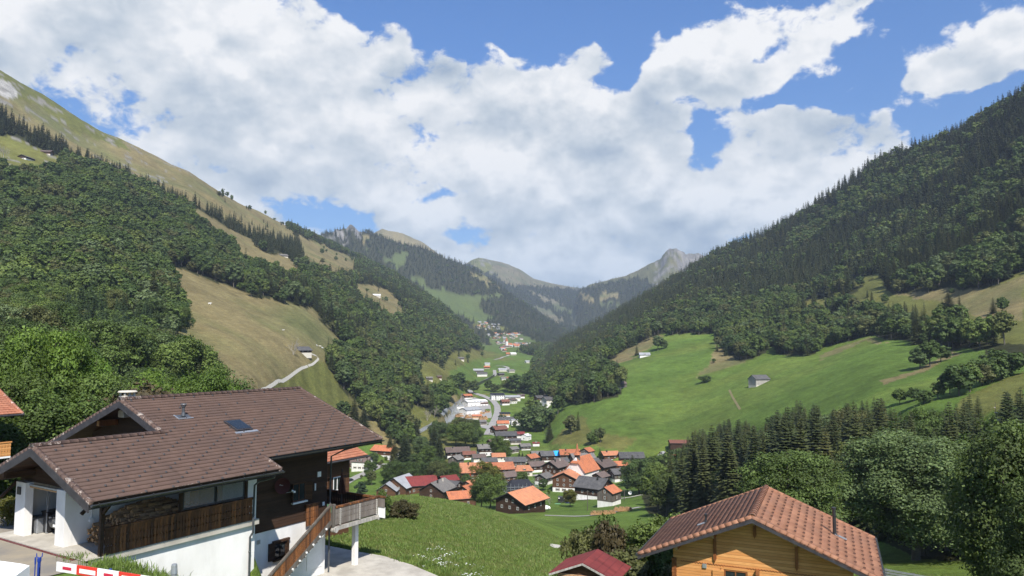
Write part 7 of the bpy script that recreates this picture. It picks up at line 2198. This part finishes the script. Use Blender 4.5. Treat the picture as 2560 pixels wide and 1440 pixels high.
# hamlet up the valley
for a in ((1196, 932, 22, 11, 2.5, 2.4, 84, 't_lgrey', 'long grey roofed farm at the left of the hamlet above the bridge', 'gwood'), (1205, 942, 20, 11, 3.2, 2.6, 84, 't_dgrey', 'dark roofed white walled farm just below the long grey one', 'white'),
          (1218, 914, 12, 8, 1.6, 2.4, 84, 't_lgrey', 'grey roofed house at the top of the hamlet', 'white'), (1217, 922, 13, 8, 1.4, 2.0, 84, 't_orange', 'orange roofed house in the middle of the hamlet', 'mwood'),
          (1256, 929, 18, 10, 2, 2, 76, 't_lgrey', 'pale roofed farm where the road climbs', 'white'), (1277, 932, 14, 10, 2, 2, 60, 't_grey', 'grey roofed house right of the pale farm on the climbing road', 'cream'),
          (1252, 940, 12, 8, 1, 2, 60, 't_dgrey', 'dark barn below the climbing road', 'dwood'), (1260, 951, 12, 8, 2.2, 1.6, 70, 't_grey', 'white walled house below the hamlet road', 'white'),
          (1269, 951, 8, 7, 2.2, 1.6, 40, 't_orange', 'small rusty roofed house touching the white walled one', 'cream'), (1272, 888, 16, 10, 2, 2, 84, 't_orange', 'orange roofed barn on the green rise before the far village', 'mwood'),
          (1282, 888, 18, 11, 3.2, 1.4, 60, 't_white', 'white house with a pale roof on the green rise before the far village', 'white'), (1319, 908, 14, 9, 1.5, 2, 60, 't_lgrey', 'grey hut on the meadow spur right of the valley', 'white'),
          (1152, 900, 13, 8, 1, 2, 80, 't_grey', 'grey hut on the slope above the hamlet', 'gwood'), (1321, 885, 12, 8, 3, 1, 80, 't_lgrey', 'small hut near the dark wood right of the far village', 'gwood')):
    C(a[0], a[1], a[2] * .8, a[3] * .8, a[4], a[5], a[6], a[7], a[8], a[9], 'white', 25, .7, .7, chim=0, small=True, rmin=700)
# the far village: little houses, too small to show parts
rv = random.Random(12)
far_sp = []
for (cx, cy, wx, wy, n_) in ((1258, 858, 14, 4, 9), (1300, 865, 40, 5, 26), (1262, 874, 8, 5, 6), (1262, 842, 42, 7, 22), (1220, 815, 30, 10, 26), (1285, 838, 16, 4, 6)):
    for i in range(n_):
        far_sp.append((cx + rv.uniform(-wx, wx), cy + rv.uniform(-wy, wy)))
for (x_, y_) in far_sp:
    low = y_ > 850
    C(x_, y_, rv.uniform(9, 15), rv.uniform(8, 10), rv.uniform(2, 3.4), rv.uniform(1, 2.4), rv.uniform(20, 90), rv.choice(['t_orange', 't_orange', 't_brown', 't_lgrey', 't_grey', 't_dgrey'] if low else ['t_lgrey', 't_grey', 't_brown', 't_dgrey', 't_lorange']),
      'small house in the distant village around the white church tower' if low else 'small chalet scattered on the slope above the distant village', rv.choice(['white', 'white', 'cream', 'mwood']), 'white', 26, .6, .6, chim=0, small=True, rmin=1500, group='houses of the distant village' if low else 'chalets above the distant village')
p_ = hit(1266.5, 868, 1500)
ct = root('village_church', p_, .5, 'white tower of the distant village church with a pointed red spire', 'church')
mb = MB(); mb.box(-3.2, 3.2, -3.2, 3.2, -4, 17); mb.box(3.2, 18, -4.5, 4.5, -4, 7); mb.build('tower', ['white'], ct)
mb = MB(); mb.add([(-3.6, -3.6, 17), (3.6, -3.6, 17), (3.6, 3.6, 17), (-3.6, 3.6, 17), (0, 0, 30)], [(0, 1, 4), (1, 2, 4), (2, 3, 4), (3, 0, 4), (0, 3, 2, 1)]); mb.prism([(-5, 7), (5, 7), (0, 12)], 3.2, 18.4, 0); mb.build('spire', ['t_orange'], ct)

# ------------------------------------------------------------------ the village church
p_, r_ = ctx(1438, 1218)
kk = r_ / CF
bear = math.atan2(p_[0], p_[1])
cz0 = p_[2]
cu = root('church', p_ + (0, 0, 0), math.pi / 2 - (bear + R(30)), 'white village church with an orange roof and a slender tapering spire', 'church')
W2, Hc, Hr, Ln = 5.8, 8.8, 15.4, 16
mb = MB(); mb.prism([(-W2, -3), (W2, -3), (W2, Hc), (0, Hr), (-W2, Hc)], 0, Ln, 0); mb.build('wall', ['white'], cu)
mb = MB()
ov = .7; ss_ = (Hr - Hc) / W2
hxr = 2.2      # half hip above the gable
for sd in (-1, 1):
    ye = sd * (W2 + ov); ze = Hc - ov * ss_ + .05
    zc = Hr - hxr * ss_; yc = sd * hxr
    mb.add([(-.7, ye, ze), (Ln + .5, ye, ze), (Ln + .5, 0, Hr + .25), (1.6, 0, Hr + .25), (-.7, yc, zc + .2)], [(0, 1, 2, 3, 4)])
    mb.add([(-.7, ye, ze - .22), (Ln + .5, ye, ze - .22), (Ln + .5, 0, Hr + .02), (1.6, 0, Hr + .02), (-.7, yc, zc - .02)], [(4, 3, 2, 1, 0)])
    mb.add([(-.7, ye, ze), (-.7, yc, zc + .2), (-.7, yc, zc - .02), (-.7, ye, ze - .22)], [(0, 1, 2, 3)]); mb.add([(-.7, ye, ze), (Ln + .5, ye, ze), (Ln + .5, ye, ze - .22), (-.7, ye, ze - .22)], [(0, 1, 2, 3)])
mb.add([(-.7, -hxr, Hr - hxr * ss_ + .2), (-.7, hxr, Hr - hxr * ss_ + .2), (1.6, 0, Hr + .25), (-.9, -hxr, Hr - hxr * ss_ - .25), (-.9, hxr, Hr - hxr * ss_ - .25)], [(0, 1, 2), (3, 4, 1, 0)])
mb.build('roof', ['t_orange'], cu)
tw_ = root('belfry', (0, 0, 0), 0, None, None); tw_.parent = cu; tw_.location = (2.4, 0, Hr - .6)
mb = MB()
for i in range(8):
    a = i * math.pi / 4 + math.pi / 8
    mb.cyl((1.25 * math.cos(a), 1.25 * math.sin(a), .4), (1.25 * math.cos(a), 1.25 * math.sin(a), 2.1), .14, .14, 6)
mb.cyl((0, 0, -1.8), (0, 0, .4), 1.75, 1.5, 8); mb.cyl((0, 0, .4), (0, 0, 2.1), .7, .7, 8); mb.build('bell_chamber', ['gwood'], tw_)
prof = [(2.2, 2.0), (1.5, 2.5), (.95, 3.6), (.6, 5.2), (.45, 6.8), (.05, 8.0)]
mb = MB()
for (r0, z0), (r1, z1) in zip(prof[:-1], prof[1:]):
    v, f = tube([(0, 0, z0), (0, 0, z1)], [r0, r1], 8); mb.add(v, f)
mb.build('spire', ['t_orange'], tw_)
mb = MB(); mb.cyl((0, 0, 7.8), (0, 0, 8.9), .04, .04, 5); mb.box(-.04, .04, -.28, .28, 8.4, 8.48); mb.build('cross', ['black'], tw_)
mb = MB(); mb.cyl((-.06, 0, 7.6), (.0, 0, 7.6), .95, .95, 16, 0); mb.cyl((-.10, 0, 7.6), (-.06, 0, 7.6), .8, .8, 16, 1); mb.box(-.12, -.10, -.05, .05, 6.8, 8.4); mb.box(-.12, -.10, -.8, .8, 7.55, 7.65); mb.build('round_window', ['white', 'glass'], cu)
mb = MB(); mb.prism([(-1.6, 2.6), (1.6, 2.6), (0, 4.6)], -2.0, -.05, 0); mb.build('porch_roof', ['t_orange'], cu)
mb = MB(); mb.box(-1.8, -.05, -1.2, 1.2, -3, 2.6); mb.build('porch', ['white'], cu)

# flag, farmhouse, roof details
fp_ = np.array(fh.location)
fl = root('flag', (0, 0, 0), 0, 'red flag with a white cross hanging from the farmhouse balcony', 'flag')
q_ = ray(1172, 1190); q_ = q_ * (math.hypot(fp_[0], fp_[1]) - 9.5) / math.hypot(q_[0], q_[1]); fl.location = tuple(q_); fl.rotation_euler = (0, 0, -math.atan2(q_[0], q_[1]))
mb = MB(); mb.box(-1.1, 1.1, -.02, .02, -1.1, 1.1); mb.build('cloth', ['red'], fl)
mb = MB(); mb.box(-.65, .65, -.05, -.021, -.2, .2); mb.box(-.2, .2, -.055, -.021, .2, .65); mb.box(-.2, .2, -.055, -.021, -.65, -.2); mb.build('cross', ['white_paint'], fl)
# blue tarpaulin over the barn roof end
tb = [o for o in scene.objects if o.get('label', '').startswith('dark roofed barn whose right end')][0]
Lb, Wb, Hb, rhb = 12, 8, 4.2, math.tan(R(28)) * 4
sl2 = math.tan(R(28))
mb = MB()
yy_, zz_ = Wb / 2 + .9, Hb - .9 * sl2
for sd in (-1, 1):
    nx, ny = 8, 6
    vv = []
    for i in range(nx):
        for j in range(ny):
            x = Lb / 2 - 3.4 + 4.3 * i / (nx - 1); f_ = j / (ny - 1)
            vv.append((x, sd * yy_ * (1 - f_), zz_ + (Hb + rhb - zz_) * f_ + .30 + .06 * math.sin(i * 2.1 + j * 1.7)))
    mb.add(vv, [(i * ny + j, (i + 1) * ny + j, (i + 1) * ny + j + 1, i * ny + j + 1) for i in range(nx - 1) for j in range(ny - 1)])
o_ = mb.build('roof_tarpaulin', ['tarp_blue']); o_.location = tb.location; o_.rotation_euler = tb.rotation_euler
tag(o_, 'bright blue tarpaulin spread over the end of a dark barn roof', 'tarpaulin')
# dormers on the long dark roof
db = [o for o in scene.objects if o.get('label', '').startswith('house with a long dark grey roof and three')][0]
for i in range(3):
    mb = MB(); sgn = -1 if math.cos(R(80)) * 0 + 1 > 0 else 1
    for sd_ in (-1,):
        y0 = sd_ * 3.4; z0 = 5.0 + (4.5 - 3.4) * math.tan(R(29)) + .2
        mb.prism([(-.8 + (i - 1) * 3.6, z0 - .3), (.8 + (i - 1) * 3.6, z0 - .3), ((i - 1) * 3.6, z0 + .9)], y0, y0 + 2.4 * -sd_, 1)
    mb.build('dormer', ['t_dgrey'], db)
    mb = MB(); mb.prism([(-.8 + (i - 1) * 3.6, z0 - .3), (.8 + (i - 1) * 3.6, z0 - .3), ((i - 1) * 3.6, z0 + .9)], -y0, -y0 - 2.4, 1); mb.build('dormer', ['t_dgrey'], db)


# ------------------------------------------------------------------ roads, paths, stream
def ribbon(name, pts, w, m, dz=.08, rmin=60, n=6, kind='structure', zoff=0):
    P_ = [hit(px, py, rmin) if len(q) == 0 else at_r(px, py, q[0]) for px, py, *q in pts]
    Q = []
    for a, b_ in zip(P_[:-1], P_[1:]):
        for k in range(n):
            t_ = k / n
            Q.append(a[:2] * (1 - t_) + b_[:2] * t_)
    Q.append(P_[-1][:2]); Q = np.array(Q)
    for _ in range(3):
        Q[1:-1] = (Q[:-2] + Q[1:-1] * 2 + Q[2:]) / 4
    T_ = np.gradient(Q, axis=0); T_ /= np.linalg.norm(T_, axis=1)[:, None] + 1e-9
    N_ = np.stack([-T_[:, 1], T_[:, 0]], 1)
    ws = (-w / 2, -w / 4, 0, w / 4, w / 2)
    V_ = []
    zc = height(Q[:, 0], Q[:, 1])
    for i in range(len(Q)):
        zz = [float(height(*(Q[i] + N_[i] * o_))) for o_ in ws]
        for o_, z_ in zip(ws, zz):
            x, y = Q[i] + N_[i] * o_
            V_.append((x, y, z_ + dz))
    k = len(ws)
    F_ = [(i * k + j, i * k + j + 1, (i + 1) * k + j + 1, (i + 1) * k + j) for i in range(len(Q) - 1) for j in range(k - 1)]
    o_ = link(name, mesh_np(name, V_, F_, [M[m]])); o_['kind'] = kind
    return o_


ribbon('main_road', [(1186, 984), (1212, 992), (1232, 1002), (1243, 1015), (1244, 1030), (1238, 1048), (1228, 1068), (1220, 1088)], 7.0, 'road', .5)
ribbon('valley_road', [(1212, 990), (1180, 983), (1172, 975)], 6, 'road', .5)
ribbon('valley_road', [(1190, 962), (1215, 951), (1238, 939), (1236, 926)], 6, 'road', .6)
ribbon('valley_road', [(1240, 915), (1262, 916), (1272, 921), (1262, 927)], 6, 'road', .6, 700)
ribbon('valley_road', [(1236, 900), (1258, 893), (1272, 889)], 6, 'road', .6, 900)
ribbon('pasture_track', [(655, 976), (690, 956), (735, 932), (790, 905), (797, 897), (790, 889), (778, 885)], 1.25, 'gravel', .2, 100)
ribbon('west_road', [(840, 1222), (865, 1208), (895, 1192), (925, 1178), (960, 1160)], 6.0, 'road', .3, 250)
ribbon('village_lane', [(1362, 1289), (1430, 1291), (1500, 1288), (1560, 1275), (1602, 1268)], 3.4, 'road', .15, 150)
ribbon('village_lane', [(1330, 1190), (1370, 1186), (1412, 1188)], 4.0, 'road', .2, 250)
ribbon('village_lane', [(1545, 1248), (1575, 1244), (1605, 1238)], 3.0, 'gravel', .2, 200)
ribbon('village_lane', [(1415, 1250), (1440, 1246), (1470, 1250)], 5.0, 'road', .2, 200)
ribbon('garden_path', [(1372, 1364), (1410, 1368), (1470, 1378), (1540, 1388), (1640, 1402)], 1.6, 'gravel', .06, 60)
ribbon('meadow_track', [(1823, 975), (1830, 990), (1842, 1010), (1850, 1024)], 1.4, 'dirt', .12, 300)
ribbon('stream', [(1112, 1050), (1128, 1038), (1145, 1024), (1160, 1008), (1164, 994)], 9, 'water', .3, 400)
ribbon('stream', [(1010, 1098), (1040, 1085), (1068, 1068), (1085, 1058)], 4, 'water', .25, 300)
yd = [hit(px, py, 400) for px, py in ((1150, 1044), (1162, 1014), (1185, 994), (1208, 1000), (1226, 1014), (1230, 1040), (1220, 1074), (1204, 1070), (1184, 1054))]
yc = np.mean([q[:2] for q in yd], 0)
yv = []
for rg in (0.0, .33, .66, 1.0):
    for q in yd:
        x, y = yc + (q[:2] - yc) * rg
        yv.append((x, y, float(height(x, y)) + .35))
nq = len(yd)
o_ = link('mill_yard', mesh_np('mill_yard', yv, [(a * nq + k, a * nq + (k + 1) % nq, (a + 1) * nq + (k + 1) % nq, (a + 1) * nq + k) for a in range(3) for k in range(nq)], [M['road']])); o_['kind'] = 'structure'


# retaining wall of the road bridge
def wall_run(name, pts, h, th, m, label, rmin=400, cat='wall'):
    P_ = [hit(px, py, rmin) for px, py in pts]
    mb = MB()
    for a, b_ in zip(P_[:-1], P_[1:]):
        d = b_ - a; L_ = np.linalg.norm(d[:2]); n_ = np.array([-d[1], d[0], 0]) / L_ * th / 2
        v = [a - n_ - (0, 0, 3), a + n_ - (0, 0, 3), a + n_ + (0, 0, h), a - n_ + (0, 0, h), b_ - n_ - (0, 0, 3), b_ + n_ - (0, 0, 3), b_ + n_ + (0, 0, h), b_ - n_ + (0, 0, h)]
        mb.add(v, [(0, 1, 2, 3), (4, 7, 6, 5), (0, 3, 7, 4), (1, 5, 6, 2), (3, 2, 6, 7), (0, 4, 5, 1)])
    return tag(mb.build(name, [m]), label, cat)


wall_run('retaining_wall', [(1190, 966), (1205, 959), (1220, 952), (1236, 942)], 4.0, .8, 'gutter', 'long dark retaining wall carrying the road below the hamlet')


# log piles, trailer, cars, poles
def log_pile(px, py, L_, H_, label, group=None, r=None, az=0, seed=1, rmin=150, long_=2.4, rad=.19):
    p_ = at_r(px, py, r) if r else hit(px, py, rmin)
    rr_ = random.Random(seed); mb = MB()
    nx = int(L_ / (rad * 2.05)); nz = max(1, int(H_ / (rad * 1.9)))
    for k in range(nz):
        for i in range(nx - k):
            if k > nz - 3 and rr_.random() < .35: continue
            x = -L_ / 2 + (i + k * .5) * rad * 2.05 + rr_.uniform(-.03, .03); z = rad + k * rad * 1.8
            q_ = rad * rr_.uniform(.75, 1.08)
            mb.cyl((x, rr_.uniform(-.15, .1), z), (x + rr_.uniform(-.05, .05), long_ + rr_.uniform(-.2, .2), z), q_, q_, 7, 0, caps=False)
            n_ = len(mb.V) - 14
            mb.F += [tuple(n_ + j for j in range(7))[::-1]]; mb.I += [1]
    o_ = mb.build('log_pile', ['firewood', 'beam_end']); o_.location = tuple(p_ + (0, 0, .05)); o_.rotation_euler = (0, 0, -math.atan2(p_[0], p_[1]) + R(az))
    return tag(o_, label, 'log pile', group)


log_pile(1510, 1287, 9.6, 1.7, 'left half of the long stack of split logs beside the village lane', None, None, 16, 2, long_=1.2, rad=.15)
log_pile(1560, 1279, 7.6, 1.8, 'right half of the long log stack, its end covered by a white sheet', None, None, 10, 3, long_=1.2, rad=.15)
for (x_, y_, L_, H_, s_) in ((1152, 1043, 10, 4, 4), (1175, 1046, 9, 4.5, 5), (1212, 1050, 10, 4, 6), (1206, 1036, 9, 3, 7), (1222, 1032, 8, 3, 8), (1160, 1034, 8, 3, 9)):
    log_pile(x_, y_, L_, H_, 'brown stack of timber in the saw mill yard', 'timber stacks of the saw mill', None, 20, s_, 400, 4, .5)
tr_ = hit(1407, 1257, 200)
tl = root('black_trailer', tr_, -math.atan2(tr_[0], tr_[1]), 'black windowed trailer parked on the lawn below the wooden house', 'trailer')
mb = MB(); mb.box(-2.3, 2.3, 0, 2.4, .5, 2.6); mb.build('body', ['black'], tl, .06)
for x_ in (-.7, .9): mb = MB(); mb.cyl((x_, -.06, .4), (x_, .2, .4), .4, .4, 12); mb.build('wheel', ['fascia'], tl)
mb = MB(); mb.box(.5, 1.9, -.03, -.002, 1.7, 2.3); mb.build('sign_panel', ['white_paint'], tl)
mb = MB(); mb.box(-2.1, -1.4, -.03, -.002, 1.9, 2.3); mb.build('sign_panel', ['white_paint'], tl)
for (x_, y_, l_, m_, c_) in ((1394, 1261, 'green tarpaulin bundle lying at the left end of the black trailer', 'green_paint', 0), (1421, 1258, 'blue tarpaulin bundle lying at the right end of the black trailer', 'blue', 0)):
    q_ = hit(x_, y_, 200); mb = MB()
    for i in range(5): mb.obox((i * .5 - 1, 0, .25), (.32, .06 * (i % 3 - 1), .05), (0, .35, .03), (0, -.03, .18 + .08 * (i % 2)))
    o_ = mb.build('tarpaulin_bundle', [m_], None, .08); o_.location = tuple(q_); tag(o_, l_, 'tarpaulin')
q_ = hit(1447, 1245, 200)
car('parked_car', q_ + (0, 0, .2), math.pi * .5 + .5, 'car_blue', 'bright blue car parked beside the old barn', plate=False)
q_ = at_r(874, 1207, 420)
car('moving_car', hit(874, 1205, 300) + (0, 0, .35), .9, 'car_dark', 'dark car driving on the road left of the village', plate=False)
q_ = at_r(1380, 1282, 228)
car('parked_car', hit(1362, 1276, 200) + (0, 0, .3), .4, 'white_paint', 'white car parked at the right of the big orange roofed chalet', plate=False)
for i, (x_, y_) in enumerate(((1262, 1188), (1272, 1192), (1258, 1196))):
    car('parked_car', hit(x_, y_, 300) + (0, 0, .1), .4 + i, ['white_paint', 'steel', 'white_paint'][i], 'pale car parked in the village centre below the long orange roof', 'cars parked in the village centre', plate=False)


def pole(px, by, ty, label, r=None, rad=.14, name='utility_pole', cat='pole', arm=True, m='gwood', rmin=150):
    p_ = at_r(px, by, r) if r else hit(px, by, rmin)
    h = px_h(p_, ty, by)
    e = root(name, p_, 0, label, cat)
    mb = MB(); mb.cyl((0, 0, -.5), (0, 0, h), rad * 1.15, rad * .8, 8); mb.build('shaft', [m], e)
    if arm:
        mb = MB(); mb.box(-.7, .7, -.05, .05, h - .6, h - .48); mb.build('crossarm', [m], e)
    return e


pole(1469, 1277, 1226, 'wooden pole on the lawn left of the orange roofed shed')
pole(1561, 1252, 1222, 'wooden pole right of the orange roofed shed by the lane', None, rmin=200)
pole(1190, 1247, 1208, 'wooden pole at the left foot of the big village tree', 330)
pole(1333, 1166, 1143, 'thin grey pole in front of the orange roofed shed')
pole(1449, 1206, 1185, 'thin pole beside the church porch')
pole(1263, 1198, 1176, 'wooden pole beside the long orange roofed house')
pole(1828, 612, 583, 'thin radio mast rising from the right ridge', None, .9, 'radio_mast', 'mast', False, 'steel', 1000)
# white garden dish and the stone troughs
q_ = hit(1575, 1240, 200); e = root('parabolic_dish', q_, 0, 'big white dish aerial in the garden right of the lane', 'dish aerial')
mb = MB(); mb.cyl((0, 0, 0), (0, 0, 1.2), .08, .08, 8); mb.build('mast', ['steel'], e)
mb = MB(); mb.cyl((0, 0, 1.5), (0, -.35, 1.6), .25, .85, 16, caps=False); mb.cyl((0, 0, 1.5), (0, -.02, 1.5), .26, .26, 16); mb.build('reflector', ['white_paint'], e)
# scaffolding round the black roof
bk = [o for o in scene.objects if o.get('label', '').startswith('house with a new black hipped')][0]
sc_ = root('scaffolding', tuple(bk.location), bk.rotation_euler[2], 'steel scaffolding standing round the new black roof', 'scaffolding')
mb = MB()
hx_, hy_ = 8.2, 7.6
for i in range(9):
    x = -hx_ + i * hx_ / 4
    for y in (-hy_, -hy_ - 1): mb.cyl((x, y, -6), (x, y, 5.6 + (i % 2) * .8), .05, .05, 5)
    for y in (hy_,): mb.cyl((x, y, -3), (x, y, 6.5), .05, .05, 5)
for i in range(8):
    y = -hy_ + i * hy_ / 3.5
    for x in (-hx_, hx_, -hx_ - 1): mb.cyl((x, y, -6), (x, y, 5.8), .05, .05, 5)
mb.build('uprights', ['steel'], sc_)
mb = MB()
for z in (-2, 0, 2, 3.4, 4.6):
    for y in (-hy_, -hy_ - 1, hy_): mb.cyl((-hx_, y, z), (hx_, y, z), .045, .045, 5)
    for x in (-hx_, hx_, -hx_ - 1): mb.cyl((x, -hy_, z), (x, hy_, z), .045, .045, 5)
mb.build('ledgers', ['steel'], sc_)
mb = MB()
for z in (-2, 0, 2.0): mb.box(-hx_, hx_, -hy_ - 1, -hy_ - .1, z - .06, z); mb.box(-hx_ - 1, -hx_ - .1, -hy_, hy_, z - .06, z)
mb.build('walkway', ['t_lgrey'], sc_)


# cows on the dry pasture
def cow(px, py, rz, m, label, group):
    p_ = hit(px, py, 200)
    mb = MB()
    secs = [(-1.05, .28, 1.12), (-.9, .36, 1.08), (-.4, .42, 1.02), (.2, .43, 1.02), (.7, .38, 1.08), (.95, .28, 1.16), (1.25, .17, 1.28), (1.45, .17, 1.38), (1.62, .14, 1.28), (1.85, .09, 1.12)]
    for a, b_ in zip(secs[:-1], secs[1:]):
        v, f = tube([(a[0], 0, a[2]), (b_[0], 0, b_[2])], [a[1], b_[1]], 8); mb.add(v, f)
    for x in (-.85, .75):
        for y in (-.24, .24):
            v, f = tube([(x, y, 1.0), (x + .04, y, .5), (x, y, 0)], [.15, .08, .06], 6); mb.add(v, f)
    v, f = tube([(-1.05, 0, 1.3), (-1.2, 0, .6)], [.04, .05], 5); mb.add(v, f)
    for y in (-.2, .2): mb.obox((1.48, y, 1.48), (.03, 0, 0), (0, .1, .02), (0, 0, .03))
    o_ = mb.build('cow', [m], None, 0, True); o_.location = tuple(p_); o_.rotation_euler = (0, 0, rz)
    return tag(o_, label, 'cow', group)


for i, (x_, y_) in enumerate(((524, 762), (708, 828), (792, 866), (800, 868), (806, 872), (815, 878))):
    cow(x_, y_, i * 1.1, 'white_paint' if i % 2 == 0 else 'cream', 'white cow grazing on the dry pasture', 'cows on the dry pasture')
# ------------------------------------------------------------------ gardens of the village: shrubs and small trees between the houses
hs_ = [(o.location.x, o.location.y) for o in scene.objects if o.get('category') in ('house', 'barn', 'shed', 'hut', 'church', 'mill', 'chapel') and math.hypot(o.location.x, o.location.y) < 700]
gr = random.Random(21)
n_g = 0
tries = 0
while n_g < 74 and tries < 3000:
    tries += 1
    x_, y_ = gr.choice(((gr.uniform(1060, 1330), gr.uniform(1150, 1245)), (gr.uniform(1300, 1620), gr.uniform(1140, 1245)), (gr.uniform(1190, 1320), gr.uniform(1050, 1140)), (gr.uniform(900, 1060), gr.uniform(1150, 1215))))
    if inpoly(np.array([x_]), np.array([y_]), [(1300, 1100), (1400, 1105), (1480, 1120), (1400, 1140), (1290, 1135)])[0] or inpoly(np.array([x_]), np.array([y_]), [(1195, 1200), (1232, 1000), (1250, 1000), (1240, 1200)])[0]:
        continue
    p_ = hit(x_, y_, 200)
    if min((p_[0] - a) ** 2 + (p_[1] - b_) ** 2 for a, b_ in hs_) < 8.8 ** 2:
        continue
    big = gr.random() < .3
    h_ = gr.uniform(4.5, 8) if big else gr.uniform(1.4, 3.2)
    st_ = gr.choice(MID_B)
    plant_one('garden_tree' if big else 'garden_shrub', p_ - (0, 0, .1), h_, st_, 15.5, 'small tree in a village garden' if big else 'green shrub in a village garden', 'small trees in the village gardens' if big else 'shrubs in the village gardens', 'tree' if big else 'shrub', 1.0 if big else 1.25)
    n_g += 1

# ------------------------------------------------------------------ grass of the near meadow, too many blades to count
def tuft(seed, n, h, w, bw):
    r = np.random.default_rng(seed); a_ = Acc()
    for i in range(n):
        q = np.array([r.normal(0, w), r.normal(0, w), 0]); hh = h * r.uniform(.5, 1.2); b_ = r.normal(0, .35, 2) * hh
        s_ = np.array([r.normal(), r.normal(), 0]); s_ = s_ / (np.linalg.norm(s_) + 1e-6) * bw * r.uniform(.6, 1.5)
        t_ = (r.uniform(.7, 1.35),) * 3
        a_.add([q - s_, q + s_, q + (b_[0], b_[1], hh) + s_ * .3, q + (b_[0], b_[1], hh) - s_ * .3], [(0, 1, 2, 3)], t_)
    return a_


m_blade = foliage_mat('meadow_blades', [(0.090, 0.150, 0.032), (0.132, 0.200, 0.044), (0.175, 0.222, 0.056), (0.112, 0.178, 0.038), (0.225, 0.215, 0.09)], 0.25)
tp_ = [tuft(400 + i, 26, .12 + .04 * i, .16, .022).mesh('grass_tuft', [m_blade]) for i in range(3)]
fl_ = tuft(410, 14, .20, .18, .018)
rf_ = np.random.default_rng(411)
for i in range(4):
    c = np.array([rf_.normal(0, .18), rf_.normal(0, .18), rf_.uniform(.22, .34)])
    fl_.add([c + (-.03, -.03, 0), c + (.03, -.03, 0), c + (.03, .03, .01), c + (-.03, .03, .01)], [(0, 1, 2, 3)], (1, 1, 1), 1)
tp_.append(fl_.mesh('flower_tuft', [m_blade, M['white_paint']]))
rg = np.random.default_rng(77)
N_ = 90000
rr_ = np.sqrt(rg.uniform(34 ** 2, 118 ** 2, N_)); aa_ = rg.uniform(R(-20), R(16), N_)
x_ = rr_ * np.sin(aa_); y_ = rr_ * np.cos(aa_)
N2 = 26000
r2 = np.sqrt(rg.uniform(46 ** 2, 105 ** 2, N2)); a2 = rg.uniform(R(16), R(36), N2)
x_ = np.concatenate([x_, r2 * np.sin(a2)]); y_ = np.concatenate([y_, r2 * np.cos(a2)])
z_ = height(x_, y_)
u_ = (x_ - HO[0]) * HU[0] + (y_ - HO[1]) * HU[1]; v_ = (x_ - HO[0]) * HV[0] + (y_ - HO[1]) * HV[1]
pxx, pyy = project(x_, y_, z_)
tpx = [tuple(float(c) for c in project(q[0], q[1], q[2])) for q in tp]
keep = ~((u_ > -9) & (u_ < 15.3) & (v_ > -2) & (v_ < 12)) & ~inpoly(pxx, pyy, tpx) & (pyy < 1480) & (pxx > 780) & (lookup(COV, x_, y_) != 2)
u2 = (x_ - RO[0]) * RU[0] + (y_ - RO[1]) * RU[1]; v2 = (x_ - RO[0]) * RV[0] + (y_ - RO[1]) * RV[1]
keep &= ~((u2 > 0) & (u2 < 8.3) & (np.abs(v2) < 5))
pth = np.abs(pyy - np.interp(pxx, [1372, 1410, 1470, 1540, 1640], [1364, 1368, 1378, 1388, 1402])) > 7
keep &= pth | (pxx < 1370)
x_, y_, z_, pxx, pyy = x_[keep], y_[keep], z_[keep], pxx[keep], pyy[keep]
pi_ = rg.integers(0, 3, len(x_))
pi_ = np.where(inpoly(pxx, pyy, [(1040, 1380), (1110, 1372), (1230, 1440), (1240, 1480), (1080, 1480)]) & (rg.random(len(x_)) < .05), 3, pi_)
sc_g = rg.uniform(.6, 1.35, len(x_)) * (0.75 + 0.5 * (fbm(x_ / 6, y_ / 6, 3, 9) + .5))
scatter('meadow_grass', 'long green grass of the near meadow', np.stack([x_, y_, z_ - .02, pi_], 1), sc_g, tp_, 5)
# ------------------------------------------------------------------ haze: the air of the valley
zmin, zmax = float(Z.min()) - 1.0, float(Z.max()) + 30.0
hx, hy0, hy1 = 8600.0, -60.0, 9600.0
hv = [(-hx, hy0, zmin), (hx, hy0, zmin), (hx, hy1, zmin), (-hx, hy1, zmin), (-hx, hy0, zmax), (hx, hy0, zmax), (hx, hy1, zmax), (-hx, hy1, zmax)]
hm = bpy.data.meshes.new('haze')
hm.from_pydata(hv, [], [(0, 3, 2, 1), (4, 5, 6, 7), (0, 1, 5, 4), (1, 2, 6, 5), (2, 3, 7, 6), (3, 0, 4, 7)])
m_haze = bpy.data.materials.new('haze')
m_haze.use_nodes = True
ht = m_haze.node_tree; ht.nodes.clear()
ho = ht.nodes.new('ShaderNodeOutputMaterial'); hp = ht.nodes.new('ShaderNodeVolumePrincipled')
hp.inputs['Color'].default_value = (0.62, 0.74, 0.92, 1)
hp.inputs['Density'].default_value = 7.5e-5
hp.inputs['Anisotropy'].default_value = 0.0
ht.links.new(hp.outputs[0], ho.inputs['Volume'])
hm.materials.append(m_haze)
hz = link('haze', hm)
hz['kind'] = 'stuff'
hz['label'] = 'thin blue air between the far mountains'
